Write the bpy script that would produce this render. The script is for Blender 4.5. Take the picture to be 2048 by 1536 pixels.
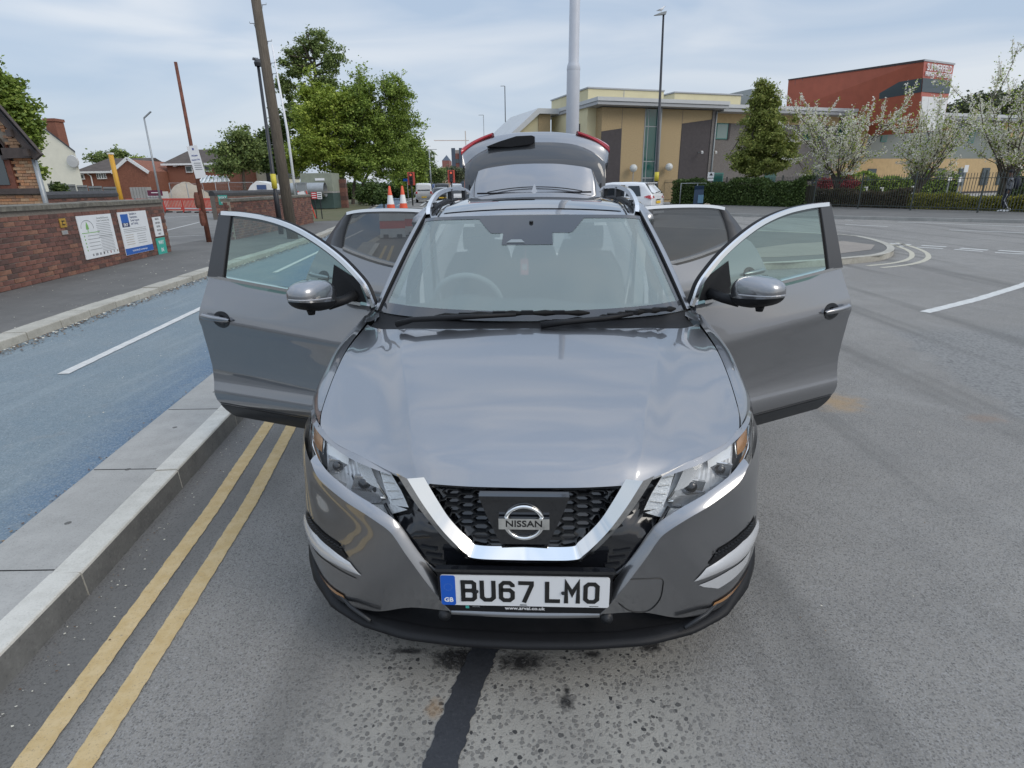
import bpy, bmesh, math, random
import numpy as np
from mathutils import Vector, Matrix
R = math.radians
random.seed(7)
rng = np.random.default_rng(11)
for o in list(bpy.data.objects):
    bpy.data.objects.remove(o, do_unlink=True)
S = bpy.context.scene
COL = S.collection

# ------------------------------------------------------------------ camera
EYE = 1.62347
PITCH, ROLL, FPX = 0.335973, -0.014934, 1140.4
cam_d = bpy.data.cameras.new('camera')
cam_d.sensor_width = 36.0
cam_d.sensor_fit = 'HORIZONTAL'
cam_d.lens = FPX / 2048 * 36
cam_d.clip_start = 0.05
cam_d.clip_end = 3000
cam = bpy.data.objects.new('camera', cam_d)
COL.objects.link(cam)
cam.matrix_world = Matrix.Translation((0, 0, EYE)) @ Matrix.Rotation(math.pi/2 - PITCH, 4, 'X') @ Matrix.Rotation(ROLL, 4, 'Z')
S.camera = cam
# ------------------------------------------------------------------ world
SUN_EL, SUN_AZ = R(37), R(122)     # azimuth clockwise from +Y: to the right, a little behind the camera
w = bpy.data.worlds.new('World')
S.world = w
w.use_nodes = True
nt = w.node_tree
nt.nodes.clear()
n_out = nt.nodes.new('ShaderNodeOutputWorld')
n_bg = nt.nodes.new('ShaderNodeBackground')
n_bg.inputs['Strength'].default_value = 0.12
n_sky = nt.nodes.new('ShaderNodeTexSky')
n_sky.sky_type = 'NISHITA'
n_sky.sun_disc = False
n_sky.sun_elevation = SUN_EL
n_sky.sun_rotation = SUN_AZ
n_sky.air_density = 1.2
n_sky.dust_density = 2.5
n_tc = nt.nodes.new('ShaderNodeTexCoord')
n_map = nt.nodes.new('ShaderNodeMapping')
n_map.inputs['Scale'].default_value = (1.6, 2.2, 7.5)
n_map.inputs['Rotation'].default_value = (0.12, 0.05, 0.5)
n_no = nt.nodes.new('ShaderNodeTexNoise')
n_no.inputs['Scale'].default_value = 1.5
n_no.inputs['Detail'].default_value = 5
n_no.inputs['Roughness'].default_value = 0.42
n_no.inputs['Distortion'].default_value = 0.9
n_cr = nt.nodes.new('ShaderNodeValToRGB')
n_cr.color_ramp.elements[0].position = 0.36
n_cr.color_ramp.elements[0].color = (0.0, 0.0, 0.0, 1)
n_cr.color_ramp.elements[1].position = 0.68
n_cr.color_ramp.elements[1].color = (1, 1, 1, 1)
n_cl = nt.nodes.new('ShaderNodeMixRGB')
n_cl.inputs['Color1'].default_value = (3.7, 4.55, 5.8, 1)
n_cl.inputs['Color2'].default_value = (5.9, 6.25, 6.8, 1)
n_mix = nt.nodes.new('ShaderNodeMixRGB')
n_mix.inputs['Fac'].default_value = 0.82
L = nt.links.new
L(n_tc.outputs['Generated'], n_map.inputs['Vector'])
L(n_map.outputs['Vector'], n_no.inputs['Vector'])
L(n_no.outputs['Fac'], n_cr.inputs['Fac'])
L(n_cr.outputs['Color'], n_cl.inputs['Fac'])
L(n_cl.outputs['Color'], n_mix.inputs['Color2'])
L(n_sky.outputs['Color'], n_mix.inputs['Color1'])
# an overcast sky is brighter overhead than at the horizon
n_sep = nt.nodes.new('ShaderNodeSeparateXYZ'); L(n_tc.outputs['Generated'], n_sep.inputs[0])
n_ov = nt.nodes.new('ShaderNodeMapRange')
n_ov.inputs['From Min'].default_value = 0.25; n_ov.inputs['From Max'].default_value = 1.0
n_ov.inputs['To Min'].default_value = 1.0; n_ov.inputs['To Max'].default_value = 1.85
L(n_sep.outputs['Z'], n_ov.inputs['Value'])
n_vm = nt.nodes.new('ShaderNodeVectorMath'); n_vm.operation = 'SCALE'
L(n_mix.outputs['Color'], n_vm.inputs[0]); L(n_ov.outputs['Result'], n_vm.inputs['Scale'])
L(n_vm.outputs['Vector'], n_bg.inputs['Color'])
L(n_bg.outputs['Background'], n_out.inputs['Surface'])
# ------------------------------------------------------------------ sun
sd = bpy.data.lights.new('sun', 'SUN')
sd.energy = 0.9
sd.angle = R(28)
sd.color = (1.0, 0.93, 0.83)
so = bpy.data.objects.new('sun', sd)
COL.objects.link(so)
sdir = Vector((math.sin(SUN_AZ)*math.cos(SUN_EL), math.cos(SUN_AZ)*math.cos(SUN_EL), math.sin(SUN_EL)))
so.rotation_euler = sdir.to_track_quat('Z', 'Y').to_euler()
# ------------------------------------------------------------------ colour management
S.view_settings.view_transform = 'Standard'
S.view_settings.look = 'None'
S.view_settings.exposure = 0.15
S.view_settings.gamma = 1.0
S.view_settings.use_curve_mapping = False
S.render.engine = 'CYCLES'

# ================================================================== helpers
def _ray(px, py):
    a, b = px-1024.0, py-768.0
    c, s = math.cos(ROLL), math.sin(ROLL)
    x, y = c*a + s*b, -s*a + c*b
    return Vector((x, FPX*math.cos(PITCH) - y*math.sin(PITCH), -FPX*math.sin(PITCH) - y*math.cos(PITCH)))
def G(px, py, z=0.0):
    r = _ray(px, py); t = (z-EYE)/r.z
    return Vector((r.x*t, r.y*t, z))
def at(px, py, D):
    r = _ray(px, py); t = D/r.y
    return Vector((r.x*t, D, EYE + r.z*t))

def new_obj(name, me, mat=None, parent=None, smooth=False):
    o = bpy.data.objects.new(name, me)
    COL.objects.link(o)
    if mat is not None:
        if isinstance(mat, (list, tuple)):
            for m in mat: me.materials.append(m)
        else: me.materials.append(mat)
    if parent is not None: o.parent = parent
    if smooth: me.polygons.foreach_set('use_smooth', [True]*len(me.polygons))
    return o
def props(o, label=None, cat=None, group=None, kind=None):
    if label: o['label'] = label
    if cat: o['category'] = cat
    if group: o['group'] = group
    if kind: o['kind'] = kind
    return o
def thing(name, label, cat, loc=(0, 0, 0), rz=0.0, group=None):
    o = bpy.data.objects.new(name, None)
    o.empty_display_size = 0.2
    COL.objects.link(o)
    o.location = loc; o.rotation_euler = (0, 0, rz)
    return props(o, label, cat, group)
def pm(name, verts, faces, mat=None, parent=None, smooth=False):
    me = bpy.data.meshes.new(name)
    me.from_pydata([tuple(v) for v in verts], [], faces)
    me.update()
    return new_obj(name, me, mat, parent, smooth)

class MB:
    """collects shapes, then links them as one mesh object"""
    def __init__(s): s.v = []; s.f = []
    def add(s, v, f):
        k = len(s.v); s.v += [tuple(p) for p in v]; s.f += [tuple(i+k for i in q) for q in f]; return s
    def box(s, c, d, rz=0.0, M=None):
        x, y, z = d[0]/2, d[1]/2, d[2]/2
        vs = [Vector(p) for p in ((-x,-y,-z),(x,-y,-z),(x,y,-z),(-x,y,-z),(-x,-y,z),(x,-y,z),(x,y,z),(-x,y,z))]
        m = M if M is not None else (Matrix.Rotation(rz, 3, 'Z') if rz else None)
        if m is not None: vs = [m @ p for p in vs]
        c = Vector(c)
        return s.add([p+c for p in vs], [(0,3,2,1),(4,5,6,7),(0,1,5,4),(1,2,6,5),(2,3,7,6),(3,0,4,7)])
    def quad(s, a, b, c, d): return s.add([a, b, c, d], [(0,1,2,3)])
    def bar(s, p, q, w, h=None, up=(0,0,1)):
        p, q = Vector(p), Vector(q); h = h or w
        t = (q-p).normalized(); u = Vector(up)
        if abs(t.dot(u)) > 0.98: u = Vector((0,1,0))
        a = t.cross(u).normalized()*(w/2); b = a.cross(t).normalized()*(h/2)
        vs = [p-a-b, p+a-b, p+a+b, p-a+b, q-a-b, q+a-b, q+a+b, q-a+b]
        return s.add(vs, [(0,3,2,1),(4,5,6,7),(0,1,5,4),(1,2,6,5),(2,3,7,6),(3,0,4,7)])
    def tube(s, pts, r, n=8, cap=True):
        pts = [Vector(p) for p in pts]
        rs = r if isinstance(r, (list, tuple)) else [r]*len(pts)
        rings = []; prev = None
        for i, p in enumerate(pts):
            t = (pts[min(i+1, len(pts)-1)] - pts[max(i-1, 0)])
            t = t.normalized() if t.length > 1e-9 else Vector((0,0,1))
            if prev is None:
                u = Vector((0,0,1)) if abs(t.z) < .9 else Vector((1,0,0))
                a = t.cross(u).normalized()
            else:
                a = prev - t*prev.dot(t); a = a.normalized() if a.length > 1e-6 else t.orthogonal().normalized()
            prev = a; b = t.cross(a)
            rings.append([p + (a*math.cos(2*math.pi*k/n) + b*math.sin(2*math.pi*k/n))*rs[i] for k in range(n)])
        v = [q for rg in rings for q in rg]; f = []
        for i in range(len(rings)-1):
            for k in range(n):
                f.append((i*n+k, i*n+(k+1) % n, (i+1)*n+(k+1) % n, (i+1)*n+k))
        if cap: f.append(tuple(range(n-1, -1, -1))); f.append(tuple((len(rings)-1)*n+k for k in range(n)))
        return s.add(v, f)
    def lathe(s, prof, n=16, c=(0,0,0), ax='Z'):
        v = []; f = []
        for r_, h_ in prof:
            for k in range(n):
                a = 2*math.pi*k/n
                if ax == 'Z': v.append((c[0]+r_*math.cos(a), c[1]+r_*math.sin(a), c[2]+h_))
                elif ax == 'X': v.append((c[0]+h_, c[1]+r_*math.cos(a), c[2]+r_*math.sin(a)))
                else: v.append((c[0]+r_*math.cos(a), c[1]+h_, c[2]+r_*math.sin(a)))
        for i in range(len(prof)-1):
            for k in range(n): f.append((i*n+k, i*n+(k+1) % n, (i+1)*n+(k+1) % n, (i+1)*n+k))
        return s.add(v, f)
    def prism(s, poly, z0, z1):
        n = len(poly)
        v = [(p[0], p[1], z0) for p in poly] + [(p[0], p[1], z1) for p in poly]
        f = [tuple(range(n-1, -1, -1)), tuple(range(n, 2*n))] + [(i, (i+1) % n, n+(i+1) % n, n+i) for i in range(n)]
        return s.add(v, f)
    def prismM(s, poly, d, M):
        """poly in local xz plane, depth d along local y, moved by M"""
        n = len(poly)
        v = [M @ Vector((p[0], 0, p[1])) for p in poly] + [M @ Vector((p[0], d, p[1])) for p in poly]
        f = [tuple(range(n)), tuple(range(2*n-1, n-1, -1))] + [(i, n+i, n+(i+1) % n, (i+1) % n) for i in range(n)]
        return s.add(v, f)
    def build(s, name, mat=None, parent=None, smooth=False):
        return pm(name, s.v, s.f, mat, parent, smooth)

def cr(P, t):
    """Catmull-Rom through the list P at parameter t in [0, len-1]"""
    n = len(P); i = min(int(t), n-2); u = t-i
    p1, p2 = P[i], P[i+1]
    p0 = P[i-1] if i > 0 else 2*p1-p2
    p3 = P[i+2] if i+2 < n else 2*p2-p1
    return 0.5*((2*p1) + (p2-p0)*u + (2*p0-5*p1+4*p2-p3)*u*u + (3*p1-p0-3*p2+p3)*u*u*u)
class Net:
    def __init__(s, rows): s.a = np.array(rows, float); s.R, s.C = s.a.shape[:2]
    def ev(s, u, v):
        """u along columns, v along rows"""
        return cr([cr(s.a[i], u) for i in range(s.R)], v)
    def grid(s, k=5, kr=None, u0=0, u1=None, v0=0, v1=None):
        kr = kr or k
        u1 = s.C-1 if u1 is None else u1; v1 = s.R-1 if v1 is None else v1
        nu = max(2, int(round((u1-u0)*k))+1); nv = max(2, int(round((v1-v0)*kr))+1)
        us = np.linspace(u0, u1, nu); vs = np.linspace(v0, v1, nv)
        rowsU = [[cr(s.a[i], u) for u in us] for i in range(s.R)]
        return np.array([[cr([rowsU[i][j] for i in range(s.R)], v) for j in range(nu)] for v in vs])
def gmesh(name, g, mat, parent=None, mirror=False, smooth=True, both=False):
    g = np.array(g); Rn, Cn = g.shape[:2]
    if mirror: g = g*np.array([-1, 1, 1])
    v = g.reshape(-1, 3).tolist(); f = []
    for i in range(Rn-1):
        for j in range(Cn-1):
            q = (i*Cn+j, i*Cn+j+1, (i+1)*Cn+j+1, (i+1)*Cn+j)
            f.append(q[::-1] if mirror else q)
    return pm(name, v, f, mat, parent, smooth)
def shell(name, g, off, mat, parent=None, mirror=False, smooth=True):
    """closed thick sheet: grid g and the same grid moved by off"""
    g = np.array(g); Rn, Cn = g.shape[:2]; h = g + np.array(off)
    if mirror: g = g*np.array([-1,1,1]); h = h*np.array([-1,1,1])
    n = Rn*Cn; v = g.reshape(-1,3).tolist() + h.reshape(-1,3).tolist(); f = []
    for i in range(Rn-1):
        for j in range(Cn-1):
            q = (i*Cn+j, i*Cn+j+1, (i+1)*Cn+j+1, (i+1)*Cn+j)
            f.append(q); f.append(tuple(n+k for k in q[::-1]))
    per = [j for j in range(Cn)] + [i*Cn+Cn-1 for i in range(1, Rn)] + [(Rn-1)*Cn+j for j in range(Cn-2, -1, -1)] + [i*Cn for i in range(Rn-2, 0, -1)]
    o = pm(name, v, f, mat, parent, smooth)
    k = len(per)
    w_ = MB(); w_.v = [tuple(v[p]) for p in per] + [tuple(v[n+p]) for p in per]
    w_.f = [(i, (i+1) % k, k+(i+1) % k, k+i) for i in range(k)]
    # join the wall as part of the same mesh
    me = bpy.data.meshes.new(name)
    me.from_pydata(v + w_.v, [], f + [tuple(2*n+q for q in qq) for qq in w_.f]); me.update()
    old = o.data; o.data = me; bpy.data.meshes.remove(old)
    me.materials.append(mat)
    if smooth:
        sm = [True]*len(f) + [False]*len(w_.f); me.polygons.foreach_set('use_smooth', sm)
    return o
def text(name, s, size, M, mat, parent=None, depth=0.001, bold=0.0, align='CENTER', sx=1.0):
    cu = bpy.data.curves.new(name+'_cu', 'FONT')
    cu.body = s; cu.size = size; cu.extrude = depth; cu.offset = bold*size
    cu.align_x = align; cu.align_y = 'CENTER'; cu.resolution_u = 3
    tmp = bpy.data.objects.new('tmp', cu)
    me = bpy.data.meshes.new_from_object(tmp)
    bpy.data.objects.remove(tmp); bpy.data.curves.remove(cu)
    me.transform(M @ Matrix.Diagonal((sx, 1, 1, 1)))
    me.name = name
    return new_obj(name, me, mat, parent)

# ================================================================== materials
def mat(name, col, rough=0.6, metal=0.0, var=0.0, vs=8.0, bump=0.0, bs=60.0, coat=0.0, spec=0.5, emis=None, es=1.0, col2=None, stretch=None, detail=6):
    m = bpy.data.materials.new(name); m.use_nodes = True
    n = m.node_tree.nodes; l = m.node_tree.links; b = n['Principled BSDF']
    c = tuple(col)+(1,)
    b.inputs['Base Color'].default_value = c
    b.inputs['Roughness'].default_value = rough
    b.inputs['Metallic'].default_value = metal
    b.inputs['Specular IOR Level'].default_value = spec
    if coat: b.inputs['Coat Weight'].default_value = coat; b.inputs['Coat Roughness'].default_value = 0.03
    if emis: b.inputs['Emission Color'].default_value = tuple(emis)+(1,); b.inputs['Emission Strength'].default_value = es
    if var or bump:
        tc = n.new('ShaderNodeTexCoord'); src = tc.outputs['Object']
        if stretch:
            mp = n.new('ShaderNodeMapping'); mp.inputs['Scale'].default_value = stretch
            l.new(src, mp.inputs['Vector']); src = mp.outputs['Vector']
    if var:
        no = n.new('ShaderNodeTexNoise'); no.inputs['Scale'].default_value = vs; no.inputs['Detail'].default_value = detail
        no.inputs['Roughness'].default_value = 0.65
        l.new(src, no.inputs['Vector'])
        mr = n.new('ShaderNodeMapRange'); mr.inputs['From Min'].default_value = .3; mr.inputs['From Max'].default_value = .7
        l.new(no.outputs['Fac'], mr.inputs['Value'])
        mx = n.new('ShaderNodeMixRGB')
        c2 = col2 if col2 else [x*(1+var) for x in col]
        mx.inputs['Color1'].default_value = tuple(x*(1-var) for x in col)+(1,) if not col2 else c
        mx.inputs['Color2'].default_value = tuple(c2)+(1,)
        l.new(mr.outputs['Result'], mx.inputs['Fac']); l.new(mx.outputs['Color'], b.inputs['Base Color'])
    if bump:
        nb = n.new('ShaderNodeTexNoise'); nb.inputs['Scale'].default_value = bs; nb.inputs['Detail'].default_value = 4
        l.new(src, nb.inputs['Vector'])
        bp = n.new('ShaderNodeBump'); bp.inputs['Strength'].default_value = bump; bp.inputs['Distance'].default_value = 0.01
        l.new(nb.outputs['Fac'], bp.inputs['Height']); l.new(bp.outputs['Normal'], b.inputs['Normal'])
    return m
def glass(name, tint, ior=1.5, painted_haze=0.0, dcol=(.5,.55,.55)):
    m = bpy.data.materials.new(name); m.use_nodes = True
    n = m.node_tree.nodes; l = m.node_tree.links; n.clear()
    o = n.new('ShaderNodeOutputMaterial'); tr = n.new('ShaderNodeBsdfTransparent'); gl = n.new('ShaderNodeBsdfGlossy')
    tr.inputs['Color'].default_value = tuple(tint)+(1,); gl.inputs['Roughness'].default_value = 0.015
    fr = n.new('ShaderNodeFresnel'); ge = n.new('ShaderNodeNewGeometry'); mr = n.new('ShaderNodeMapRange')
    mr.inputs['To Min'].default_value = ior; mr.inputs['To Max'].default_value = 1/ior     # same reflection seen from either side
    l.new(ge.outputs['Backfacing'], mr.inputs['Value']); l.new(mr.outputs['Result'], fr.inputs['IOR'])
    mx = n.new('ShaderNodeMixShader'); l.new(fr.outputs['Fac'], mx.inputs['Fac'])
    if painted_haze:  # diffuse veil that paints reflected haze into the glass colour
        df = n.new('ShaderNodeBsdfDiffuse'); df.inputs['Color'].default_value = tuple(dcol)+(1,)
        m2 = n.new('ShaderNodeMixShader'); m2.inputs['Fac'].default_value = painted_haze
        l.new(tr.outputs[0], m2.inputs[1]); l.new(df.outputs[0], m2.inputs[2]); l.new(m2.outputs[0], mx.inputs[1])
    else: l.new(tr.outputs[0], mx.inputs[1])
    l.new(gl.outputs[0], mx.inputs[2]); l.new(mx.outputs[0], o.inputs['Surface'])
    return m
def leafmat(name, c1, c2, c3=None, rough=0.55, tl=0.25):
    m = bpy.data.materials.new(name); m.use_nodes = True
    n = m.node_tree.nodes; l = m.node_tree.links; b = n['Principled BSDF']
    b.inputs['Roughness'].default_value = rough; b.inputs['Specular IOR Level'].default_value = 0.25
    ge = n.new('ShaderNodeNewGeometry'); rp = n.new('ShaderNodeValToRGB')
    e = rp.color_ramp.elements; e[0].color = tuple(c1)+(1,); e[0].position = 0.15; e[1].color = tuple(c2)+(1,); e[1].position = 0.85
    if c3: k = rp.color_ramp.elements.new(0.96); k.color = tuple(c3)+(1,)
    l.new(ge.outputs['Random Per Island'], rp.inputs['Fac']); l.new(rp.outputs['Color'], b.inputs['Base Color'])
    td = n.new('ShaderNodeBsdfTranslucent'); l.new(rp.outputs['Color'], td.inputs['Color'])
    mx = n.new('ShaderNodeMixShader'); mx.inputs['Fac'].default_value = tl
    l.new(b.outputs[0], mx.inputs[1]); l.new(td.outputs[0], mx.inputs[2]); l.new(mx.outputs[0], n['Material Output'].inputs['Surface'])
    return m

class NT:
    """tiny node-graph writer"""
    def __init__(s, name):
        s.m = bpy.data.materials.new(name); s.m.use_nodes = True
        s.n = s.m.node_tree.nodes; s.l = s.m.node_tree.links; s.b = s.n['Principled BSDF']
    def nd(s, t, **k):
        x = s.n.new(t)
        for a, b in k.items():
            if a in x.inputs.keys() or a[0] == '_':
                pass
            setattr(x, a, b)
        return x
    def inp(s, node, key, val):
        if hasattr(val, 'is_output') or isinstance(val, bpy.types.NodeSocket): s.l.new(val, node.inputs[key])
        else: node.inputs[key].default_value = val
    def noise(s, vec, scale, detail=4, rough=.55, dist=0.0):
        x = s.n.new('ShaderNodeTexNoise'); s.inp(x, 'Vector', vec); x.inputs['Scale'].default_value = scale
        x.inputs['Detail'].default_value = detail; x.inputs['Roughness'].default_value = rough; x.inputs['Distortion'].default_value = dist
        return x.outputs['Fac']
    def voro(s, vec, scale, feat='F1', out='Distance', rnd=1.0):
        x = s.n.new('ShaderNodeTexVoronoi'); x.feature = feat; s.inp(x, 'Vector', vec); x.inputs['Scale'].default_value = scale
        x.inputs['Randomness'].default_value = rnd
        return x.outputs[out]
    def math(s, op, a, b=0.0, c=0.0, clamp=False):
        x = s.n.new('ShaderNodeMath'); x.operation = op; x.use_clamp = clamp
        s.inp(x, 0, a); s.inp(x, 1, b)
        if op in ('MULTIPLY_ADD', 'SMOOTH_MIN', 'COMPARE'): s.inp(x, 2, c)
        return x.outputs[0]
    def ramp(s, v, a, b, lo=0.0, hi=1.0, smooth=True):
        x = s.n.new('ShaderNodeMapRange'); x.interpolation_type = 'SMOOTHSTEP' if smooth else 'LINEAR'
        s.inp(x, 'Value', v); x.inputs['From Min'].default_value = a; x.inputs['From Max'].default_value = b
        x.inputs['To Min'].default_value = lo; x.inputs['To Max'].default_value = hi
        return x.outputs['Result']
    def mix(s, f, a, b, mode='MIX'):
        x = s.n.new('ShaderNodeMixRGB'); x.blend_type = mode; s.inp(x, 'Fac', f)
        for k, v in (('Color1', a), ('Color2', b)):
            s.inp(x, k, v if isinstance(v, bpy.types.NodeSocket) else tuple(v)+(1,))
        return x.outputs['Color']
    def bump(s, h, strength=.5, dist=.005):
        x = s.n.new('ShaderNodeBump'); x.inputs['Strength'].default_value = strength; x.inputs['Distance'].default_value = dist
        s.inp(x, 'Height', h); s.l.new(x.outputs['Normal'], s.b.inputs['Normal'])

def m_asphalt():
    k = NT('road_asphalt'); tc = k.n.new('ShaderNodeTexCoord'); P = tc.outputs['Object']
    sp = k.n.new('ShaderNodeSeparateXYZ'); k.l.new(P, sp.inputs[0]); X, Y = sp.outputs['X'], sp.outputs['Y']
    big = k.noise(P, 0.35, 3); med = k.noise(P, 3.0, 5, .6); fine = k.noise(P, 170, 3, .7); grit = k.voro(P, 210, 'F1', 'Color')
    gs = k.n.new('ShaderNodeSeparateXYZ'); k.l.new(grit, gs.inputs[0]); gr = gs.outputs['X']
    base = k.mix(k.ramp(big, .3, .7), (.175,.162,.143), (.262,.246,.221))
    base = k.mix(k.ramp(med, .35, .7, 0, .5), base, (.13,.124,.114))
    base = k.mix(k.ramp(k.noise(P, 1.1, 4, .6, 1.2), .5, .68, 0, .5), base, (.27,.26,.24))
    base = k.mix(k.ramp(gr, .5, 1, 0, .7), base, (.29,.285,.28))
    base = k.mix(k.ramp(fine, .5, .3, 0, .65), base, (.04,.04,.042))
    # dark strip of newer asphalt along the kerb
    wob = k.math('MULTIPLY', k.math('SUBTRACT', k.noise(P, 5, 4), .5), .12)
    kerbd = k.math('ADD', k.math('ADD', X, k.math('MULTIPLY', Y, .10)), wob)
    nearkerb = k.math('MULTIPLY', k.ramp(kerbd, -1.15, -1.5), k.ramp(Y, 26, 18))
    base = k.mix(k.math('MULTIPLY', nearkerb, .68), base, (.062,.062,.064))
    # embedded stones everywhere, coarse and pale in the old surfacing in front of the car
    nv = k.n.new('ShaderNodeTexNoise'); nv.inputs['Scale'].default_value = 55; nv.inputs['Detail'].default_value = 2; k.l.new(P, nv.inputs['Vector'])
    vs_ = k.n.new('ShaderNodeVectorMath'); vs_.operation = 'MULTIPLY_ADD'; k.l.new(nv.outputs['Color'], vs_.inputs[0]); vs_.inputs[1].default_value = (.014,.014,.0); k.l.new(P, vs_.inputs[2]); PD = vs_.outputs['Vector']
    def stones(sc, lo, hi):
        d = k.voro(PD, sc, 'F1', 'Distance', .85); cc = k.voro(PD, sc, 'F1', 'Color', .85)
        s_ = k.n.new('ShaderNodeSeparateXYZ'); k.l.new(cc, s_.inputs[0])
        th = k.math('MULTIPLY_ADD', s_.outputs['Y'], .26, lo)
        return k.ramp(k.math('SUBTRACT', th, d), .0, .10), s_
    fs, fc = stones(118, .30, .5)
    base = k.mix(k.math('MULTIPLY', fs, .62), base, k.mix(fc.outputs['X'], (.085,.083,.080), (.225,.218,.205)))
    base = k.mix(k.math('MULTIPLY', k.math('SUBTRACT', 1.0, fs), .28), base, (.36,.35,.325))
    stone, cs = stones(58, .30, .5)
    scol = k.mix(cs.outputs['X'], (.135,.130,.120), (.235,.225,.205))
    scol = k.mix(k.ramp(cs.outputs['Z'], .95, .96), scol, (.04,.04,.04))
    coarse = k.mix(stone, k.mix(fine, (.27,.26,.232), (.37,.352,.315)), scol)
    coarse = k.mix(k.ramp(k.noise(P, 2.2, 5, .6), .42, .62, 0, .35), coarse, (.19,.182,.168))
    wx = k.math('ADD', X, k.math('MULTIPLY', k.math('SUBTRACT', k.noise(P, 6, 6, .7), .5), .5))
    mk = k.math('MULTIPLY', k.ramp(wx, -.80, -.45), k.ramp(wx, .78, .50))
    mk = k.math('MULTIPLY', mk, k.ramp(Y, 3.0, 2.2))
    base = k.mix(mk, base, coarse)
    # pale rough patch at the right
    px_ = k.math('ADD', k.math('SUBTRACT', X, k.math('MULTIPLY', Y, .25)), k.math('MULTIPLY', k.math('SUBTRACT', k.noise(P, 3, 5), .5), .35))
    rp = k.math('MULTIPLY', k.ramp(px_, 2.62, 2.78), k.math('MULTIPLY', k.ramp(Y, 6.6, 6.0), k.ramp(Y, 3.0, 3.5)))
    rcol = k.mix(k.voro(P, 45, 'F1', 'Distance'), (.30,.30,.285), (.12,.12,.12))
    base = k.mix(k.math('MULTIPLY', rp, .75), base, rcol)
    # orange dust
    def spot(x, y, rx, ry, sc=9, edge=.5):
        dx = k.math('MULTIPLY', k.math('SUBTRACT', X, x), 1/rx); dy = k.math('MULTIPLY', k.math('SUBTRACT', Y, y), 1/ry)
        d = k.math('SQRT', k.math('ADD', k.math('MULTIPLY', dx, dx), k.math('MULTIPLY', dy, dy)))
        d = k.math('ADD', d, k.math('MULTIPLY', k.math('SUBTRACT', k.noise(P, sc, 5, .6), .5), 1.5))
        return k.ramp(d, 1.0, edge)
    base = k.mix(k.math('MULTIPLY', spot(2.50, 4.12, .30, .30, 9, .0), .55), base, (.42,.26,.10))
    base = k.mix(k.math('MULTIPLY', spot(3.38, 3.75, .20, .12, 14, .1), .28), base, (.36,.19,.09))
    base = k.mix(k.math('MULTIPLY', spot(-.27, 1.42, .04, .05, 20, .3), .5), base, (.36,.22,.10))
    # wet drips below the bumper
    wet = spot(-.20, 1.63, .13, .06, 30)
    for a in ((.02,1.61,.12,.065), (.28,1.64,.045,.025), (.50,1.67,.06,.04), (.165,1.44,.042,.042), (-.40,1.67,.09,.02), (.172,1.485,.015,.025)):
        wet = k.math('MAXIMUM', wet, spot(a[0], a[1], a[2], a[3], 34, .2))
    for a in ((3.0,2.1,.9,.12), (-.85,1.62,.12,.06)):
        pass
    base = k.mix(k.math('MULTIPLY', wet, k.math('SUBTRACT', .95, k.math('MULTIPLY', stone, .22))), base, (.020,.019,.020))
    # long faint tyre bands
    ty = k.noise(k_map(k, P, (1.1, .06, 1)), 1.4, 3)
    base = k.mix(k.ramp(ty, .5, .66, 0, .5), base, (.10,.097,.09))
    k.l.new(base, k.b.inputs['Base Color'])
    rough = k.math('SUBTRACT', .88, k.math('MULTIPLY', wet, .45)); k.l.new(rough, k.b.inputs['Roughness'])
    h = k.math('ADD', k.math('MULTIPLY', gr, .5), k.math('ADD', fine, k.math('ADD', k.math('MULTIPLY', k.math('MULTIPLY', stone, mk), 2.2), k.math('MULTIPLY', fs, .8))))
    k.bump(h, .6, .004)
    return k.m
def k_map(k, P, sc):
    mp = k.n.new('ShaderNodeMapping'); mp.inputs['Scale'].default_value = sc; k.l.new(P, mp.inputs['Vector']); return mp.outputs['Vector']
def m_simple_ground(name, c1, c2, sp, gs=180, gcol=(.3,.3,.3), ga=.4, rough=.88, extra=None):
    k = NT(name); tc = k.n.new('ShaderNodeTexCoord'); P = tc.outputs['Object']
    big = k.noise(P, 1.1, 5, .6); med = k.noise(P, 9, 5, .65); fine = k.noise(P, gs, 3, .7)
    base = k.mix(k.ramp(big, .3, .7), c1, c2)
    base = k.mix(k.ramp(med, .35, .75, 0, .45), base, sp)
    base = k.mix(k.ramp(fine, .52, .75, 0, ga), base, gcol)
    base = k.mix(k.ramp(fine, .45, .25, 0, .5), base, tuple(x*.35 for x in c1))
    if extra: base = extra(k, P, base)
    k.l.new(base, k.b.inputs['Base Color']); k.b.inputs['Roughness'].default_value = rough
    k.bump(fine, .35, .004)
    return k.m
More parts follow.
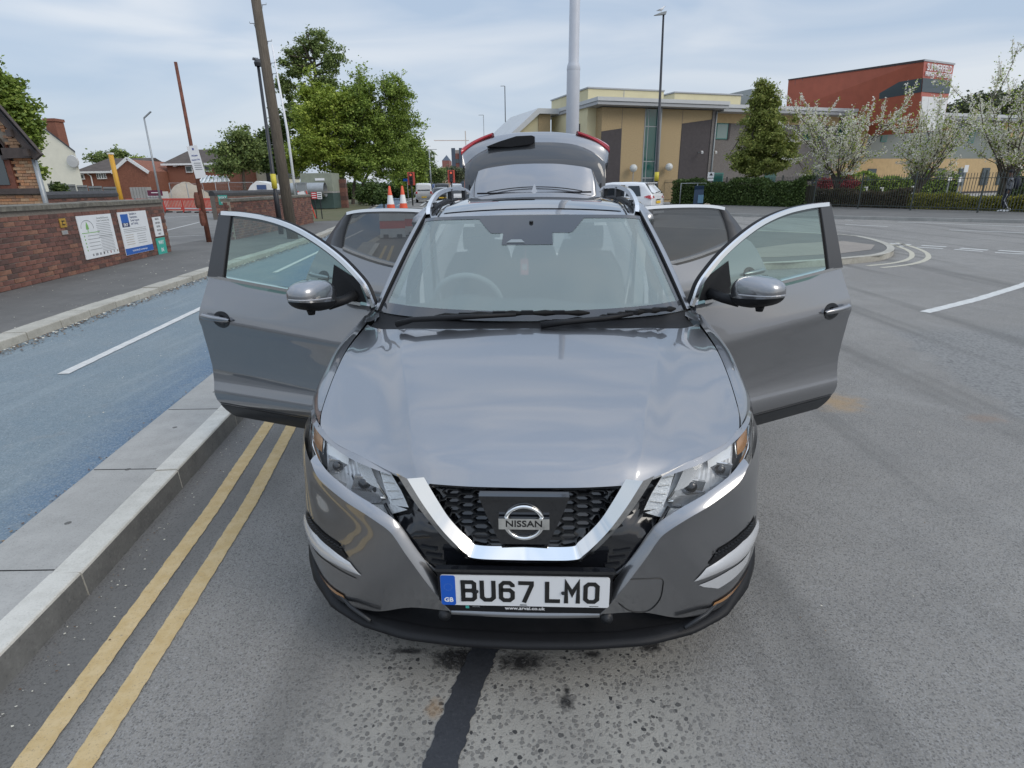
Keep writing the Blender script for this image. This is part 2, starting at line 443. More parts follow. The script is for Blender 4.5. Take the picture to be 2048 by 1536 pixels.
def _blue(k, P, base):
    sp = k.n.new('ShaderNodeSeparateXYZ'); k.l.new(P, sp.inputs[0]); X, Y = sp.outputs['X'], sp.outputs['Y']
    d = k.math('ADD', X, k.math('MULTIPLY', Y, .20))
    d = k.math('ADD', d, k.math('MULTIPLY', k.math('SUBTRACT', k.noise(P, 2.5, 5), .5), .45))
    base = k.mix(k.ramp(d, -2.42, -1.68, 0, .92), base, (.085,.160,.26))
    base = k.mix(k.ramp(k.voro(P, 150, 'F1', 'Distance'), .25, .5, 0, .35), base, (.10,.13,.15))
    base = k.mix(k.ramp(k.noise(P, 4, 6, .7), .56, .72, 0, .45), base, (.20,.205,.20))
    g1 = k.voro(P, 130, 'F1', 'Color'); gs_ = k.n.new('ShaderNodeSeparateXYZ'); k.l.new(g1, gs_.inputs[0])
    base = k.mix(k.ramp(gs_.outputs['X'], .55, 1, 0, .4), base, (.34,.37,.38)); base = k.mix(k.ramp(gs_.outputs['Y'], .6, 1, 0, .4), base, (.07,.10,.12))
    base = k.mix(k.ramp(k.noise(P, 22, 5, .75), .5, .7, 0, .35), base, (.26,.29,.29))
    st = k.noise(k_map(k, P, (3.5, .35, 1)), 2.2, 4)
    base = k.mix(k.ramp(st, .5, .72, 0, .28), base, (.27,.315,.33))
    return base

M = {}
M['asphalt'] = m_asphalt()
M['pave'] = m_simple_ground('footpath_asphalt', (.115,.112,.105), (.15,.145,.135), (.09,.088,.083), 150, (.25,.24,.22), .35)
M['carpark'] = m_simple_ground('car_park_asphalt', (.17,.165,.155), (.22,.215,.20), (.13,.125,.12), 120, (.3,.3,.28), .3)
M['blue'] = m_simple_ground('blue_cycle_surface', (.165,.225,.262), (.215,.262,.282), (.185,.225,.24), 190, (.42,.46,.48), .4, .85, _blue)
M['conc'] = m_simple_ground('concrete', (.31,.305,.285), (.40,.39,.365), (.25,.245,.23), 120, (.5,.49,.47), .3)
M['kerbwhite'] = m_simple_ground('pale_kerb', (.50,.485,.435), (.62,.60,.545), (.36,.345,.30), 130, (.78,.77,.72), .3)
M['kerbface'] = m_simple_ground('dirty_kerb_face', (.13,.13,.125), (.20,.20,.19), (.085,.085,.083), 60, (.3,.3,.28), .3)
M['kerbold'] = m_simple_ground('old_kerb', (.36,.34,.29), (.46,.44,.38), (.24,.225,.18), 60, (.5,.48,.44), .4)
M['tar'] = m_simple_ground('bitumen_strip', (.028,.031,.037), (.045,.048,.055), (.022,.024,.028), 90, (.09,.09,.095), .3, .6)
M['grass'] = m_simple_ground('verge', (.075,.085,.03), (.13,.11,.055), (.05,.065,.02), 30, (.2,.18,.1), .4)
M['sand'] = m_simple_ground('dry_sand', (.38,.32,.25), (.45,.39,.31), (.30,.26,.20), 40, (.5,.44,.36), .3)
M['sandpave'] = m_simple_ground('pale_worn_paving', (.25,.22,.19), (.30,.265,.225), (.19,.175,.155), 60, (.36,.33,.29), .3)
def m_worn(name, c1, c2, thr=.36):
    k = NT(name); tc = k.n.new('ShaderNodeTexCoord'); P = tc.outputs['Object']
    a = k.noise(P, 14, 6, .7); f = k.noise(P, 160, 3, .7)
    base = k.mix(k.ramp(a, .3, .7), c1, c2); base = k.mix(k.ramp(f, .45, .25, 0, .6), base, (.12,.11,.10))
    base = k.mix(k.ramp(k.noise(P, 45, 5, .7), thr, thr-.1, 0, .7), base, (.13,.125,.12))
    k.l.new(base, k.b.inputs['Base Color']); k.b.inputs['Roughness'].default_value = .8; k.bump(f, .4, .003); return k.m
M['yellow'] = m_worn('worn_yellow_paint', (.47,.335,.15), (.55,.42,.23))
M['white_line'] = m_worn('worn_white_paint', (.50,.50,.48), (.64,.64,.61))
M['cream_line'] = m_worn('worn_cream_paint', (.42,.39,.30), (.52,.49,.40))
# car
def m_paint():
    k = NT('gun_metal_paint'); tc = k.n.new('ShaderNodeTexCoord'); P = tc.outputs['Object']
    fl = k.noise(P, 900, 2, .6); d = k.noise(P, 6, 6, .6)
    k.l.new(k.mix(fl, (.180,.184,.194), (.255,.260,.273)), k.b.inputs['Base Color'])
    k.b.inputs['Metallic'].default_value = .96
    k.l.new(k.ramp(d, .3, .7, .31, .35), k.b.inputs['Roughness'])
    k.b.inputs['Coat Weight'].default_value = 1.0; k.b.inputs['Coat IOR'].default_value = 2.1
    k.b.inputs['Coat Roughness'].default_value = .02
    return k.m
M['paint'] = m_paint()
M['chrome'] = mat('chrome', (.82,.82,.81), .06, 1.0)
M['satin'] = mat('satin_silver', (.84,.85,.87), .22, .55, coat=.5)
M['chrometrim'] = mat('bright_window_trim', (.78,.78,.78), .16, 1.0)
M['gloss'] = mat('gloss_black', (.010,.011,.014), .12, 0, coat=.8)
M['black'] = mat('black_plastic', (.010,.0105,.012), .5, 0, .15, 30, .1, 400, spec=.25)
M['black2'] = mat('dark_grey_plastic', (.024,.026,.029), .38, 0, .1, 20, spec=.35)
M['rubber'] = mat('black_rubber', (.012,.012,.012), .75, spec=.2)
M['trim'] = mat('interior_trim', (.11,.12,.12), .8, 0, .1, 30)
M['seat'] = mat('seat_fabric', (.05,.054,.056), .9, 0, .15, 60, .2, 200)
M['headliner'] = mat('headliner', (.45,.46,.45), .9)
M['white_plastic'] = mat('white_plastic', (.78,.78,.76), .4)
M['plate'] = mat('number_plate_white', (.72,.73,.74), .35, coat=.3)
M['plateblue'] = mat('number_plate_blue', (.01,.10,.50), .35)
M['ink'] = mat('black_lettering', (.012,.012,.012), .4)
M['inkgrey'] = mat('grey_print', (.28,.29,.30), .6)
M['white'] = mat('white_print', (.80,.80,.80), .5)
M['teal'] = mat('teal_print', (.05,.36,.31), .5)
M['red_lens'] = mat('red_lamp_lens', (.50,.018,.03), .1, 0, coat=1)
M['amber'] = mat('amber_indicator', (.50,.24,.08), .15, .3, coat=.8)
M['windscreen'] = glass('windscreen_glass', (.62,.70,.69), 1.62, .33, (.47,.57,.56))  # greenish diffuse veil stands in for light reflected in the screen
M['doorglass'] = glass('green_tinted_glass', (.60,.80,.74), 1.75, .10, (.35,.42,.40))
M['darkglass'] = glass('privacy_glass', (.17,.18,.185), 1.85, .06, (.3,.3,.3))
M['lens'] = glass('clear_lens', (.94,.95,.95), 1.45)
M['roofglass'] = mat('panoramic_roof_glass', (.012,.014,.016), .02, 0, coat=1, spec=.8)
M['rearglass'] = mat('tinted_rear_glass', (.060,.064,.070), .05, 0, coat=.6)
M['pinktag'] = mat('pink_card', (.78,.22,.22), .7)

# ================================================================== ground (flat sheets a few millimetres apart)
def sheet(name, pts, z, mt, kind='structure'):
    v = [(p[0], p[1], z) for p in pts]
    o = pm(name, v, [tuple(range(len(v)))], mt)
    if kind: o['kind'] = kind
    return o
def strip_between(name, A, B, z, mt, jag=0.0):
    """quads between two polylines with the same number of points"""
    v = []; f = []
    for i, (a, b) in enumerate(zip(A, B)):
        v.append((a[0]+random.uniform(-jag, jag), a[1], z)); v.append((b[0]+random.uniform(-jag, jag), b[1], z))
        if i: k = 2*i; f.append((k-2, k-1, k+1, k))
    o = pm(name, v, f, mt); o['kind'] = 'structure'; return o
def polyat(P, y):
    return float(np.interp(y, [p[1] for p in P], [p[0] for p in P]))
sheet('road', [(-500,-80),(500,-80),(500,900),(-500,900)], 0, M['asphalt'])
KF = [(-1.55,-1.0),(-1.78,1.55),(-1.81,2.01),(-1.91,2.95),(-2.00,3.8),(-2.25,6.2),(-2.62,9.3),(-3.05,12.5),(-3.75,17.0)]
K2 = [(-4.85,-2),(-5.1,2),(-5.33,5.7),(-5.54,7.6),(-5.78,10.9),(-6.0,15),(-6.3,20),(-7.3,28),(-10.2,45),(-20,100),(-30,160)]
# blue cycle lane
ys = [-2,0,2,4,6,8,10,12,14,17,20,24,28,34,40,50,60,75,90]
KR = [(p[0]-.50, p[1]) for p in KF]+[(-4.6,22),(-5.6,30),(-7.6,42),(-11.5,65),(-16.2,90)]
strip_between('cycle_lane', [(polyat(K2, y), y) for y in ys], [(polyat(KR, y), y) for y in ys], .062, M['blue'])
g = MB()
for i in range(len(ys)-1):
    if ys[i] >= 17: g.quad((polyat(KR,ys[i]),ys[i],.062),(polyat(KR,ys[i+1]),ys[i+1],.062),(polyat(KR,ys[i+1])+.15,ys[i+1],.0),(polyat(KR,ys[i])+.15,ys[i],.0))
props(g.build('lane_edge', M['kerbold']), kind='structure')
# concrete island with white kerb stones
isl = strip_between('traffic_island', [(polyat(KF,y)-.50, y) for y in np.linspace(-1,17,37)], [(polyat(KF,y)-.128, y) for y in np.linspace(-1,17,37)], .118, M['conc'])
g = MB()
for a, b in zip(np.linspace(-1,17,37)[:-1], np.linspace(-1,17,37)[1:]):
    g.quad((polyat(KF,a)-.50,a,.118),(polyat(KF,b)-.50,b,.118),(polyat(KF,b)-.53,b,.03),(polyat(KF,a)-.53,a,.03))
g.build('island_back_edge', M['conc'], isl)
def kerbstone(name, par, x0, y0, x1, y1, w_, h_, mt, fm, gap=.004, tilt=0.0):
    a, b = Vector((x0, y0, 0)), Vector((x1, y1, 0)); t = (b-a).normalized(); n = Vector((t.y, -t.x, 0))*-1
    a = a+t*gap; b = b-t*gap; r_ = .012
    sec = [(0, -.05), (-.006, h_-r_), (-.006-r_*.3, h_-r_*.3), (-.006-r_, h_), (-w_, h_+tilt), (-w_, -.05)]
    # section offset is measured from the road face towards the island (n points that way)
    v = [a+n*(-s_[0])+Vector((0,0,s_[1])) for s_ in sec]+[b+n*(-s_[0])+Vector((0,0,s_[1])) for s_ in sec]
    k = len(sec); f = [(i, i+1, k+i+1, k+i) for i in range(k-1)]+[tuple(range(k)), tuple(range(2*k-1, k-1, -1))]
    me = bpy.data.meshes.new(name); me.from_pydata([tuple(p) for p in v], [], f); me.update()
    o = new_obj(name, me, [mt, fm], par); me.polygons[0].material_index = 1
    return o
y = -.74
while y < 16.5:
    y1 = min(y+.914, 17.0)
    kerbstone('kerb_stone', isl, polyat(KF,y), y, polyat(KF,y1), y1, .125, .122+random.uniform(-.003,.003), M['kerbwhite'], M['kerbface'])
    y = y1
for yy in (-.1, 1.05, 2.02, 2.93, 3.86, 5.6, 7.4, 9.2):
    q = MB(); q.box((polyat(KF,yy)-.31, yy, .1185), (.36,.006,.002)); q.build('slab_joint', M['rubber'], isl)
for yy in (1.3, 1.75, 2.35, 2.9, 3.5, 4.2):
    q = MB(); q.lathe([(.0001,.0015),(.012,.0012),(.016,0)], 8, (polyat(KF,yy)-.30, yy+.03, .118)); q.build('surface_mark', M['pave'], isl)
# old kerb along the footpath
kb = strip_between('kerb', [(polyat(K2,y)-.30, y) for y in np.linspace(-2,60,32)], [(polyat(K2,y), y) for y in np.linspace(-2,60,32)], .066, M['kerbold'])
y = 2.0
while y < 30:
    y1 = y+.60
    kerbstone('kerb_stone', kb, polyat(K2,y), y, polyat(K2,y1), y1, .26, .150+random.uniform(-.008,.008), M['kerbold'], M['kerbold'], .006)
    y = y1
# footpath
W1a, W1b = Vector((-7.62, 5.2, 0)), Vector((-8.72, 15.0, 0))
strip_between('footpath', [(polyat([(-7.5,-2),(-7.62,5.2),(-8.72,15),(-8.8,27),(-13,45),(-24,90)], y)-.9, y) for y in ys], [(polyat(K2,y)-.25, y) for y in ys], .134, M['pave'])
sheet('car_park', [(-90,-2),(-8.3,-2),(-8.5,5.2),(-9.3,15),(-9.5,27),(-12,33),(-18,60),(-22,80),(-90,80)], .128, M['carpark'])
sheet('verge', [(-9.4,27.5),(-7.7,28.5),(-10.6,45),(-19.8,95),(-60,130),(-60,60),(-24,58),(-14,34)], .140, M['grass'])
# car park marks
for a, b in (((328,462),(400,444)), ((332,474),(408,470)), ((330,436),(404,430))):
    p, q_ = G(*a, .134), G(*b, .134); n = (q_-p).normalized().cross(Vector((0,0,1)))*.05
    props(pm('parking_line', [p-n, q_-n, q_+n, p+n], [(0,1,2,3)], M['white_line']), kind='structure')
# road paint
def line(name, pts, w_, z, mt, jag=.004, step=.12):
    L_ = []; 
    for i in range(len(pts)-1):
        a, b = Vector((pts[i][0], pts[i][1], 0)), Vector((pts[i+1][0], pts[i+1][1], 0)); n = max(1, int((b-a).length/step))
        for k in range(n): L_.append(a.lerp(b, k/n))
    L_.append(Vector((pts[-1][0], pts[-1][1], 0))); v = []; f = []
    for i, p in enumerate(L_):
        t = (L_[min(i+1, len(L_)-1)]-L_[max(i-1, 0)]).normalized(); n = Vector((t.y, -t.x, 0))
        v.append((p-n*(w_/2+random.uniform(-jag, jag))).to_tuple()[:2]+(z,)); v.append((p+n*(w_/2+random.uniform(-jag, jag))).to_tuple()[:2]+(z,))
        if i: k = 2*i; f.append((k-2, k-1, k+1, k))
    return props(pm(name, v, f, mt), kind='structure')
line('yellow_line', [(-1.40,-.5),(-1.475,1.24),(-1.54,1.89),(-1.615,2.64),(-1.79,3.9),(-2.05,6),(-2.45,9.3),(-2.9,12.5),(-3.6,17)], .078, .004, M['yellow'], .0022, .02)
line('yellow_line', [(-1.22,-.5),(-1.305,1.24),(-1.36,1.89),(-1.44,2.72),(-1.60,3.82),(-1.85,6),(-2.25,9.3),(-2.7,12.5),(-3.4,17)], .078, .004, M['yellow'], .0022, .02)
line('white_line', [(-4.06,4.92),(-4.31,7.88),(-4.47,9.6)], .10, .068, M['white_line'])
line('white_line', [(-4.62,11.3),(-4.95,15.2)], .10, .068, M['white_line'])
line('white_line', [(-5.15,17.4),(-5.6,22.5)], .10, .068, M['white_line'])
a, b, c = G(842,413), G(858,401), G(866,396)
line('white_line', [a.to_tuple()[:2], b.to_tuple()[:2], c.to_tuple()[:2]], .22, .068, M['white_line'], .01, 2)
a, b = G(794,411,.07), G(830,398,.07)
line('white_line', [a.to_tuple()[:2], b.to_tuple()[:2]], .2, .070, M['white_line'], .01, 2)
line('white_line', [G(838,415.5).to_tuple()[:2], G(880,415.5).to_tuple()[:2]], .5, .005, M['white_line'], .01, 2)
line('white_line', [(5.32,7.2),(6.6,7.98),(8.19,9.07),(10.5,10.9)], .13, .004, M['white_line'], .006, .1)
# give-way dashes
for k, (a, b) in enumerate((((1776,487),(1822,489.5)),((1843,491),(1893,494)),((1920,496.5),(1976,500.5)),((1997,501),(2056,505)))):
    A_, B_ = G(*a), G(*b); line('give_way_dash', [A_.to_tuple()[:2], B_.to_tuple()[:2]], .17, .004, M['white_line'], .01, .2)
for a, b in (((1765,490),(1808,493)),((1834,494.5),(1886,497.5)),((1909,499),(1966,503)),((1990,505),(2052,508.5))):
    A_, B_ = G(*a), G(*b); line('give_way_dash', [A_.to_tuple()[:2], B_.to_tuple()[:2]], .13, .004, M['white_line'], .01, .2)
for a, b, w_ in (((1796,444),(2052,453.5),.12),((1898,460),(2052,466),.12),((1690,449),(1776,453.3),.12),((1690,440),(1706,441),.12),((1500,429),(1640,437),.1)):
    A_, B_ = G(*a), G(*b); line('white_line', [A_.to_tuple()[:2], B_.to_tuple()[:2]], w_, .004, M['white_line'], .008, .3)
# dark bitumen strip in front of the car
v = []; f = []; cl = [(-.235,.9),(-.235,1.2),(-.20,1.36),(-.16,1.52),(-.12,1.66),(-.02,1.9)]
for i in range(61):
    y = .9+1.0*i/60; x = float(np.interp(y, [c[1] for c in cl], [c[0] for c in cl])); 
    v += [(x-.052+random.uniform(-.006,.006), y, .003), (x+.052+random.uniform(-.006,.006), y, .003)]
    if i: f.append((2*i-2, 2*i-1, 2*i+1, 2*i))
props(pm('bitumen_strip', v, f, M['tar']), kind='structure')
# corner footpath on the right with its curved kerb and double yellow lines
cor_out = [(9.95,17.2),(9.8,15.7),(9.28,14.1),(8.6,12.95),(7.8,12.15),(6.9,11.75),(5.4,11.2),(3.6,11.0),(1.9,11.6),(.9,13.2),(.3,16),(.2,20),(.6,24.5),(3.0,23.6),(6.5,20.4)]
pv = sheet('corner_footpath', cor_out, .115, M['pave'])
def chaikin(P, n=2):
    for _ in range(n):
        q = []
        for i in range(len(P)):
            a, b = Vector(P[i]), Vector(P[(i+1) % len(P)]); q += [tuple(a*.75+b*.25), tuple(a*.25+b*.75)]
        P = q
    return P
cp = chaikin([(p[0], p[1]) for p in cor_out], 2)
cen = Vector((4.5, 16.5))
for i in range(len(cp)):
    a, b = Vector(cp[i]), Vector(cp[(i+1) % len(cp)])
    t = (b-a).normalized(); n = Vector((t.y, -t.x)); n = n if n.dot(cen-a) > 0 else -n
    q = MB(); w_ = .15; v4 = [a, b, b+n*w_, a+n*w_]
    q.add([(p.x, p.y, -.02) for p in v4]+[(p.x, p.y, .125) for p in v4], [(4,5,6,7),(0,1,5,4),(1,2,6,5),(2,3,7,6),(3,0,4,7)])
    q.build('kerb_stone', M['kerbold'], pv)
sheet('sandy_patch', [(8.7,15.2),(8.9,14.2),(8.2,13.2),(7.2,12.6),(5.6,12.1),(4.2,12.2),(5.5,13.6),(7.2,14.8)], .120, M['sandpave'])
for off in (.36, .66):
    pts = []
    for i in range(2, 19):
        a, b = Vector(cp[i]), Vector(cp[(i+1) % len(cp)]); t = (b-a).normalized(); n = Vector((t.y, -t.x)); n = n if n.dot(cen-a) < 0 else -n
        pts.append(tuple(a+n*off))
    line('yellow_line', pts, .10, .004, M['cream_line'], .006, .3)
# far footpath on the right
PF = [(60,-9),(35,9.5),(23.2,18.6),(19.1,21.9),(16.4,24.3),(13.3,27.2),(8.9,31.3),(5.0,35.5),(2.0,40),(-3,52),(-8,75),(-14,110),(-22,160)]
PB = [(66,-6),(40,12.5),(28.5,22.0),(24.2,26.6),(21.6,30.6),(18.6,37.0),(15.0,45.0),(11.0,43.5),(7.5,43.8),(2,57),(-4,80),(-10,112),(-18,162)]
strip_between('far_footpath', PF, PB, .12, M['pave'])
q = MB()
for a, b in zip(PF[:-1], PF[1:]):
    a, b = Vector(a), Vector(b); t = (b-a).normalized(); n = Vector((-t.y, t.x)); n = -n if n.x < 0 else n
    v4 = [a, b, b+n*.15, a+n*.15]
    q.add([(p.x, p.y, -.02) for p in v4]+[(p.x, p.y, .128) for p in v4], [(4,5,6,7),(0,1,5,4)])
props(q.build('far_kerb', M['conc']), kind='structure')
sheet('forecourt', [(24.2,26.6),(60,5),(140,40),(110,140),(0,140),(7.5,43.8),(15,45),(18.6,37)], .116, M['conc'])
# leaf litter and grit in the gutter
def litter():
    v, f, mi = [], [], []
    def speck(x, y, z, s_):
        k = len(v); n = 4; a0 = random.uniform(0, 6.28)
        for i in range(n):
            a = a0+i*math.pi*2/n; r_ = s_*random.uniform(.5, 1.1); v.append((x+r_*math.cos(a), y+r_*math.sin(a)*.8, z+.004+random.uniform(0, s_*.5)))
        f.append(tuple(range(k, k+n))); mi.append(random.choice((0,0,0,1,1,2)))
    for _ in range(3300):
        y = random.uniform(3, 22); x = polyat(K2, y)+.04+abs(random.gauss(0, .10)); speck(x, y, .064, random.uniform(.006,.022))
    for _ in range(420):
        y = random.uniform(3, 20); x = polyat(K2, y)+.07+abs(random.gauss(0, .05))
        k = len(mi); speck(x, y, .075, random.uniform(.010,.026)); mi[k] = 3
    for _ in range(700):
        y = random.uniform(1.2, 6); x = polyat(KF, y)-.52-abs(random.gauss(0, .035)); speck(x, y, .064, random.uniform(.003,.012))
    for _ in range(260):
        y = random.uniform(1.0, 6); x = polyat(KF, y)+.03+abs(random.gauss(0, .10)); k = len(mi); speck(x, y, .002, random.uniform(.002,.007)); mi[k] = random.choice((1,3,3,0))
    for _ in range(240):
        x, y = random.uniform(-5.2,-2.6), random.uniform(2, 12); k = len(mi); speck(x, y, .064, random.uniform(.003,.010)); mi[k] = 3
    for _ in range(420):
        x, y = random.uniform(-.9,6), random.uniform(1.0, 9); k = len(mi); speck(x, y, .002, random.uniform(.0015,.006)); mi[k] = random.choice((3,3,1))
    for _ in range(170):
        y = random.uniform(5, 14); x = random.uniform(polyat(K2,y)-2.4, polyat(K2,y)-.3); k = len(mi); speck(x, y, .136, random.uniform(.005,.018)); mi[k] = 3
    me = bpy.data.meshes.new('leaf_litter'); me.from_pydata(v, [], f); me.update()
    o = new_obj('leaf_litter', me, [mat('dead_leaf', (.12,.065,.035), .9), mat('dead_leaf_pale', (.22,.15,.08), .9), mat('dead_leaf_dark', (.05,.035,.025), .9), mat('petal', (.62,.58,.48), .8)])
    me.polygons.foreach_set('material_index', mi)
    props(o, 'dry brown leaves and pale petals gathered along the kerbs', 'leaf litter', kind='stuff')
litter()

# ================================================================== brick walls
def brickmats(cols):
    return [mat('brick_%s' % n, c, .9, 0, .30, 14, .35, 120) for n, c in cols]
RED = brickmats((('plum', (.155,.075,.060)), ('red', (.195,.092,.068)), ('dark', (.105,.060,.050)), ('orange', (.235,.12,.08))))
ORG = brickmats((('tan', (.42,.25,.145)), ('orange_tan', (.46,.23,.12)), ('buff', (.50,.33,.20)), ('brown_tan', (.33,.19,.12))))
M['mortar'] = mat('mortar', (.20,.175,.15), .95, 0, .2, 25)
M['mortar2'] = mat('pale_mortar', (.30,.26,.21), .95, 0, .2, 25)
M['coping'] = mat('weathered_coping', (.15,.14,.115), .9, 0, .45, 9, .4, 60)
M['dark_coping'] = mat('dark_coping', (.055,.055,.058), .8, 0, .25, 8)
_bm = {}
def brick_mesh(L_, H_, D_, mt):
    key = (round(L_,3), round(H_,3), mt.name)
    if key not in _bm:
        b = bmesh.new(); bmesh.ops.create_cube(b, size=1.0)
        bmesh.ops.scale(b, vec=(L_, D_, H_), verts=b.verts)
        bmesh.ops.bevel(b, geom=b.edges[:], offset=.004, segments=1, affect='EDGES')
        me = bpy.data.meshes.new('brick'); b.to_mesh(me); b.free(); me.materials.append(mt); _bm[key] = me
    return _bm[key]
def brick_wall(par, p0, p1, z0, z1, mats, cell=(.235,.079), rough=.006, limit=0, order=None, mortar=None, clip=None, name='brickwork'):
    """bricks stand proud of a mortar core; the first `limit` (nearest) are objects, the others one joined part"""
    p0, p1 = Vector((p0[0], p0[1], 0)), Vector((p1[0], p1[1], 0)); t = (p1-p0).normalized(); n = Vector((t.y, -t.x, 0)); Lw = (p1-p0).length
    if n.dot(-p0) < 0: n = -n
    L_, H_ = cell; bl, bh = L_-.011, H_-.011; items = []
    rows_ = int((z1-z0)/H_)
    for r_ in range(rows_):
        z = z0+(r_+.5)*H_; off = (r_ % 2)*L_*.5
        for c_ in range(-1, int(Lw/L_)+1):
            a = c_*L_+off; b = a+L_
            a, b = max(a, 0), min(b, Lw)
            if b-a < .06: continue
            u = (a+b)/2
            if clip and not clip(u, z): continue
            items.append((u, z, b-a-.011))
    items.sort(key=lambda i: (p0+t*i[0]).length)
    ang = math.atan2(t.y, t.x); tmp = [MB() for _ in mats]
    for i, (u, z, ln) in enumerate(items):
        mi = random.choices(range(len(mats)), weights=[5,4,2,1][:len(mats)])[0]
        c = p0+t*u+n*(random.uniform(0, rough)); c.z = z
        if i < limit:
            o = bpy.data.objects.new('brick', brick_mesh(ln, bh, .06, mats[mi])); COL.objects.link(o); o.parent = par
            o.location = c; o.rotation_euler = (0, random.uniform(-.006,.006), ang)
        else: tmp[mi].box(c, (ln, .06, bh), ang)
    v, f, mi = [], [], []
    for k, m_ in enumerate(tmp):
        o_ = len(v); v += m_.v; f += [tuple(q+o_ for q in ff) for ff in m_.f]; mi += [k]*len(m_.f)
    if f:
        me = bpy.data.meshes.new(name); me.from_pydata(v, [], f); me.update(); o = new_obj(name, me, mats, par); me.polygons.foreach_set('material_index', mi); o['kind'] = 'stuff'
    return p0, p1, t, n, ang
def core(par, p0, p1, z0, z1, th, mt, name='wall_core', recess=.022):
    p0, p1 = Vector((p0[0], p0[1], 0)), Vector((p1[0], p1[1], 0)); t = (p1-p0).normalized(); n = Vector((t.y, -t.x, 0)); n = -n if n.dot(-p0) < 0 else n
    q = MB(); c = (p0+p1)/2-n*(th/2-recess); c.z = (z0+z1)/2
    q.box(c, ((p1-p0).length, th, z1-z0), math.atan2(t.y, t.x)); return q.build(name, mt, par)
def copings(par, p0, p1, z, th, mt, ln=.6, h_=.09, rnd=False, name='coping_stone'):
    p0, p1 = Vector((p0[0], p0[1], 0)), Vector((p1[0], p1[1], 0)); t = (p1-p0).normalized(); n = Vector((t.y, -t.x, 0)); n = -n if n.dot(-p0) < 0 else n
    L_ = (p1-p0).length; k = max(1, int(L_/ln)); ang = math.atan2(t.y, t.x)
    for i in range(k):
        a, b = i*L_/k+.004, (i+1)*L_/k-.004; w_ = th/2+.05
        sec = [(-w_, 0), (w_, 0), (w_, h_*.5), (w_*.45, h_*.95), (-w_*.45, h_*.95), (-w_, h_*.5)] if rnd else [(-w_, 0), (w_, 0), (w_, h_*.75), (0, h_), (-w_, h_*.75)]
        v = []; dz = random.uniform(-.004,.004)
        for s_ in (a, b):
            for x_, zz in sec:
                p = p0+t*s_-n*(th/2-.022)+n*x_; v.append((p.x, p.y, z+zz+dz))
        m_ = len(sec); f = [tuple(range(m_)), tuple(range(2*m_-1, m_-1, -1))]+[(i_, m_+i_, m_+(i_+1) % m_, (i_+1) % m_) for i_ in range(m_)]
        pm(name, v, f, mt, par)
w1 = thing('brick_wall', 'low red brick wall carrying two white notice boards beside the footpath', 'wall')
core(w1, W1a, W1b, .05, 1.335, .22, M['mortar'])
brick_wall(w1, W1a, W1b, .135, 1.33, RED, (.252,.0797), .007, 300)
copings(w1, W1a, W1b, 1.335, .24, M['coping'], .62, .10)
d_ = (W1b-W1a).normalized(); nn_ = Vector((-d_.y, d_.x, 0)) if False else Vector((d_.y, -d_.x, 0))
e0, e1 = W1b+d_*.001, W1b-nn_*.22+d_*.001
brick_wall(w1, (W1b.x-.20, W1b.y-.01), (W1b.x, W1b.y+.02), .135, 1.33, RED, (.11,.0797), .004)
w2 = thing('brick_wall', 'weathered red brick wall behind the telegraph pole', 'wall')
W2 = [(-8.55,18.3),(-8.68,22.3),(-8.92,26.9)]
core(w2, W2[0], W2[2], .05, 1.26, .22, M['mortar2'])
brick_wall(w2, W2[0], W2[2], .135, 1.25, RED, (.235,.079), .012)
copings(w2, W2[0], W2[2], 1.26, .24, M['coping'], .7, .10)
brick_wall(w2, (-8.78,18.285), (-8.56,18.285), .135, 1.25, RED, (.11,.079), .004)
w3 = thing('brick_wall', 'low brick wall with dark rounded coping behind the first wall, by the orange brick building', 'wall')
a, b = at(88,412,19), at(238,410,24)
core(w3, a, b, .05, 1.42, .3, M['mortar']); brick_wall(w3, a, b, .135, 1.42, RED, (.235,.079), .006); copings(w3, a, b, 1.42, .3, M['dark_coping'], 1.2, .22, True)
w4 = thing('brick_wall', 'far brick wall with dark rounded coping behind the black lamp post', 'wall')
a, b = at(428,395,31), at(566,395,36)
core(w4, a, b, .05, 1.30, .3, M['mortar']); brick_wall(w4, a, b, .135, 1.30, RED, (.235,.079), .006); copings(w4, a, b, 1.30, .3, M['dark_coping'], 1.4, .26, True)

# ---- notice boards on the first wall (placed along it, s metres from the far end)
t1 = (W1b-W1a).normalized(); n1 = Vector((t1.y, -t1.x, 0)); ang1 = math.atan2(t1.y, t1.x)
def wall_frame(s_, z, off=.045):
    p = W1b-t1*s_+n1*off; p.z = z
    return Matrix.Translation(p) @ Matrix.Rotation(ang1, 4, 'Z')
def s_of(px, py):
    r = _ray(px, py); d2 = Vector((r.x, r.y)); A = Vector((W1a.x, W1a.y)); n = Vector((n1.x, n1.y)); k = A.dot(n)/d2.dot(n)
    P = d2*k; return (Vector((W1b.x, W1b.y))-P).dot(Vector((t1.x, t1.y))), EYE+r.z*k
def board(name, label, pxs, mt, tilt=0.0, th=.012):
    (sa, za), (sb, zb), (sc, zc), (sd, zd) = [s_of(*p) for p in pxs]      # tl, tr, br, bl
    s_c = (sa+sb+sc+sd)/4; z_c = (za+zb+zc+zd)/4; w_ = ((sa-sb)+(sd-sc))/2; h_ = ((za-zd)+(zb-zc))/2
    Mx = wall_frame(s_c, z_c)
    b_ = MB(); b_.box((0,0,0), (w_, th, h_)); me = b_.build(name, mt); me.matrix_world = Mx
    props(me, label, 'sign'); return me, w_, h_
RXm = Matrix.Rotation(math.pi/2, 4, 'X')
def btext(par, s, size, x, z, mt, y=-.0068, bold=.01, align='CENTER', sx=1.0, name='lettering'):
    return text(name, s, size, Matrix.Translation((x, y, z)) @ RXm, mt, par, .0005, bold, align, sx)
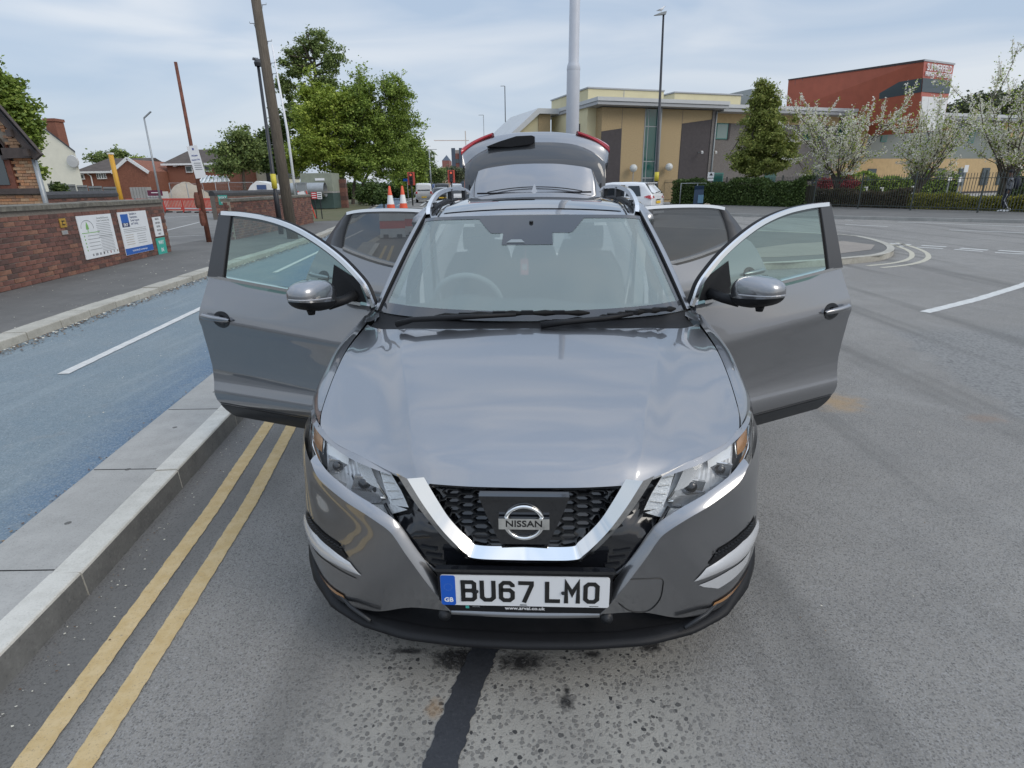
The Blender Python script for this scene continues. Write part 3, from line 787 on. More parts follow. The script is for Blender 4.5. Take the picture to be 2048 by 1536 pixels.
def bbox(par, x, z, w_, h_, mt, name='print', y=-.0068):
    q = MB(); q.box((x, y, z), (w_, .001, h_)); return q.build(name, mt, par)
M['board'] = mat('white_board', (.74,.76,.77), .4, 0, .05, 5)
M['blueprint'] = mat('blue_print', (.03,.12,.42), .5); M['greenprint'] = mat('green_print', (.20,.42,.12), .6)
b1, w_, h_ = board('notice_board', 'white notice board with a green tree emblem and lines of small text', ((145,434),(215,426),(234,505),(169,521)), M['board'])
q = MB(); pts = [(-w_*.27+w_*.17*math.cos(R(a)), -.007, h_*.22+h_*.17*math.sin(R(a))) for a in range(-10, 191, 12)]; q.tube(pts, .006, 4); q.build('arch_print', M['inkgrey'], b1)
q = MB(); q.prismM([(-w_*.27-.05,h_*.18),(-w_*.27+.05,h_*.18),(-w_*.27+.035,h_*.28),(-w_*.27,h_*.36),(-w_*.27-.035,h_*.27)], .001, Matrix.Translation((0,-.0078,0))); q.build('tree_emblem', M['greenprint'], b1)
bbox(b1, -w_*.27, h_*.15, .02, h_*.07, M['greenprint'], 'tree_emblem')
btext(b1, 'Summerfield Resource\nCentre Community Hub', .052, w_*.22, h_*.385, M['inkgrey'], sx=.9)
for i in range(9): bbox(b1, w_*.20+random.uniform(-.01,.01), h_*.29-i*.034, w_*.42+random.uniform(-.04,.02), .010, M['inkgrey'])
bbox(b1, -w_*.2, h_*.10, w_*.5, .014, M['greenprint'])
for i in range(5):
    bbox(b1, -w_*.40, h_*.03-i*h_*.082, .03, .03, M['greenprint']); bbox(b1, -w_*.16, h_*.03-i*h_*.082, w_*.34+random.uniform(-.05,.02), .011, M['inkgrey'])
for i in range(11): bbox(b1, w_*.22, -h_*.01-i*.030, w_*.40+random.uniform(-.06,.02), .009, M['inkgrey'])
for i, (c, ww) in enumerate(((M['inkgrey'],.05),(M['inkgrey'],.09),(M['inkgrey'],.06),(M['ink'],.04),(M['ink'],.025),(mat('maroon', (.3,.08,.08), .6),.035),(M['inkgrey'],.035),(M['sand'],.04))):
    bbox(b1, -w_*.28+i*w_*.105, -h_*.42, ww, .045, c, 'logo')
b2_, w_, h_ = board('notice_board', 'white and blue employment training board at the right of the tree board', ((228,427),(286,419),(303,499),(250,512)), M['board'])
bbox(b2_, -w_*.30, h_*.35, w_*.25, h_*.20, M['blueprint'], 'logo'); bbox(b2_, -w_*.30, h_*.20, w_*.25, h_*.10, mat('navy', (.02,.03,.10), .5), 'logo')
btext(b2_, 'EBCF', .085, -w_*.30, h_*.20, M['white'], -.0080, .02)
btext(b2_, 'Specialists in\nEmployment,\nCareer Support\nand Training', .070, -w_*.12, h_*.33, mat('dark_blue_ink', (.05,.07,.16), .6), align='LEFT', sx=.88)
for i in range(3): bbox(b2_, -w_*.02, h_*.10-i*.035, w_*.80, .010, M['inkgrey'])
for i in range(5):
    bbox(b2_, -w_*.26, -h_*.04-i*.05, w_*.28, .010, M['sand']); bbox(b2_, w_*.16, -h_*.04-i*.05, w_*.32, .010, M['inkgrey'])
bbox(b2_, 0, -h_*.42, w_-.004, h_*.15, M['blueprint'], 'blue_band')
btext(b2_, 'Tel: 0121 454 5225  www.ebcf.org.uk', .048, 0, -h_*.42, M['white'], -.0078, .01, sx=.92)
b3_, w_, h_ = board('notice_board', 'narrow white private car park notice at the end of the brick wall', ((299,436),(315,432),(325,469),(309,475)), M['board'])
for i, s in enumerate(('PRIVATE','CAR PARK','CENTRE','VISITORS','ONLY')): btext(b3_, s, .062, 0, h_*.38-i*h_*.19, M['ink'], bold=.015, sx=.85)
b4_, w_, h_ = board('way_in_sign', 'green WAY IN sign below the car park notice at the wall end', ((308,478),(325,473),(331,506),(314,512)), mat('sign_green', (.05,.40,.32), .5))
btext(b4_, 'WAY', .13, 0, h_*.22, M['white'], bold=.02, sx=.9); btext(b4_, 'IN', .13, 0, -h_*.22, M['white'], bold=.02)
b5_, w_, h_ = board('hydrant_sign', 'small weathered yellow plate on the brick wall left of the boards', ((112,438),(124,436),(129,454),(117,456)), mat('faded_yellow', (.40,.24,.04), .7, 0, .5, 40))
bbox(b5_, 0, h_*.2, w_*.5, .02, M['ink']); bbox(b5_, 0, -h_*.2, w_*.5, .02, M['ink']); bbox(b5_, -w_*.1, 0, .015, h_*.5, M['ink'])
b6_, w_, h_ = board('vent_plate', 'small grey square plate below the yellow plate on the wall', ((118,462),(129,460),(131,468),(120,470)), M['conc'])
bbox(b6_, 0, 0, w_*.6, h_*.6, M['inkgrey'], 'plate_hole')

# ================================================================== the grey crossover in front
car = thing('parked_car', 'grey crossover facing the camera with all doors and its tailgate open', 'car', (0.030, 1.46408, 0), -0.0505)
P_ = M['paint']
def both(fn):
    for mir in (False, True): fn(mir)
def mx(p, mir): return (-p[0], p[1], p[2]) if mir else tuple(p)

# ---- bonnet
bon = Net([
 [(0,.03,.775),(.15,.034,.775),(.26,.047,.774),(.318,.060,.773),(.345,.07,.7725),(.42,.11,.782),(.53,.172,.803),(.64,.24,.822),(.712,.32,.845)],
 [(0,.12,.840),(.16,.124,.840),(.29,.138,.836),(.350,.150,.832),(.378,.16,.829),(.46,.19,.821),(.56,.245,.826),(.665,.32,.842),(.735,.40,.862)],
 [(0,.30,.905),(.17,.302,.904),(.32,.315,.900),(.388,.322,.897),(.418,.33,.892),(.50,.355,.874),(.60,.395,.868),(.69,.46,.872),(.756,.53,.888)],
 [(0,.53,.957),(.19,.532,.956),(.36,.54,.951),(.445,.545,.948),(.478,.55,.9435),(.56,.565,.9245),(.65,.59,.914),(.722,.64,.918),(.772,.69,.926)],
 [(0,.76,.998),(.20,.762,.997),(.40,.77,.992),(.505,.775,.988),(.54,.78,.984),(.61,.795,.9675),(.68,.815,.960),(.74,.85,.9585),(.785,.89,.962)],
 [(0,.975,1.028),(.21,.98,1.026),(.42,1.005,1.020),(.545,1.04,1.014),(.58,1.05,1.0085),(.645,1.08,1.001),(.70,1.11,.995),(.752,1.16,.992),(.790,1.21,.993)],
])
gb_ = bon.grid(6)
full = np.concatenate([gb_[:, :0:-1]*np.array([-1,1,1]), gb_], axis=1)
shell('bonnet', full[::-1], (0, .012, -.014), P_, car)
# ---- front wings
wing = Net([
 [(.722,.325,.838),(.775,.43,.835),(.818,.52,.795),(.842,.56,.72),(.85,.58,.62)],
 [(.742,.41,.858),(.80,.49,.848),(.842,.56,.80),(.868,.60,.72),(.88,.62,.60)],
 [(.762,.54,.886),(.822,.59,.876),(.864,.63,.815),(.890,.66,.72),(.902,.67,.60)],
 [(.778,.70,.924),(.836,.73,.910),(.876,.75,.84),(.900,.76,.74),(.908,.77,.66)],
 [(.791,.90,.963),(.850,.90,.944),(.884,.91,.87),(.903,.92,.77),(.908,.93,.70)],
 [(.796,1.08,.984),(.856,1.08,.966),(.886,1.09,.89),(.902,1.10,.78),(.905,1.11,.66)],
 [(.800,1.24,1.000),(.856,1.27,.985),(.886,1.29,.91),(.900,1.30,.78),(.902,1.31,.42)],
 [(.792,1.36,1.035),(.835,1.36,1.015),(.868,1.35,.93),(.885,1.35,.78),(.885,1.35,.42)],
])
both(lambda m: gmesh('front_wing', wing.grid(5), P_, car, m))

# ---- front bumper corners
def Cpt(*a): return [tuple(p) for p in a]
cor = Net([
 Cpt((.425,.044,.620),(.490,.060,.660),(.575,.098,.692),(.672,.165,.728),(.745,.255,.775),(.806,.40,.800),(.842,.55,.800)),
 Cpt((.400,.038,.590),(.492,.064,.612),(.585,.112,.635),(.688,.19,.665),(.778,.30,.695),(.838,.435,.715),(.872,.59,.715)),
 Cpt((.375,.031,.548),(.488,.062,.552),(.595,.114,.562),(.708,.195,.580),(.795,.315,.600),(.848,.455,.620),(.878,.60,.62)),
 Cpt((.342,.025,.495),(.472,.056,.486),(.597,.110,.486),(.720,.195,.500),(.806,.318,.520),(.856,.450,.540),(.880,.58,.55)),
 Cpt((.310,.019,.445),(.452,.052,.424),(.597,.108,.418),(.727,.195,.424),(.815,.320,.436),(.866,.450,.450),(.888,.56,.46)),
 Cpt((.272,.014,.388),(.417,.048,.362),(.576,.104,.345),(.714,.192,.340),(.812,.315,.346),(.868,.440,.358),(.892,.55,.365)),
 Cpt((.236,.012,.335),(.374,.040,.322),(.520,.088,.262),(.672,.170,.240),(.788,.305,.250),(.858,.430,.268),(.890,.54,.28)),
])
both(lambda m: gmesh('front_bumper', cor.grid(6), P_, car, m))
def patch(name, net, polyrows, off, mt, par, mir, k=6):
    """a thin skin following a net: polyrows = [[(u,v)...] top row, [(u,v)...] bottom row]"""
    top, bot = polyrows; n = 24; rows = []
    def samp(pl, t):
        s_ = t*(len(pl)-1); i = min(int(s_), len(pl)-2); f = s_-i
        return (pl[i][0]*(1-f)+pl[i+1][0]*f, pl[i][1]*(1-f)+pl[i+1][1]*f)
    for r_ in range(k+1):
        row = []
        for c_ in range(n+1):
            a = samp(top, c_/n); b = samp(bot, c_/n); f = r_/k
            u, v = a[0]*(1-f)+b[0]*f, a[1]*(1-f)+b[1]*f
            p = net.ev(u, v); d1 = net.ev(min(u+.02, net.C-1), v)-net.ev(max(u-.02, 0), v); d2 = net.ev(u, min(v+.02, net.R-1))-net.ev(u, max(v-.02, 0))
            nn = np.cross(d1, d2); nn = nn/np.linalg.norm(nn)
            if nn[1] > 0: nn = -nn
            o_ = off if not callable(off) else off(c_/n, f)
            row.append(p+nn*o_)
        rows.append(row)
    return gmesh(name, rows, mt, par, mir)
# bright flange around the black centre
crease = [(.715,.215,.768),(.672,.165,.728),(.575,.098,.692),(.490,.060,.660),(.425,.044,.620),(.400,.038,.590),(.375,.031,.548),(.342,.025,.495),(.310,.019,.445),(.272,.014,.388),(.236,.012,.335)]
def flange(m):
    c = [np.array(p) for p in crease]; pts = [cr(c, t) for t in np.linspace(0, len(c)-1, 50)]
    a = [p+np.array((.002,-.003,-.003)) for p in pts]
    b = []
    for i, p in enumerate(pts):
        t = pts[min(i+1, 49)]-pts[max(i-1, 0)]; t = t/np.linalg.norm(t)
        nrm = np.array((t[2], 0, -t[0]));  nrm = nrm/np.linalg.norm(nrm)
        if nrm[2] < 0: nrm = -nrm
        f = .019*min(1, i/6+.25)
        b.append(p+nrm*f*np.array((-1 if nrm[0] > 0 else 1, 1, 1)) + np.array((-.004, .022, .004)))
    mid = [(x+y)/2+np.array((0,-.004,.002)) for x, y in zip(a, b)]
    gmesh('bumper_edge', [a, mid, b], P_, car, m)
both(flange)
# flange across the bottom under the plate
g = []
for x in np.linspace(-.236, .236, 15):
    y = .003+.009*(abs(x)/.236)**2
    g.append([(x, y-.004, .326),(x, y-.006, .336),(x, y+.006, .346),(x, y+.03, .352)])
gmesh('bumper_edge', np.array(g).transpose(1,0,2), P_, car)
# ---- gloss black centre
gb_x = [0,.3,.5,.6,.7,.8]; gb_y = [0,.015,.06,.11,.19,.33]
def plan(x): return float(np.interp(abs(x), gb_x, gb_y))
cz = [p[2] for p in crease][::-1]; cx_ = [p[0] for p in crease][::-1]
g = []
for z in list(np.linspace(.345, .60, 8))+list(np.linspace(.63, .79, 6)):
    xm = float(np.interp(z, cz, cx_))-.012
    g.append([(xm*t, plan(xm*t)+.034+max(0, z-.60)*.62+max(0, min(1,(abs(xm*t)-.34)/.05))*max(0,min(1,(z-.60)/.03))*.05, z) for t in np.linspace(-1, 1, 31)])
gmesh('grille_surround', g, M['gloss'], car)
# shelf between grille and bonnet lip
gmesh('grille_shelf', [[(x, plan(x)+.045, .762-.004) for x in np.linspace(-.36,.36,21)], [(x, plan(x)+.17, .80) for x in np.linspace(-.36,.36,21)]], M['gloss'], car)
# ---- honeycomb grille
V_in = [(0,.583),(.14,.582),(.168,.600),(.222,.665),(.258,.730),(.292,.800)]
def vin(z): return float(np.interp(z, [p[1] for p in V_in[1:]], [p[0] for p in V_in[1:]]))
hc = MB(); hw, hh = .030, .0125
row = 0; z = .592
while z < .772:
    x0 = (row % 2)*hw*1.5*1.0
    for i in range(-9, 10):
        xc = i*hw*3.0 + x0
        if abs(xc) < vin(min(z, .79))-.004 and not (abs(xc) < .085+(z-.6)*.28):
            y = .045 + plan(xc)+max(0, z-.60)*.30-.012
            c = [(xc-hw, z), (xc-hw*.5, z+hh), (xc+hw*.5, z+hh), (xc+hw, z), (xc+hw*.5, z-hh), (xc-hw*.5, z-hh)]
            for j in range(6):
                a, b = c[j], c[(j+1) % 6]
                hc.bar((a[0]*.96+xc*.04, y, a[1]*.96+z*.04), (b[0]*.96+xc*.04, y, b[1]*.96+z*.04), .0032, .014, up=(0,1,0))
    row += 1; z += hh
h_ = hc.build('honeycomb_grille', M['black2'], car); h_['kind'] = 'stuff'
# ---- chrome V
V_out = [(0,.002,.533),(.149,.005,.536),(.194,.008,.557),(.261,.014,.631),(.326,.022,.725),(.380,.034,.820)]
V_i3 = [(0,.0,.585),(.136,.004,.583),(.166,.007,.601),(.224,.012,.668),(.262,.016,.735),(.298,.022,.806)]
def vgrid():
    rows = [[], [], [], [], []]
    ts = np.linspace(0, 5, 41)
    o_ = [cr([np.array(p) for p in V_out], t) for t in ts]; i_ = [cr([np.array(p) for p in V_i3], t) for t in ts]
    for a, b in zip(o_, i_):
        dz_ = -.034*max(0, len(rows[0])/8-4.0); rows[0].append(a+np.array((0,.05,dz_))); rows[1].append(a+np.array((0,-.004,0)))
        rows[2].append(a*.55+b*.45+np.array((0,-.020,0))); rows[3].append(b+np.array((0,.010,0))); rows[4].append(b+np.array((0,.06,-.004+dz_)))
    out = []
    for r_ in rows:
        r_ = np.array(r_); out.append(np.concatenate([r_[:0:-1]*np.array([-1,1,1]), r_]))
    return np.array(out)
vg = vgrid()
vv = MB()
for a, b in ((0,1),(1,2),(2,3),(3,4)):
    n = vg.shape[1]; k0 = len(vv.v); vv.v += [tuple(p) for p in vg[a]]+[tuple(p) for p in vg[b]]
    vv.f += [(k0+i, k0+i+1, k0+n+i+1, k0+n+i) for i in range(n-1)]
vo = vv.build('chrome_grille_bar', M['chrome'], car, True)
# ---- slats on the black panels either side
def slats(m):
    for j, (z, x0, x1) in enumerate(((.545,.275,.330),(.520,.262,.314),(.495,.250,.298),(.470,.245,.284))):
        s_ = MB(); y0 = plan(x0)+.034; y1 = plan(x1)+.034
        s_.bar(mx((x0,y0,z),m), mx((x1,y1,z+.004),m), .020, .0045, up=(0,0,1)); s_.build('slat', M['black2'], car)
    for j in range(9):
        t = .8+j*.46; a = cr([np.array(p) for p in V_out], t)
        s_ = MB(); s_.bar(mx(a+np.array((.008,.028,-.006)),m), mx(a+np.array((.030,.036,.000)),m), .012, .003); s_.build('slat', M['black2'], car)
both(slats)
# rib that separates the black side panel from the grille
def rib(m):
    t_ = MB(); t_.tube([mx(p,m) for p in ((.45,.115,.665),(.40,.07,.60),(.345,.055,.52),(.29,.045,.47),(.22,.036,.452),(0,.030,.450))], .0065, 6); t_.build('panel_rib', M['gloss'], car, True)
both(rib)
# ---- badge
bp = MB(); bp.prismM([(-.132,.766),(.132,.766),(.118,.72),(.072,.604),(-.072,.604),(-.118,.72)], .035, Matrix.Translation((0,-.006,0)))
bp.build('badge_panel', M['gloss'], car)
b2 = MB(); b2.box((0,.000,.7655),(.262,.030,.012)); b2.build('badge_panel_lip', M['gloss'], car)
bd = MB()
prof = [(.050,-.004),(.0505,-.012),(.056,-.016),(.0615,-.012),(.0625,-.002)]
v = []; nseg = 48
for r_, h2 in prof:
    for k in range(nseg):
        a = 2*math.pi*k/nseg; v.append((r_*math.cos(a), h2-.004, .684+r_*.96*math.sin(a)))
f = []
for i in range(len(prof)-1):
    for k in range(nseg): f.append((i*nseg+k, (i+1)*nseg+k, (i+1)*nseg+(k+1) % nseg, i*nseg+(k+1) % nseg))
ring = pm('badge', v, f, M['chrome'], car, True)
pb = MB(); pb.prismM([(-.0745,.667),(.0745,.667),(.0745,.703),(-.0745,.703)], .012, Matrix.Translation((0,-.024,0)))
pb.build('badge_bar', M['chrome'], ring)
RX = Matrix.Rotation(math.pi/2, 4, 'X')
text('badge_lettering', 'NISSAN', .0290, Matrix.Translation((0,-.0247,.6855)) @ RX, M['ink'], ring, .0004, .018, sx=1.12)
# ---- number plate
hold = MB(); hold.prismM([(-.268,.512),(.268,.512),(.268,.40),(.235,.358),(-.235,.358),(-.268,.40)], .02, Matrix.Translation((0,-.012,0)))
holder = hold.build('plate_holder', M['black'], car)
h2 = MB(); h2.box((0,-.008,.514),(.545,.022,.010)); h2.build('plate_holder_lip', M['gloss'], holder)
def rrect(x0, z0, x1, z1, r_, n=5):
    out = []
    for cx0, cz0, a0 in ((x1-r_, z1-r_, 0), (x0+r_, z1-r_, 90), (x0+r_, z0+r_, 180), (x1-r_, z0+r_, 270)):
        for k in range(n+1):
            a = R(a0+90*k/n); out.append((cx0+r_*math.cos(a), cz0+r_*math.sin(a)))
    return out[::-1]
pl = MB(); pl.prismM(rrect(-.26,.384,.26,.495,.008), .004, Matrix.Translation((0,-.016,0)))
plate = pl.build('number_plate', M['plate'], car)
bl = MB(); bl.prismM(rrect(-.2595,.3845,-.214,.4945,.007), .001, Matrix.Translation((0,-.0168,0))); bl.build('blue_band', M['plateblue'], plate)
text('country_letters', 'GB', .022, Matrix.Translation((-.2365,-.0172,.404)) @ RX, M['white'], plate, .0003, .03)
st = MB()
for k in range(12):
    a = 2*math.pi*k/12; c = (-.2365+.0125*math.cos(a), -.0171, .452+.0125*math.sin(a)); st.box(c, (.0022,.0004,.0022))
st.build('star_ring', mat('faint_yellow', (.10,.22,.50), .5), plate)
GL = {
 'B': [[(7,7),(7,72),(35,72),(42,66),(42,47),(36,41),(7,41)], [(7,7),(36,7),(43,14),(43,34),(36,41)], [(0,72),(14,72)], [(0,7),(14,7)]],
 'U': [[(7,79),(7,16),(16,7),(34,7),(43,16),(43,79)]],
 '6': [[(43,57),(43,63),(34,72),(16,72),(7,63),(7,16),(16,7),(34,7),(43,16),(43,36),(34,45),(7,45)]],
 '7': [[(2,72),(43,72),(43,64),(19,0)]],
 'L': [[(7,79),(7,7),(47,7)]],
 'M': [[(7,0),(7,72),(25,36),(43,72),(43,0)]],
 'O': [[(7,40),(7,16),(16,7),(34,7),(43,16),(43,63),(34,72),(16,72),(7,63),(7,40)]],
}
def ribbon(mb, pts, w_, x0, z0, y, th):
    P2 = [Vector((p[0]/1000, p[1]/1000)) for p in pts]; n = len(P2); L_ = []; R_ = []
    closed = (P2[0]-P2[-1]).length < 1e-6
    for i in range(n):
        if closed and i in (0, n-1): a = (P2[1]-P2[0]).normalized(); b = (P2[-1]-P2[-2]).normalized(); a, b = b, a
        else:
            a = (P2[i]-P2[i-1]).normalized() if i > 0 else (P2[1]-P2[0]).normalized()
            b = (P2[i+1]-P2[i]).normalized() if i < n-1 else a
        na, nb = Vector((-a.y, a.x)), Vector((-b.y, b.x)); nn = (na+nb).normalized(); s_ = (w_/2)/max(.35, nn.dot(na))
        L_.append(P2[i]+nn*s_); R_.append(P2[i]-nn*s_)
    k = len(mb.v)
    for q in L_+R_: mb.v.append((x0+q.x, y, z0+q.y))
    for q in L_+R_: mb.v.append((x0+q.x, y+th, z0+q.y))
    for i in range(n-1):
        mb.f += [(k+i, k+i+1, k+n+i+1, k+n+i), (k+i, k+2*n+i, k+2*n+i+1, k+i+1), (k+n+i, k+n+i+1, k+3*n+i+1, k+3*n+i)]
xx = -.2595+.062
for ch in 'BU67 LMO':
    if ch == ' ': xx += .0245; continue
    mb = MB()
    for j, pts in enumerate(GL[ch]): ribbon(mb, pts, .0135, xx, .3995, -.0176-j*.0003, .0014)
    mb.build('plate_letter', M['ink'], plate)
    xx += .0588
for x in (-.148, .118):
    s_ = MB(); s_.lathe([(.0001,-.0215),(.005,-.021),(.006,-.0175)], 10, (x,0,.438), 'Y'); s_.build('screw', M['black2'], plate)
text('supplier_print', 'ARVAL', .0075, Matrix.Translation((-.004,-.0166,.3888)) @ RX, M['ink'], plate, .0002, .02)
s_ = MB(); s_.box((.214,-.0165,.3885),(.028,.0006,.0018)); s_.build('maker_print', M['ink'], plate)
text('web_address', 'www.arval.co.uk', .0165, Matrix.Translation((0,-.0125,.3725)) @ RX, M['white'], holder, .0003, .012, sx=1.12)
s_ = MB(); s_.box((-.180,-.0125,.3745),(.011,.001,.010)); s_.build('logo_square', M['teal'], holder)
text('logo_word', 'ARVAL', .008, Matrix.Translation((-.152,-.0125,.3765)) @ RX, M['inkgrey'], holder, .0003)

# ---- lower intake, skirt and lip
g = []
for t in np.linspace(-1, 1, 41):
    x = .60*t; y = plan(x)
    g.append([(x, y+.03, .345),(x, y+.10, .32),(x, y+.11, .25),(x, y+.03, .238)])
gmesh('lower_intake', np.array(g).transpose(1,0,2), M['black'], car)
lipx = [0,.2,.4,.56,.69,.795,.862,.895,.905]; lipy = [-.012,-.006,.018,.075,.160,.280,.405,.50,.60]
g = []
for t in np.linspace(-1, 1, 61):
    s_ = abs(t)*(len(lipx)-1); i = min(int(s_), len(lipx)-2); f_ = s_-i
    x = (lipx[i]*(1-f_)+lipx[i+1]*f_)*(1 if t >= 0 else -1); y = lipy[i]*(1-f_)+lipy[i+1]*f_
    up = .0 + .045*max(0, abs(x)-.66)/.2
    e = 1 if abs(x) > .5 else 0
    g.append([(x*.985, y+.060, .234+up*1.5),(x, y+.018, .232+up*1.3),(x*1.004, y+.002, .226+up),(x*1.004, y-.006, .216+up*.5),(x, y+.004, .203+up*.3),(x*.985, y+.06, .194)])
gmesh('front_lip', np.array(g).transpose(1,0,2), M['black'], car)
def lipend(m):
    g = [[(.36,.05,.330),(.50,.10,.266),(.60,.16,.250)],[(.36,.10,.335),(.50,.14,.285),(.60,.19,.262)]]
    t_ = MB(); t_.tube([mx(p,m) for p in ((.52,.055,.250),(.60,.105,.262),(.68,.180,.272),(.74,.262,.292))], .007, 6); t_.build('lip_edge', M['black2'], car, True)
both(lipend)
def sensors(m):
    s_ = MB(); s_.lathe([(.0001,.004),(.011,.005),(.012,.009),(.020,.010),(.022,.05)], 14, mx((.262,.014,.305),m), 'Y'); s_.build('parking_sensor', M['black2'], car, True)
both(sensors)
# ---- fog fins
def fog(m):
    patch('fog_mesh', cor, [[(1.93,3.25),(2.2,2.74),(3.0,2.68),(3.9,2.95)], [(1.93,3.38),(2.5,3.26),(3.0,3.14),(3.9,3.45)]], .003, M['black'], car, m)
    def off(u, v): return .003+.006*math.sin(math.pi*min(1, v*1.0))*min(1, u*3)
    patch('fog_fin', cor, [[(1.64,4.04),(1.86,3.50),(2.5,3.24),(3.0,3.16),(4.3,3.65)], [(1.62,4.10),(2.0,4.06),(2.45,4.03),(2.95,4.08),(4.3,4.35)]], off, M['satin'], car, m)
    patch('fog_pocket', cor, [[(1.8,4.4),(2.6,4.22),(3.6,4.25)], [(1.95,4.60),(2.45,5.0),(3.5,4.75)]], .002, M['satin'] if not m else P_, car, m)
    patch('marker_strip', cor, [[(2.6,5.60),(3.3,5.52),(4.3,5.56)], [(2.6,5.74),(3.3,5.68),(4.3,5.72)]], .004, M['amber'], car, m)
    # fine honeycomb inside
    hm = MB()
    for i in range(15):
        for j in range(2):
            u = 2.1+i*.10; v_ = 2.82+(j+.1)*.13
            p = cor.ev(u, v_); hm.box(mx(p+np.array((.002,-.006,0)),m), (.009,.004,.004))
    props(hm.build('fog_mesh_bars', M['black2'], car), kind='stuff')
both(fog)
# towing-eye cover outline
pts = [cor.ev(u, v) for u, v in [(.05,3.66),(.4,3.62),(.78,3.66),(.93,4.2),(1.08,5.0),(1.10,5.85),(.7,5.88),(.22,5.2)]]
pts = [cr(pts, t)+np.array((0,-.0015,0)) for t in np.linspace(0, 7, 40)]
t_ = MB(); t_.tube(pts, .0016, 5); t_.build('towing_eye_cover_gap', M['ink'], car)
# seam under the bumper shoulder
def seam(m):
    pts = [cor.ev(u, 5.02+.0*u)+np.array((0,-.001,0)) for u in np.linspace(.9, 4.9, 40)]
both(seam)

# ---- headlights
T_ = [(.424,.122,.776),(.53,.165,.798),(.615,.222,.812),(.700,.30,.832),(.760,.385,.842),(.806,.49,.838)]
B_ = [(.338,.085,.655),(.475,.095,.618),(.575,.125,.645),(.680,.195,.690),(.755,.300,.745),(.812,.465,.800)]
def samp3(Pl, t): return cr([np.array(p) for p in Pl], t*(len(Pl)-1))
def hl(m):
    rows = []
    for r_ in range(9):
        f_ = r_/8; row = []
        for c_ in range(31):
            t = c_/30; a, b = samp3(T_, t), samp3(B_, t); p = a*(1-f_)+b*f_
            bul = .022*math.sin(math.pi*f_)*min(1, t*5, (1-t)*4)
            row.append(p+np.array((.35,-.75,.2))*bul)
        rows.append(row)
    rows = np.array(rows)
    body = gmesh('headlight', rows+np.array((-.012,.048,-.012)), M['lamphouse'], car, m)
    gmesh('lens', rows, M['lens'], body, m)
    def lp(t, f_, d=.0):
        a, b = samp3(T_, t), samp3(B_, t); p = a*(1-f_)+b*f_; return p+np.array((0, d, 0))
    def line(name, seq, r_, mt, d=.025, n=6):
        pts = [lp(t, f_, d) for t, f_ in seq]; q = MB(); q.tube([mx(p,m) for p in pts], r_, n); return q.build(name, mt, body, True)
    def strip(name, top, bot, mt, d=.026):
        q = [[], []]
        for j in range(13):
            for k, Ls in enumerate((top, bot)):
                s_ = j/12*(len(Ls)-1); i = min(int(s_), len(Ls)-2); f2 = s_-i
                t = Ls[i][0]*(1-f2)+Ls[i+1][0]*f2; f3 = Ls[i][1]*(1-f2)+Ls[i+1][1]*f2
                q[k].append(lp(t, f3, d))
        return gmesh(name, q, mt, body, m, smooth=False)
    drl = M['drl']
    strip('daytime_lamp', [(.03,.10),(.03,.55),(.04,.93)], [(.10,.14),(.115,.55),(.115,.82)], drl, .018)
    strip('daytime_lamp', [(.05,.97),(.18,.985),(.29,.97)], [(.11,.80),(.20,.80),(.27,.83)], drl, .018)
    for k in range(4):
        f_ = .2+k*.17; q = MB(); a = lp(.040,f_,.014); b = lp(.100,f_,.014); q.bar(mx(a,m), mx(b,m), .002, .002); q.build('lamp_rib', M['chrome'], body)
    strip('reflector_floor', [(.125,.12),(.30,.12),(.46,.12),(.60,.16)], [(.125,.86),(.30,.88),(.46,.90),(.58,.88)], M['bowl2'], .036)
    # bottom reflector outline, boomerang
    line('chrome_line', [(.13,.70),(.25,.74),(.42,.86),(.62,.90),(.80,.86),(.93,.70)], .0065, M['chrome'])
    line('chrome_line', [(.13,.70),(.17,.30),(.20,.12)], .0045, M['chrome'])
    line('chrome_line', [(.17,.10),(.40,.07),(.62,.08),(.85,.12),(.95,.4)], .0045, M['chrome'])
    # reflector bowls
    for (t, f_, s_) in ((.245,.50,.036), (.47,.48,.032)):
        c = lp(t, f_, .040)
        q = MB(); q.prismM([(-s_*1.25,-s_*.7),(s_*.9,-s_*.9),(s_*1.25,s_*.5),(-s_*.8,s_*.85)], .012, Matrix.Translation(mx(c+np.array((0,-.018,0)),m))); q.build('reflector', M['bowl'], body)
        q = MB(); q.lathe([(.0001,-.012),(s_*.35,-.009),(s_*.52,-.002),(s_*.60,.006)], 16, mx(c+np.array((0,-.020,0)),m), 'Y'); q.build('projector', M['gloss'] if s_ > .028 else M['chrome'], body, True)
    strip('reflector_step', [(.15,.56),(.25,.60),(.36,.66)], [(.15,.74),(.24,.78),(.38,.84)], M['bowl'], .012)
    strip('reflector_step', [(.15,.14),(.20,.14),(.26,.16)], [(.14,.50),(.19,.46),(.24,.40)], M['bowl'], .014)
    strip('reflector_step', [(.40,.66),(.52,.72),(.60,.74)], [(.42,.80),(.52,.84),(.60,.84)], M['satin'], .016)
    strip('reflector_step', [(.34,.16),(.46,.16),(.56,.20)], [(.36,.30),(.47,.34),(.55,.40)], M['satin'], .018)
    strip('indicator', [(.62,.22),(.72,.20),(.82,.24)], [(.63,.50),(.72,.60),(.80,.62)], M['amber'], .018)
    strip('indicator', [(.66,.68),(.76,.70),(.86,.66)], [(.66,.76),(.76,.78),(.86,.74)], M['amber'], .020)
    line('chrome_line', [(.60,.15),(.62,.56),(.80,.70),(.90,.50)], .0025, M['chrome'])
    # bright body-coloured brow along the bonnet
    q = [[], []]
    for j in range(21):
        a = samp3(T_, j/20); q[0].append(a+np.array((-.004,.004,.004))); q[1].append(lp(j/20, .06, -.006)+np.array((.35,-.75,.2))*.004)
    gmesh('headlight_brow', q, P_, body, m)
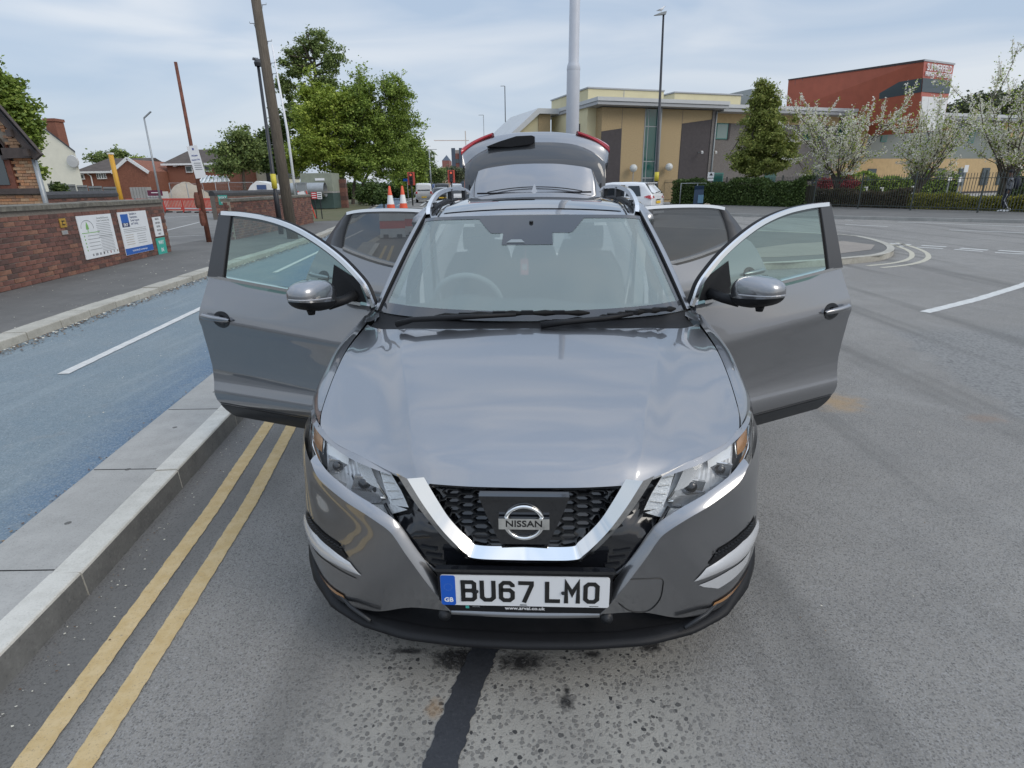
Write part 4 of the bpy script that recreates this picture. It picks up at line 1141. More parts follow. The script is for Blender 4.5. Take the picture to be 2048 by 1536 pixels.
M['drl'] = mat('daytime_lamp_prism', (.88,.90,.92), .15, .1, 0, 8, .5, 160, coat=1)
M['bowl'] = mat('lamp_reflector', (.80,.81,.83), .22, .85)
M['bowl2'] = mat('lamp_floor', (.72,.73,.75), .30, .3, .25, 14, .3, 30)
M['lamphouse'] = mat('lamp_housing', (.045,.047,.050), .3, .3)
both(hl)

# ---- screen base panel, windscreen
ws = Net([
 [(0,1.055,1.042),(.20,1.06,1.043),(.40,1.09,1.045),(.56,1.14,1.047),(.66,1.19,1.048),(.738,1.255,1.047)],
 [(0,1.29,1.190),(.19,1.295,1.190),(.38,1.32,1.190),(.53,1.36,1.188),(.62,1.41,1.186),(.698,1.46,1.180)],
 [(0,1.53,1.335),(.18,1.532,1.335),(.36,1.55,1.333),(.50,1.58,1.330),(.585,1.62,1.325),(.655,1.665,1.315)],
 [(0,1.757,1.466),(.17,1.758,1.466),(.34,1.77,1.464),(.46,1.79,1.461),(.54,1.82,1.457),(.608,1.860,1.447)],
])
gw = ws.grid(6); gwf = np.concatenate([gw[:, :0:-1]*np.array([-1,1,1]), gw], axis=1)
wind = gmesh('windscreen', gwf, M['windscreen'], car)
def wpatch(name, fn, mt, off=.0022, n=40, k=4, par=None):
    """fn(s in -1..1) -> (v0, v1) band on the screen"""
    rows = [[] for _ in range(k+1)]
    for s_ in np.linspace(fn.lo, fn.hi, n):
        v0, v1 = fn(s_)
        for i in range(k+1):
            v_ = v0+(v1-v0)*i/k; p = ws.ev(abs(s_)*5, v_)*np.array([1 if s_ >= 0 else -1, 1, 1]); rows[i].append(p+np.array((0,-.7,.7))*off)
    return gmesh(name, rows, mt, par or wind)
class Band:
    def __init__(s, lo, hi, f): s.lo, s.hi, s.f = lo, hi, f
    def __call__(s, x): return s.f(x)
M['frit'] = mat('black_screen_border', (.020,.021,.024), .10, coat=.8)
wpatch('screen_border', Band(-1, 1, lambda x: (0, .22+.30*max(0,(abs(x)-.86)/.14)**2*0+ .06*abs(x))), M['frit'])
wpatch('screen_border', Band(-1, 1, lambda x: (2.88, 3)), M['frit'])
wpatch('screen_border', Band(.935, 1, lambda x: (0.2, 2.9)), M['frit'], n=4, k=20)
wpatch('screen_border', Band(-1, -.935, lambda x: (0.2, 2.9)), M['frit'], n=4, k=20)
wpatch('sensor_cover', Band(-.33, .33, lambda x: (2.36+max(0,(abs(x)-.24))*6.0, 2.89)), M['frit'])
wpatch('sensor_cover', Band(-.165, .125, lambda x: (1.98, 2.37)), M['frit'])
q = MB(); 
pz = [ws.ev(abs(x)*5, v_)*np.array([1 if x >= 0 else -1, 1, 1])+np.array((0,-.7,.7))*.005 for x, v_ in ((-.14,2.04),(-.035,2.04),(-.055,2.14),(-.115,2.14))]
q.add(pz, [(0,1,2,3)]); q.build('camera_window', mat('camera_window', (.22,.25,.26), .3), wind)
# dark cowl between bonnet and glass
gc = []
for s_ in np.linspace(-1, 1, 41):
    u = abs(s_)*5; a = bon.ev(min(8, abs(s_)*7.6), 5)*np.array([1 if s_>=0 else -1,1,1])+np.array((0,.006,-.012)); b = ws.ev(u, .06)*np.array([1 if s_>=0 else -1,1,1])+np.array((0,0,.0))
    gc.append([a, (a+b)/2+np.array((0,.01,-.012)), b])
gmesh('windscreen_cowl', np.array(gc).transpose(1,0,2), M['black'], car)
# ---- wipers
def wiper(pivot, tip0, tip1, name='wiper'):
    a = MB(); pts = [Vector(p) for p in pivot]
    a.tube(pts, [.016]+[.013]*(len(pts)-2)+[.009], 6); arm = a.build(name, M['black'], car, True)
    b = MB(); p0, p1 = Vector(tip0), Vector(tip1); n = 14; pp = []
    for i in range(n+1):
        t = i/n; p = p0.lerp(p1, t); p.z += .010*math.sin(math.pi*t); p.y -= .02*math.sin(math.pi*t); pp.append(p)
    b.tube(pp, [.005]+[.009+.006*(i%3==0) for i in range(n-1)]+[.005], 6); b.build('wiper_blade', M['rubber'], arm, True)
    c = MB()
    for t in (.2, .42, .6, .8):
        p = p0.lerp(p1, t); p.z += .012*math.sin(math.pi*t)+.012; p.y -= .02*math.sin(math.pi*t); c = MB(); p.z -= .010; c.box(p, (.055,.020,.016)); c.build('blade_bridge', M['black'], arm)
wiper([(-.60,1.035,1.035),(-.52,1.01,1.062),(-.30,1.015,1.072),(-.06,1.03,1.078)], (-.43,1.055,1.066), (.27,1.075,1.075))
wiper([(.05,.985,1.040),(.16,.995,1.052),(.34,1.03,1.060),(.46,1.06,1.074)], (.30,1.04,1.058), (.67,1.16,1.075))

def wcorner(m):
    gmesh('wing_corner', [[(.735,1.235,1.026),(.775,1.225,1.006),(.812,1.24,.998)],[(.742,1.265,1.045),(.785,1.29,1.030),(.815,1.30,1.018)],[(.752,1.32,1.075),(.792,1.36,1.055),(.812,1.36,1.030)]], P_, car, m)
both(wcorner)
# ---- A pillars, header, roof, rails
def pillar(m):
    a = [np.array(p) for p in ((.738,1.255,1.047),(.698,1.46,1.180),(.655,1.665,1.315),(.608,1.860,1.447),(.600,2.05,1.505))]
    b = [np.array(p) for p in ((.775,1.30,1.035),(.735,1.50,1.185),(.690,1.72,1.325),(.640,1.91,1.445),(.628,2.07,1.490))]
    c = [np.array(p) for p in ((.790,1.36,1.00),(.748,1.56,1.165),(.705,1.78,1.300),(.655,1.97,1.42),(.640,2.10,1.46))]
    ts = np.linspace(0, 4, 25)
    A = [cr(a,t) for t in ts]; B = [cr(b,t)+np.array((0,-.006,.006)) for t in ts]; C_ = [cr(c,t) for t in ts]
    seal = [x+(y-x)*.28+np.array((0,-.006,.007)) for x, y in zip(A, B)]
    gmesh('door_seal', [A, [x+np.array((0,-.006,.008)) for x in A], seal], M['rubber'], car, m)
    gmesh('windscreen_pillar', [seal, [x*.35+y*.65+np.array((.002,-.006,.008)) for x, y in zip(seal, B)], B, C_], P_, car, m)
both(pillar)
rf = [(1.762,1.470,.606,.022),(1.87,1.500,.602,.034),(2.1,1.535,.612,.045),(2.5,1.558,.615,.052),(3.0,1.566,.605,.055),(3.4,1.562,.592,.055),(3.72,1.550,.575,.055),(3.86,1.540,.565,.055)]
rows = []
for Y, z, hwid, dr_ in rf:
    rows.append([(x*hwid, Y+.10*abs(x)**3*(1 if Y < 1.9 else max(0, (2.6-Y)/.7)), z-dr_*abs(x)**2.2) for x in np.linspace(-1, 1, 13)])
rnet = Net(rows)
gmesh('roof', rnet.grid(3), P_, car)
g = []
for v_ in np.linspace(.85, 5.0, 26):
    row = []
    for s_ in np.linspace(-.84, .84, 21):
        p = rnet.ev((s_+1)*6, v_); row.append(p+np.array((0,0,.004)))
    g.append(row)
gmesh('roof_glass', g, M['roofglass'], car)
q = MB(); q.bar((-.45,3.30,1.562),(.45,3.30,1.562), .05, .012); q.build('roof_glass_rear_strip', M['black'], car)
def rail(m):
    top = [np.array(p) for p in ((.592,1.90,1.462),(.602,2.02,1.515),(.604,2.3,1.574),(.602,2.7,1.598),(.592,3.1,1.602),(.576,3.45,1.592),(.562,3.68,1.565))]
    q = MB(); pts = [cr(top, t) for t in np.linspace(0, 6, 40)]
    w_, h_ = .017, .012
    rows = [[], [], [], [], []]
    for p in pts:
        for k, (dx, dz) in enumerate(((-w_,-h_),(-w_*.7,h_),(w_*.7,h_*.8),(w_,-h_),(-w_,-h_))): rows[k].append(p+np.array((dx,0,dz)))
    r_ = gmesh('roof_rail', rows, M['chrometrim'], car, m, smooth=False)
    q.tube([mx(p,m) for p in ((.588,1.92,1.452),(.596,2.1,1.496),(.600,2.6,1.522),(.594,3.1,1.522),(.570,3.6,1.512))], .016, 6); q.build('rail_base', M['black'], r_, True)
    for pp in ((.597,2.12,1.50,1.53),(.598,2.85,1.525,1.60),(.575,3.45,1.52,1.59)):
        q = MB(); q.box(mx((pp[0],pp[1],(pp[2]+pp[3])/2),m), (.03,.10,pp[3]-pp[2])); q.build('rail_foot', M['black2'], r_)
    s_ = MB(); s_.tube([mx(p,m) for p in ((.535,1.86,1.472),(.540,2.1,1.510),(.545,2.5,1.530))], .005, 5); s_.build('roof_gutter', M['rubber'], car)
both(rail)
f_ = MB(); f_.add([(-.030,3.56,1.552),(.030,3.56,1.552),(.022,3.74,1.552),(-.022,3.74,1.552),(-.004,3.70,1.625),(.004,3.70,1.625),(.003,3.735,1.620),(-.003,3.735,1.620)], [(0,1,5,4),(1,2,6,5),(2,3,7,6),(3,0,4,7),(4,5,6,7)])
f_.build('roof_aerial', P_, car)

# ---- open tailgate
tg = thing('tailgate', None, None); tg.parent = car
sp = Net([[(0,3.87,1.560),(.20,3.875,1.556),(.40,3.885,1.540),(.50,3.895,1.522),(.545,3.90,1.508),(.60,3.93,1.475)],
          [(0,3.94,1.700),(.20,3.945,1.695),(.40,3.955,1.675),(.50,3.965,1.655),(.540,3.975,1.640),(.588,4.02,1.585)],
          [(0,4.00,1.800),(.20,4.005,1.795),(.40,4.015,1.772),(.48,4.025,1.755),(.515,4.035,1.738),(.548,4.08,1.690)]])
g = sp.grid(5); g = np.concatenate([g[:, :0:-1]*np.array([-1,1,1]), g], axis=1)
tspo = shell('spoiler', g, (0,.035,-.004), P_, tg)
for m in (False, True):
    s_ = MB(); s_.tube([mx(sp.ev(4.02, t)+np.array((0,-.0015,0)),m) for t in np.linspace(0,2,12)], .0022, 5); s_.build('spoiler_gap', M['ink'], tspo)
# lower curve gap between roof edge and spoiler
s_ = MB(); s_.tube([(x, 3.872, 1.604-.22*abs(x)**2-.05*abs(x)**4) for x in np.linspace(-.42,.42,31)], .0048, 6); s_.build('high_brake_lamp_gap', M['ink'], tspo, True)
gl = Net([[(0,4.10,1.66),(.22,4.10,1.65),(.44,4.10,1.62),(.58,4.10,1.57),(.645,4.11,1.50)],
          [(0,4.14,1.82),(.24,4.14,1.815),(.46,4.14,1.79),(.60,4.145,1.74),(.652,4.15,1.68)],
          [(0,4.20,1.935),(.22,4.20,1.93),(.42,4.20,1.905),(.56,4.20,1.86),(.648,4.20,1.79)],
          [(0,4.25,1.998),(.20,4.25,1.992),(.38,4.25,1.965),(.54,4.25,1.90),(.650,4.25,1.815)]])
g = gl.grid(5); g = np.concatenate([g[:, :0:-1]*np.array([-1,1,1]), g], axis=1)
tgl = shell('rear_window', g, (0,.02,-.006), M['rearglass'], tg)
# painted frame above/around the glass
fr = Net([[(0,4.245,1.992),(.20,4.245,1.986),(.38,4.245,1.958),(.54,4.245,1.893),(.652,4.245,1.80),(.656,4.19,1.72)],
          [(0,4.275,2.046),(.20,4.275,2.040),(.40,4.275,2.012),(.57,4.275,1.955),(.668,4.27,1.885),(.672,4.21,1.785)],
          [(0,4.32,2.086),(.20,4.32,2.080),(.40,4.32,2.052),(.57,4.32,2.005),(.676,4.31,1.950),(.680,4.25,1.85)],
          [(0,4.40,2.080),(.20,4.40,2.074),(.40,4.40,2.050),(.58,4.40,2.00),(.680,4.39,1.940),(.685,4.31,1.86)]])
g = fr.grid(5); g = np.concatenate([g[:, :0:-1]*np.array([-1,1,1]), g], axis=1)
gmesh('tailgate_panel', g, P_, tg)
shell('tailgate_inner', np.array([[(x, 4.05, 1.50),(x, 4.35, 1.86),(x, 4.45, 1.98)] for x in (-.62,-.3,0,.3,.62)]), (0,.05,-.02), M['trim'], tg)
def lamp(m):
    a = [np.array(p) for p in ((.385,4.335,2.068),(.47,4.34,2.045),(.57,4.34,2.012),(.655,4.33,1.968),(.686,4.30,1.940))]
    b = [np.array(p) for p in ((.40,4.31,2.060),(.48,4.305,2.030),(.57,4.30,1.985),(.655,4.29,1.925),(.690,4.265,1.895))]
    ts = np.linspace(0,4,17)
    A = [cr(a,t)+np.array((0,0,.014)) for t in ts]; B = [cr(b,t)+np.array((0,-.012,.008)) for t in ts]; mid = [(x+y)/2+np.array((0,-.012,.010)) for x, y in zip(A, B)]
    r_ = gmesh('rear_lamp', [[x+np.array((0,.05,-.02)) for x in A], A, mid, B, [x+np.array((0,.03,-.012)) for x in B]], M['red_lens'], tg, m)
    q = MB(); q.tube([mx(x*.45+y*.55+np.array((0,-.010,.006)),m) for x, y in zip(A,B)], .0035, 5); q.build('lamp_line', mat('dark_red', (.16,.01,.015), .3), r_)
both(lamp)
wq = [(-.445,1.958),(-.22,1.952),(-.04,1.972),(.0,1.995),(.0,2.035),(-.03,2.046),(-.17,2.042),(-.33,1.998)]
q = MB(); q.add([(x,4.18,z) for x, z in wq]+[(x,4.25,z) for x, z in wq], [tuple(range(8))]+[(i,(i+1)%8,8+(i+1)%8,8+i) for i in range(8)])
q.build('rear_wiper', M['black'], tg)
for s1 in (-1, 1):
    q = MB(); q.tube([(s1*.57,3.95,1.35),(s1*.62,4.2,1.74)], .010, 8); q.build('gas_strut', M['black'], tg)

# ---- doors
def door_net(zs, contour, s0, nprof, ncol=7):
    rows = []
    for z in zs:
        a, b = s0(z), float(np.interp(z, [c[1] for c in contour], [c[0] for c in contour]))
        rows.append([(a+(b-a)*t, nprof(z, a+(b-a)*t), z) for t in np.linspace(0, 1, ncol)])
    return rows
def make_door(m, hinge, ang, front, label):
    sg = -1 if m else 1; a = R(ang); ca, sa = math.cos(a), math.sin(a)
    def T(p): s_, n_, z = p; return (sg*(hinge[0]+s_*sa+n_*ca), hinge[1]+s_*ca-n_*sa, z)
    def TG(rows): return np.array([[T(p) for p in r_] for r_ in rows])
    if front:
        cont = [(1.00,.315),(1.035,.335),(1.085,.385),(1.112,.44),(1.122,.52),(1.13,.66),(1.135,.80),(1.135,.90),(1.125,.96),(1.10,1.04),(1.07,1.13),(1.055,1.16)]
        belt = lambda s_: 1.063+.085*s_
        s0 = lambda z: -.05 if z > 1.0 else -.03
        top = [(-.075,1.058),(-.03,1.155),(.04,1.225),(.14,1.30),(.28,1.378),(.43,1.440),(.60,1.482),(.78,1.503),(.93,1.510)]
        pil = (.862, .955)
    else:
        cont = [(.62,.315),(.64,.38),(.68,.50),(.74,.60),(.84,.70),(.94,.79),(1.01,.88),(1.03,.95),(.99,1.05),(.93,1.14),(.86,1.21),(.80,1.245)]
        belt = lambda s_: 1.100+.06*s_+.145*max(0, s_)**2
        s0 = lambda z: -.05
        top = [(-.125,1.480),(.0,1.484),(.2,1.484),(.4,1.478),(.52,1.468),(.60,1.455)]
        pil = None
    cz_ = lambda s_: .835+.075*s_ if front else .90+.04*s_
    pz = np.array([.31,.34,.385,.40,.42,.46,.52,.60,.70,.80,.85,.88,.92,1.0,1.06,1.10,1.2])
    def npf(z, s_):
        zc = cz_(s_); zz = z
        base = np.interp(zz, [.31,.36,.392,.405,.43,.47,.53,.62,.72], [-.012,.006,.010,.016,.022,.020,.000,-.012,-.012])
        if zz > .62: base = np.interp(zz, [.62,.72,zc-.05,zc-.008,zc+.008,zc+.06,1.05,1.10,1.3], [-.012,-.010,.002,.012,.011,.002,-.022,-.036,-.09])
        return float(base)
    zs = list(np.linspace(.315,.40,5))+[.404]+list(np.linspace(.42,.80,12))+list(np.linspace(.815,1.0,14))
    rows = door_net(zs, cont, s0, npf, 15)
    # top rows follow the belt line
    for f_ in (.25,.5,.75,1.0):
        row = []
        z0 = 1.0; sb = float(np.interp(1.0, [c[1] for c in cont], [c[0] for c in cont]))
        for t in np.linspace(0, 1, 15):
            bz_end = belt(cont[-1][0]); se = float(np.interp(z0+(bz_end-z0)*f_, [c[1] for c in cont], [c[0] for c in cont]))
            s_ = s0(1.1)+(se-s0(1.1))*t; z = z0+(belt(s_)-z0)*f_
            row.append((s_, npf(z, s_), z))
        rows.append(row)
    nv = np.array([sg*ca, -sa, 0])
    d = shell('door', TG(rows), tuple(np.array([ca, -sa, 0])*0 + np.array([-sg*ca*.07, sa*.07, 0])), P_, car)
    if label: d['label'] = label
    # lower cladding line
    q = MB(); q.tube([T((s_, npf(.402, s_)+.003, .402)) for s_ in np.linspace(-.02, float(np.interp(.402,[c[1] for c in cont],[c[0] for c in cont]))-.01, 10)], .0022, 5); q.build('sill_trim_line', M['black2'], d)
    rws = door_net(list(np.linspace(.318,.392,5)), cont, s0, lambda z, s_: npf(z, s_)+.004, 12)
    gmesh('door_cladding', TG(rws), M['black2'], d)
    # belt trim
    n_ = 24; se = cont[-1][0]
    bt = [[], [], [], []]
    for s_ in np.linspace(.0 if front else -.05, se+.004, n_):
        z = belt(s_)
        for k, (dn, dz) in enumerate(((.000,-.006),(.010,-.003),(.010,.014),(-.004,.016))): bt[k].append(T((s_, npf(z, s_)+dn, z+dz)))
    gmesh('window_trim', bt, M['chrometrim'], d, smooth=False)
    # frame curve
    tp = [np.array((p[0], 0, p[1])) for p in top]; ts = np.linspace(0, len(tp)-1, 40); cv = [cr(tp, t) for t in ts]
    def nfr(z): return -.036-.115*max(0, z-1.10)**1.0-.10*max(0, z-1.10)**2
    ctr = np.array((.5 if front else .3, 0, 1.15))
    def inset(p, i, dd):
        t = cv[min(i+1, 39)]-cv[max(i-1, 0)]; t = t/np.linalg.norm(t); nn = np.array((t[2], 0, -t[0]))
        if nn@(ctr-p) < 0: nn = -nn
        return p+nn*dd
    tr = [[], [], [], []]
    for i, p in enumerate(cv):
        o0 = p; o1 = inset(p, i, .020)
        tr[0].append(T((o0[0], nfr(o0[2])-.008, o0[2]))); tr[1].append(T((o0[0], nfr(o0[2])+.008, o0[2])))
        tr[2].append(T((o1[0], nfr(o1[2])+.008, o1[2]))); tr[3].append(T((o1[0], nfr(o1[2])-.008, o1[2])))
    gmesh('window_trim', tr, M['chrometrim'], d, smooth=False)
    fm = [[], [], []]
    for i, p in enumerate(cv):
        o1 = inset(p, i, .018); o2 = inset(p, i, .036 if front else .034)
        fm[0].append(T((p[0], nfr(p[2])-.035, p[2]))) ; fm[1].append(T((o1[0], nfr(o1[2])+.003, o1[2]))); fm[2].append(T((o2[0], nfr(o2[2])-.012, o2[2])))
    gmesh('window_frame', fm, M['black'], d)
    # rear upright of the frame
    if front:
        up = []
        for f_ in np.linspace(0, 1, 12):
            z = belt(.95)+.012+(1.502-belt(.95)-.012)*f_; sR = 1.060-.115*f_; sL = .945-.085*f_+.0
            up.append([T((sL-.012, nfr(z)-.010, z)), T((sL, nfr(z)+.004, z)), T((sR, nfr(z)+.006, z)), T((sR+.004, nfr(z)-.03, z))])
        gmesh('window_pillar', up, M['pillar'], d, smooth=False)
        up = [[T((a_-.018, nfr(z)-.006, z)), T((a_, nfr(z)+.001, z))] for a_, z in [(.945-.085*f_, belt(.95)+.012+(1.495-belt(.95)-.012)*f_) for f_ in np.linspace(0,1,12)]]
        gmesh('window_seal', up, M['rubber'], d)
    else:
        ed = [np.array((.60,0,1.455)), np.array((.70,0,1.37)), np.array((.78,0,1.29)), np.array((.835,0,1.235))]
        il = [np.array((.545,0,1.455)), np.array((.60,0,1.37)), np.array((.635,0,1.29)), np.array((.655,0,1.20))]
        up = [[T((b_[0]-.012, nfr(b_[2])-.012, b_[2])), T((b_[0], nfr(b_[2])+.003, b_[2])), T((a_[0], nfr(a_[2])+.003, a_[2])), T((a_[0], nfr(a_[2])-.03, a_[2]))] for a_, b_ in zip(ed, il)]
        gmesh('window_pillar', up, M['pillar'], d)
        up = [[T((-.125+.02*f_, nfr(z)-.01, z)), T((-.125, nfr(z)+.004, z)), T((-.052, nfr(z)+.004, z))] for f_, z in [(f_, 1.112+(1.478-1.112)*f_) for f_ in np.linspace(0,1,8)]]
        gmesh('window_pillar', up, M['pillar'], d, smooth=False)
    # glass
    gg = []
    for j in range(17):
        f_ = j/16; row = []
        if front:
            s_ = -.02+.945*f_
            zt = float(np.interp(s_, [c[0] for c in cv], [c[2] for c in cv]))-.016
        else:
            s_ = -.09+.74*f_
            zt = float(np.interp(s_, [c[0] for c in cv]+[.655], [c[2] for c in cv]+[1.30]))-.016
        for k in range(9):
            z0 = belt(s_)-.02; z = z0+(max(zt, z0+.004)-z0)*k/8
            row.append(T((s_, nfr(z)-.006+.010*math.sin(math.pi*f_), z)))
        gg.append(row)
    gmesh('window_glass', gg, M['doorglass'] if front else (M['darkglass']), d)
    if front:
        # mirror triangle
        tri = MB(); tri.add([T((-.03,-.030,1.075)), T((.20,-.036,1.090)), T((.165,-.050,1.255)), T((.02,-.045,1.185))], [(0,1,2,3)]); tri.build('mirror_triangle', M['black'], d)
        make_mirror(T, sg, d)
    # handle
    s_c = .985 if front else .86; z_c = .925 if front else .985
    v, f = [], []; n_ = 20
    def npx(z, s_): return npf(z, s_)
    v.append(T((s_c-.03, npx(z_c, s_c)+.001, z_c-.002)))
    for rr, dn in ((.5,.0015),(1.0,.003)):
        for k in range(n_):
            an = 2*math.pi*k/n_; ss, zz = s_c-.03+.062*rr*math.cos(an), z_c-.002+.048*rr*math.sin(an); v.append(T((ss, npx(zz, ss)+dn, zz)))
    f = [(0, 1+k, 1+(k+1) % n_) for k in range(n_)]+[(1+k, 1+(k+1) % n_, 1+n_+(k+1) % n_, 1+n_+k) for k in range(n_)]
    pm('handle_recess', v, f, M['black2'], d, True)
    hn = MB(); rows = [[], [], [], [], []]
    for t in np.linspace(0, 1, 12):
        s_ = s_c-.105+.215*t; h_ = (.015+.007*t)*min(1, t*6+.4, (1-t)*6+.4); z = z_c+.002+.012*t; nn_ = npx(z_c, s_)+.016+.012*math.sin(math.pi*t)
        for k, (dn, dz) in enumerate(((-.012,-h_),(.006,-h_*.7),(.010,h_*.5),(-.004,h_),(-.012,-h_))): rows[k].append(T((s_, nn_+dn, z+dz)))
    gmesh('handle', rows, P_, d)
    return d
M['pillar'] = mat('satin_black_film', (.045,.046,.050), .32, 0, coat=.3)
def make_mirror(T, sg, d):
    cs, cn, czz = .125, .178, 1.135
    a, b, c = .080, .126, .080
    v, f = [], []; nu, nv_ = 22, 14
    for i in range(nv_+1):
        ph = math.pi*i/nv_-math.pi/2
        for k in range(nu):
            th = 2*math.pi*k/nu
            def se(x, e): return math.copysign(abs(x)**e, x)
            X = se(math.cos(ph), .62)*se(math.cos(th), .7); Y = se(math.cos(ph), .62)*se(math.sin(th), .7); Z = se(math.sin(ph), .75)
            zz = Z*c*(.88 if Z < 0 else 1.0)*(1-.22*max(0, Y))
            v.append((cs+X*a, cn+Y*b, czz+zz+.012*Y))
    lo = MB(); up = MB()
    faces = [(i*nu+k, i*nu+(k+1) % nu, (i+1)*nu+(k+1) % nu, (i+1)*nu+k) for i in range(nv_) for k in range(nu)]
    fl = [q for q in faces if q[0]//nu < nv_//2-1]; fu = [q for q in faces if q[0]//nu >= nv_//2-1]
    mo = pm('door_mirror', [T(p) for p in v], fu, P_, d, True)
    pm('mirror_lower_shell', [T(p) for p in v], fl, M['black'], mo, True)
    q = MB(); pts = []
    for k in range(9):
        th = R(-10+k*14); X = math.copysign(abs(math.cos(th))**.7, math.cos(th)); Y = math.copysign(abs(math.sin(th))**.7, math.sin(th)); 
        pts.append(T((cs-X*a*1.0-0, cn+Y*b*1.01, czz-.006+.010*Y)))
    q.tube(pts, .0042, 6); q.build('mirror_indicator', M['lampline'], mo)
    q = MB(); q.tube([T(p) for p in ((.04,-.035,1.110),(.07,.03,1.090),(.10,.10,1.082))], [.026,.024,.028], 8); q.build('mirror_arm', M['black'], mo, True)
    c0 = T((cs-.01, cn+.03, czz-.072)); q = MB(); q.lathe([(.0001,-.012),(.016,-.010),(.022,.012)], 10, c0); q.build('mirror_camera', M['black'], mo, True)
M['lampline'] = mat('indicator_strip', (.35,.35,.36), .2, .3)
make_door(True, (.86,1.32), 70, True, 'front door on the left of the photo')
make_door(False, (.86,1.32), 60, True, 'front door on the right of the photo')
make_door(True, (.87,2.40), 60, False, 'rear door on the left of the photo')
make_door(False, (.87,2.40), 59, False, 'rear door on the right of the photo')

# ---- body sides, floor and cabin
def side(m):
    sill = MB(); sill.box(mx((.80,1.95,.34),m), (.15,1.5,.14)); sill.build('sill', M['black2'], car)
    bp_ = Net([[(.86,2.36,.42),(.86,2.46,.42)],[(.865,2.37,.95),(.865,2.45,.95)],[(.75,2.36,1.25),(.75,2.43,1.25)],[(.645,2.32,1.47),(.645,2.40,1.47)]])
    g = bp_.grid(4); shell('door_pillar', g, (-.08,0,0), P_, car, m)
    cant = MB(); cant.tube([mx(p,m) for p in ((.655,1.95,1.42),(.655,2.4,1.478),(.65,2.9,1.485),(.635,3.4,1.465),(.61,3.85,1.44))], .045, 8); cant.build('cant_rail', P_, car, True)
    qn = Net([[(.88,3.05,.42),(.885,3.4,.40),(.87,3.9,.45),(.80,4.22,.45)],
              [(.895,3.20,.80),(.905,3.5,.80),(.88,3.95,.80),(.80,4.26,.80)],
              [(.87,3.30,1.05),(.875,3.6,1.05),(.84,3.98,1.05),(.76,4.22,1.05)],
              [(.76,3.42,1.28),(.75,3.65,1.28),(.71,3.92,1.28),(.66,4.05,1.28)],
              [(.645,3.42,1.45),(.635,3.6,1.45),(.61,3.80,1.45),(.59,3.88,1.45)]])
    gmesh('rear_quarter', qn.grid(4), P_, car, m)
both(side)
q = MB(); q.box((0,4.20,.50),(1.62,.18,.34)); q.build('rear_bumper', M['black2'], car)
q = MB(); q.box((0,2.30,.29),(1.48,3.4,.12)); q.box((0,.72,.45),(1.20,.9,.34)); q.build('underbody', M['black'], car)  # plain unseen boxes below the cabin, added to block light
q = MB(); q.box((0,1.20,.62),(1.56,.06,.60)); q.build('bulkhead', M['trim'], car)
def wheel(x, y):
    t_ = MB(); prof = [(.215,-.10),(.30,-.112),(.335,-.095),(.343,-.06),(.343,.06),(.335,.095),(.30,.112),(.215,.10)]
    t_.lathe(prof, 28, (x, y, .343), 'X'); ty = t_.build('wheel', M['rubber'], car, True)
    s1 = 1 if x > 0 else -1
    r_ = MB(); r_.lathe([(.225,-.09),(.215,0),(.225,.09)], 24, (x,y,.343), 'X'); r_.lathe([(.0001,s1*.07),(.05,s1*.075),(.06,s1*.05)], 16, (x,y,.343), 'X')
    for k in range(5):
        a = 2*math.pi*k/5; r_.bar((x+s1*.065, y+.04*math.cos(a), .343+.04*math.sin(a)), (x+s1*.08, y+.215*math.cos(a), .343+.215*math.sin(a)), .05, .02, up=(1,0,0))
    r_.build('rim', M['satin'], ty, True)
for x in (-.775, .775):
    wheel(x, .94); wheel(x, 3.58)
# dashboard
dn = []
for x in np.linspace(-.70, .70, 29):
    hump = .055*math.exp(-((x+.36)/.17)**2)+.035*math.exp(-((x)/.22)**2)
    dn.append([(x, 1.20+.12*abs(x)**2, .985),(x, 1.34, 1.005+hump*.2),(x, 1.52, 1.015+hump*.8),(x, 1.60, 1.012+hump),(x, 1.66, .96),(x, 1.68, .70)])
gmesh('dashboard', np.array(dn).transpose(1,0,2), M['trim'], car)
# steering wheel
sw = MB(); c = Vector((-.355,1.70,1.000)); ax = Vector((0,.86,.42)).normalized(); e1 = Vector((1,0,0)); e2 = ax.cross(e1).normalized()
pts = [c+(e1*math.cos(a)+e2*math.sin(a))*.185 for a in np.linspace(0, 2*math.pi, 33)]
sw.tube(pts, .016, 8, False); stw = sw.build('steering_wheel', mat('wheel_rim', (.42,.43,.43), .5), car, True)
sw = MB(); sw.lathe([(.0001,-.03),(.06,-.02),(.075,.02)], 14, tuple(c+ax*.02), 'Y')
for a in (0, math.pi, -math.pi/2): sw.bar(c, c+(e1*math.cos(a)+e2*math.sin(a))*.18, .035, .012)
sw.build('steering_hub', M['black'], stw)
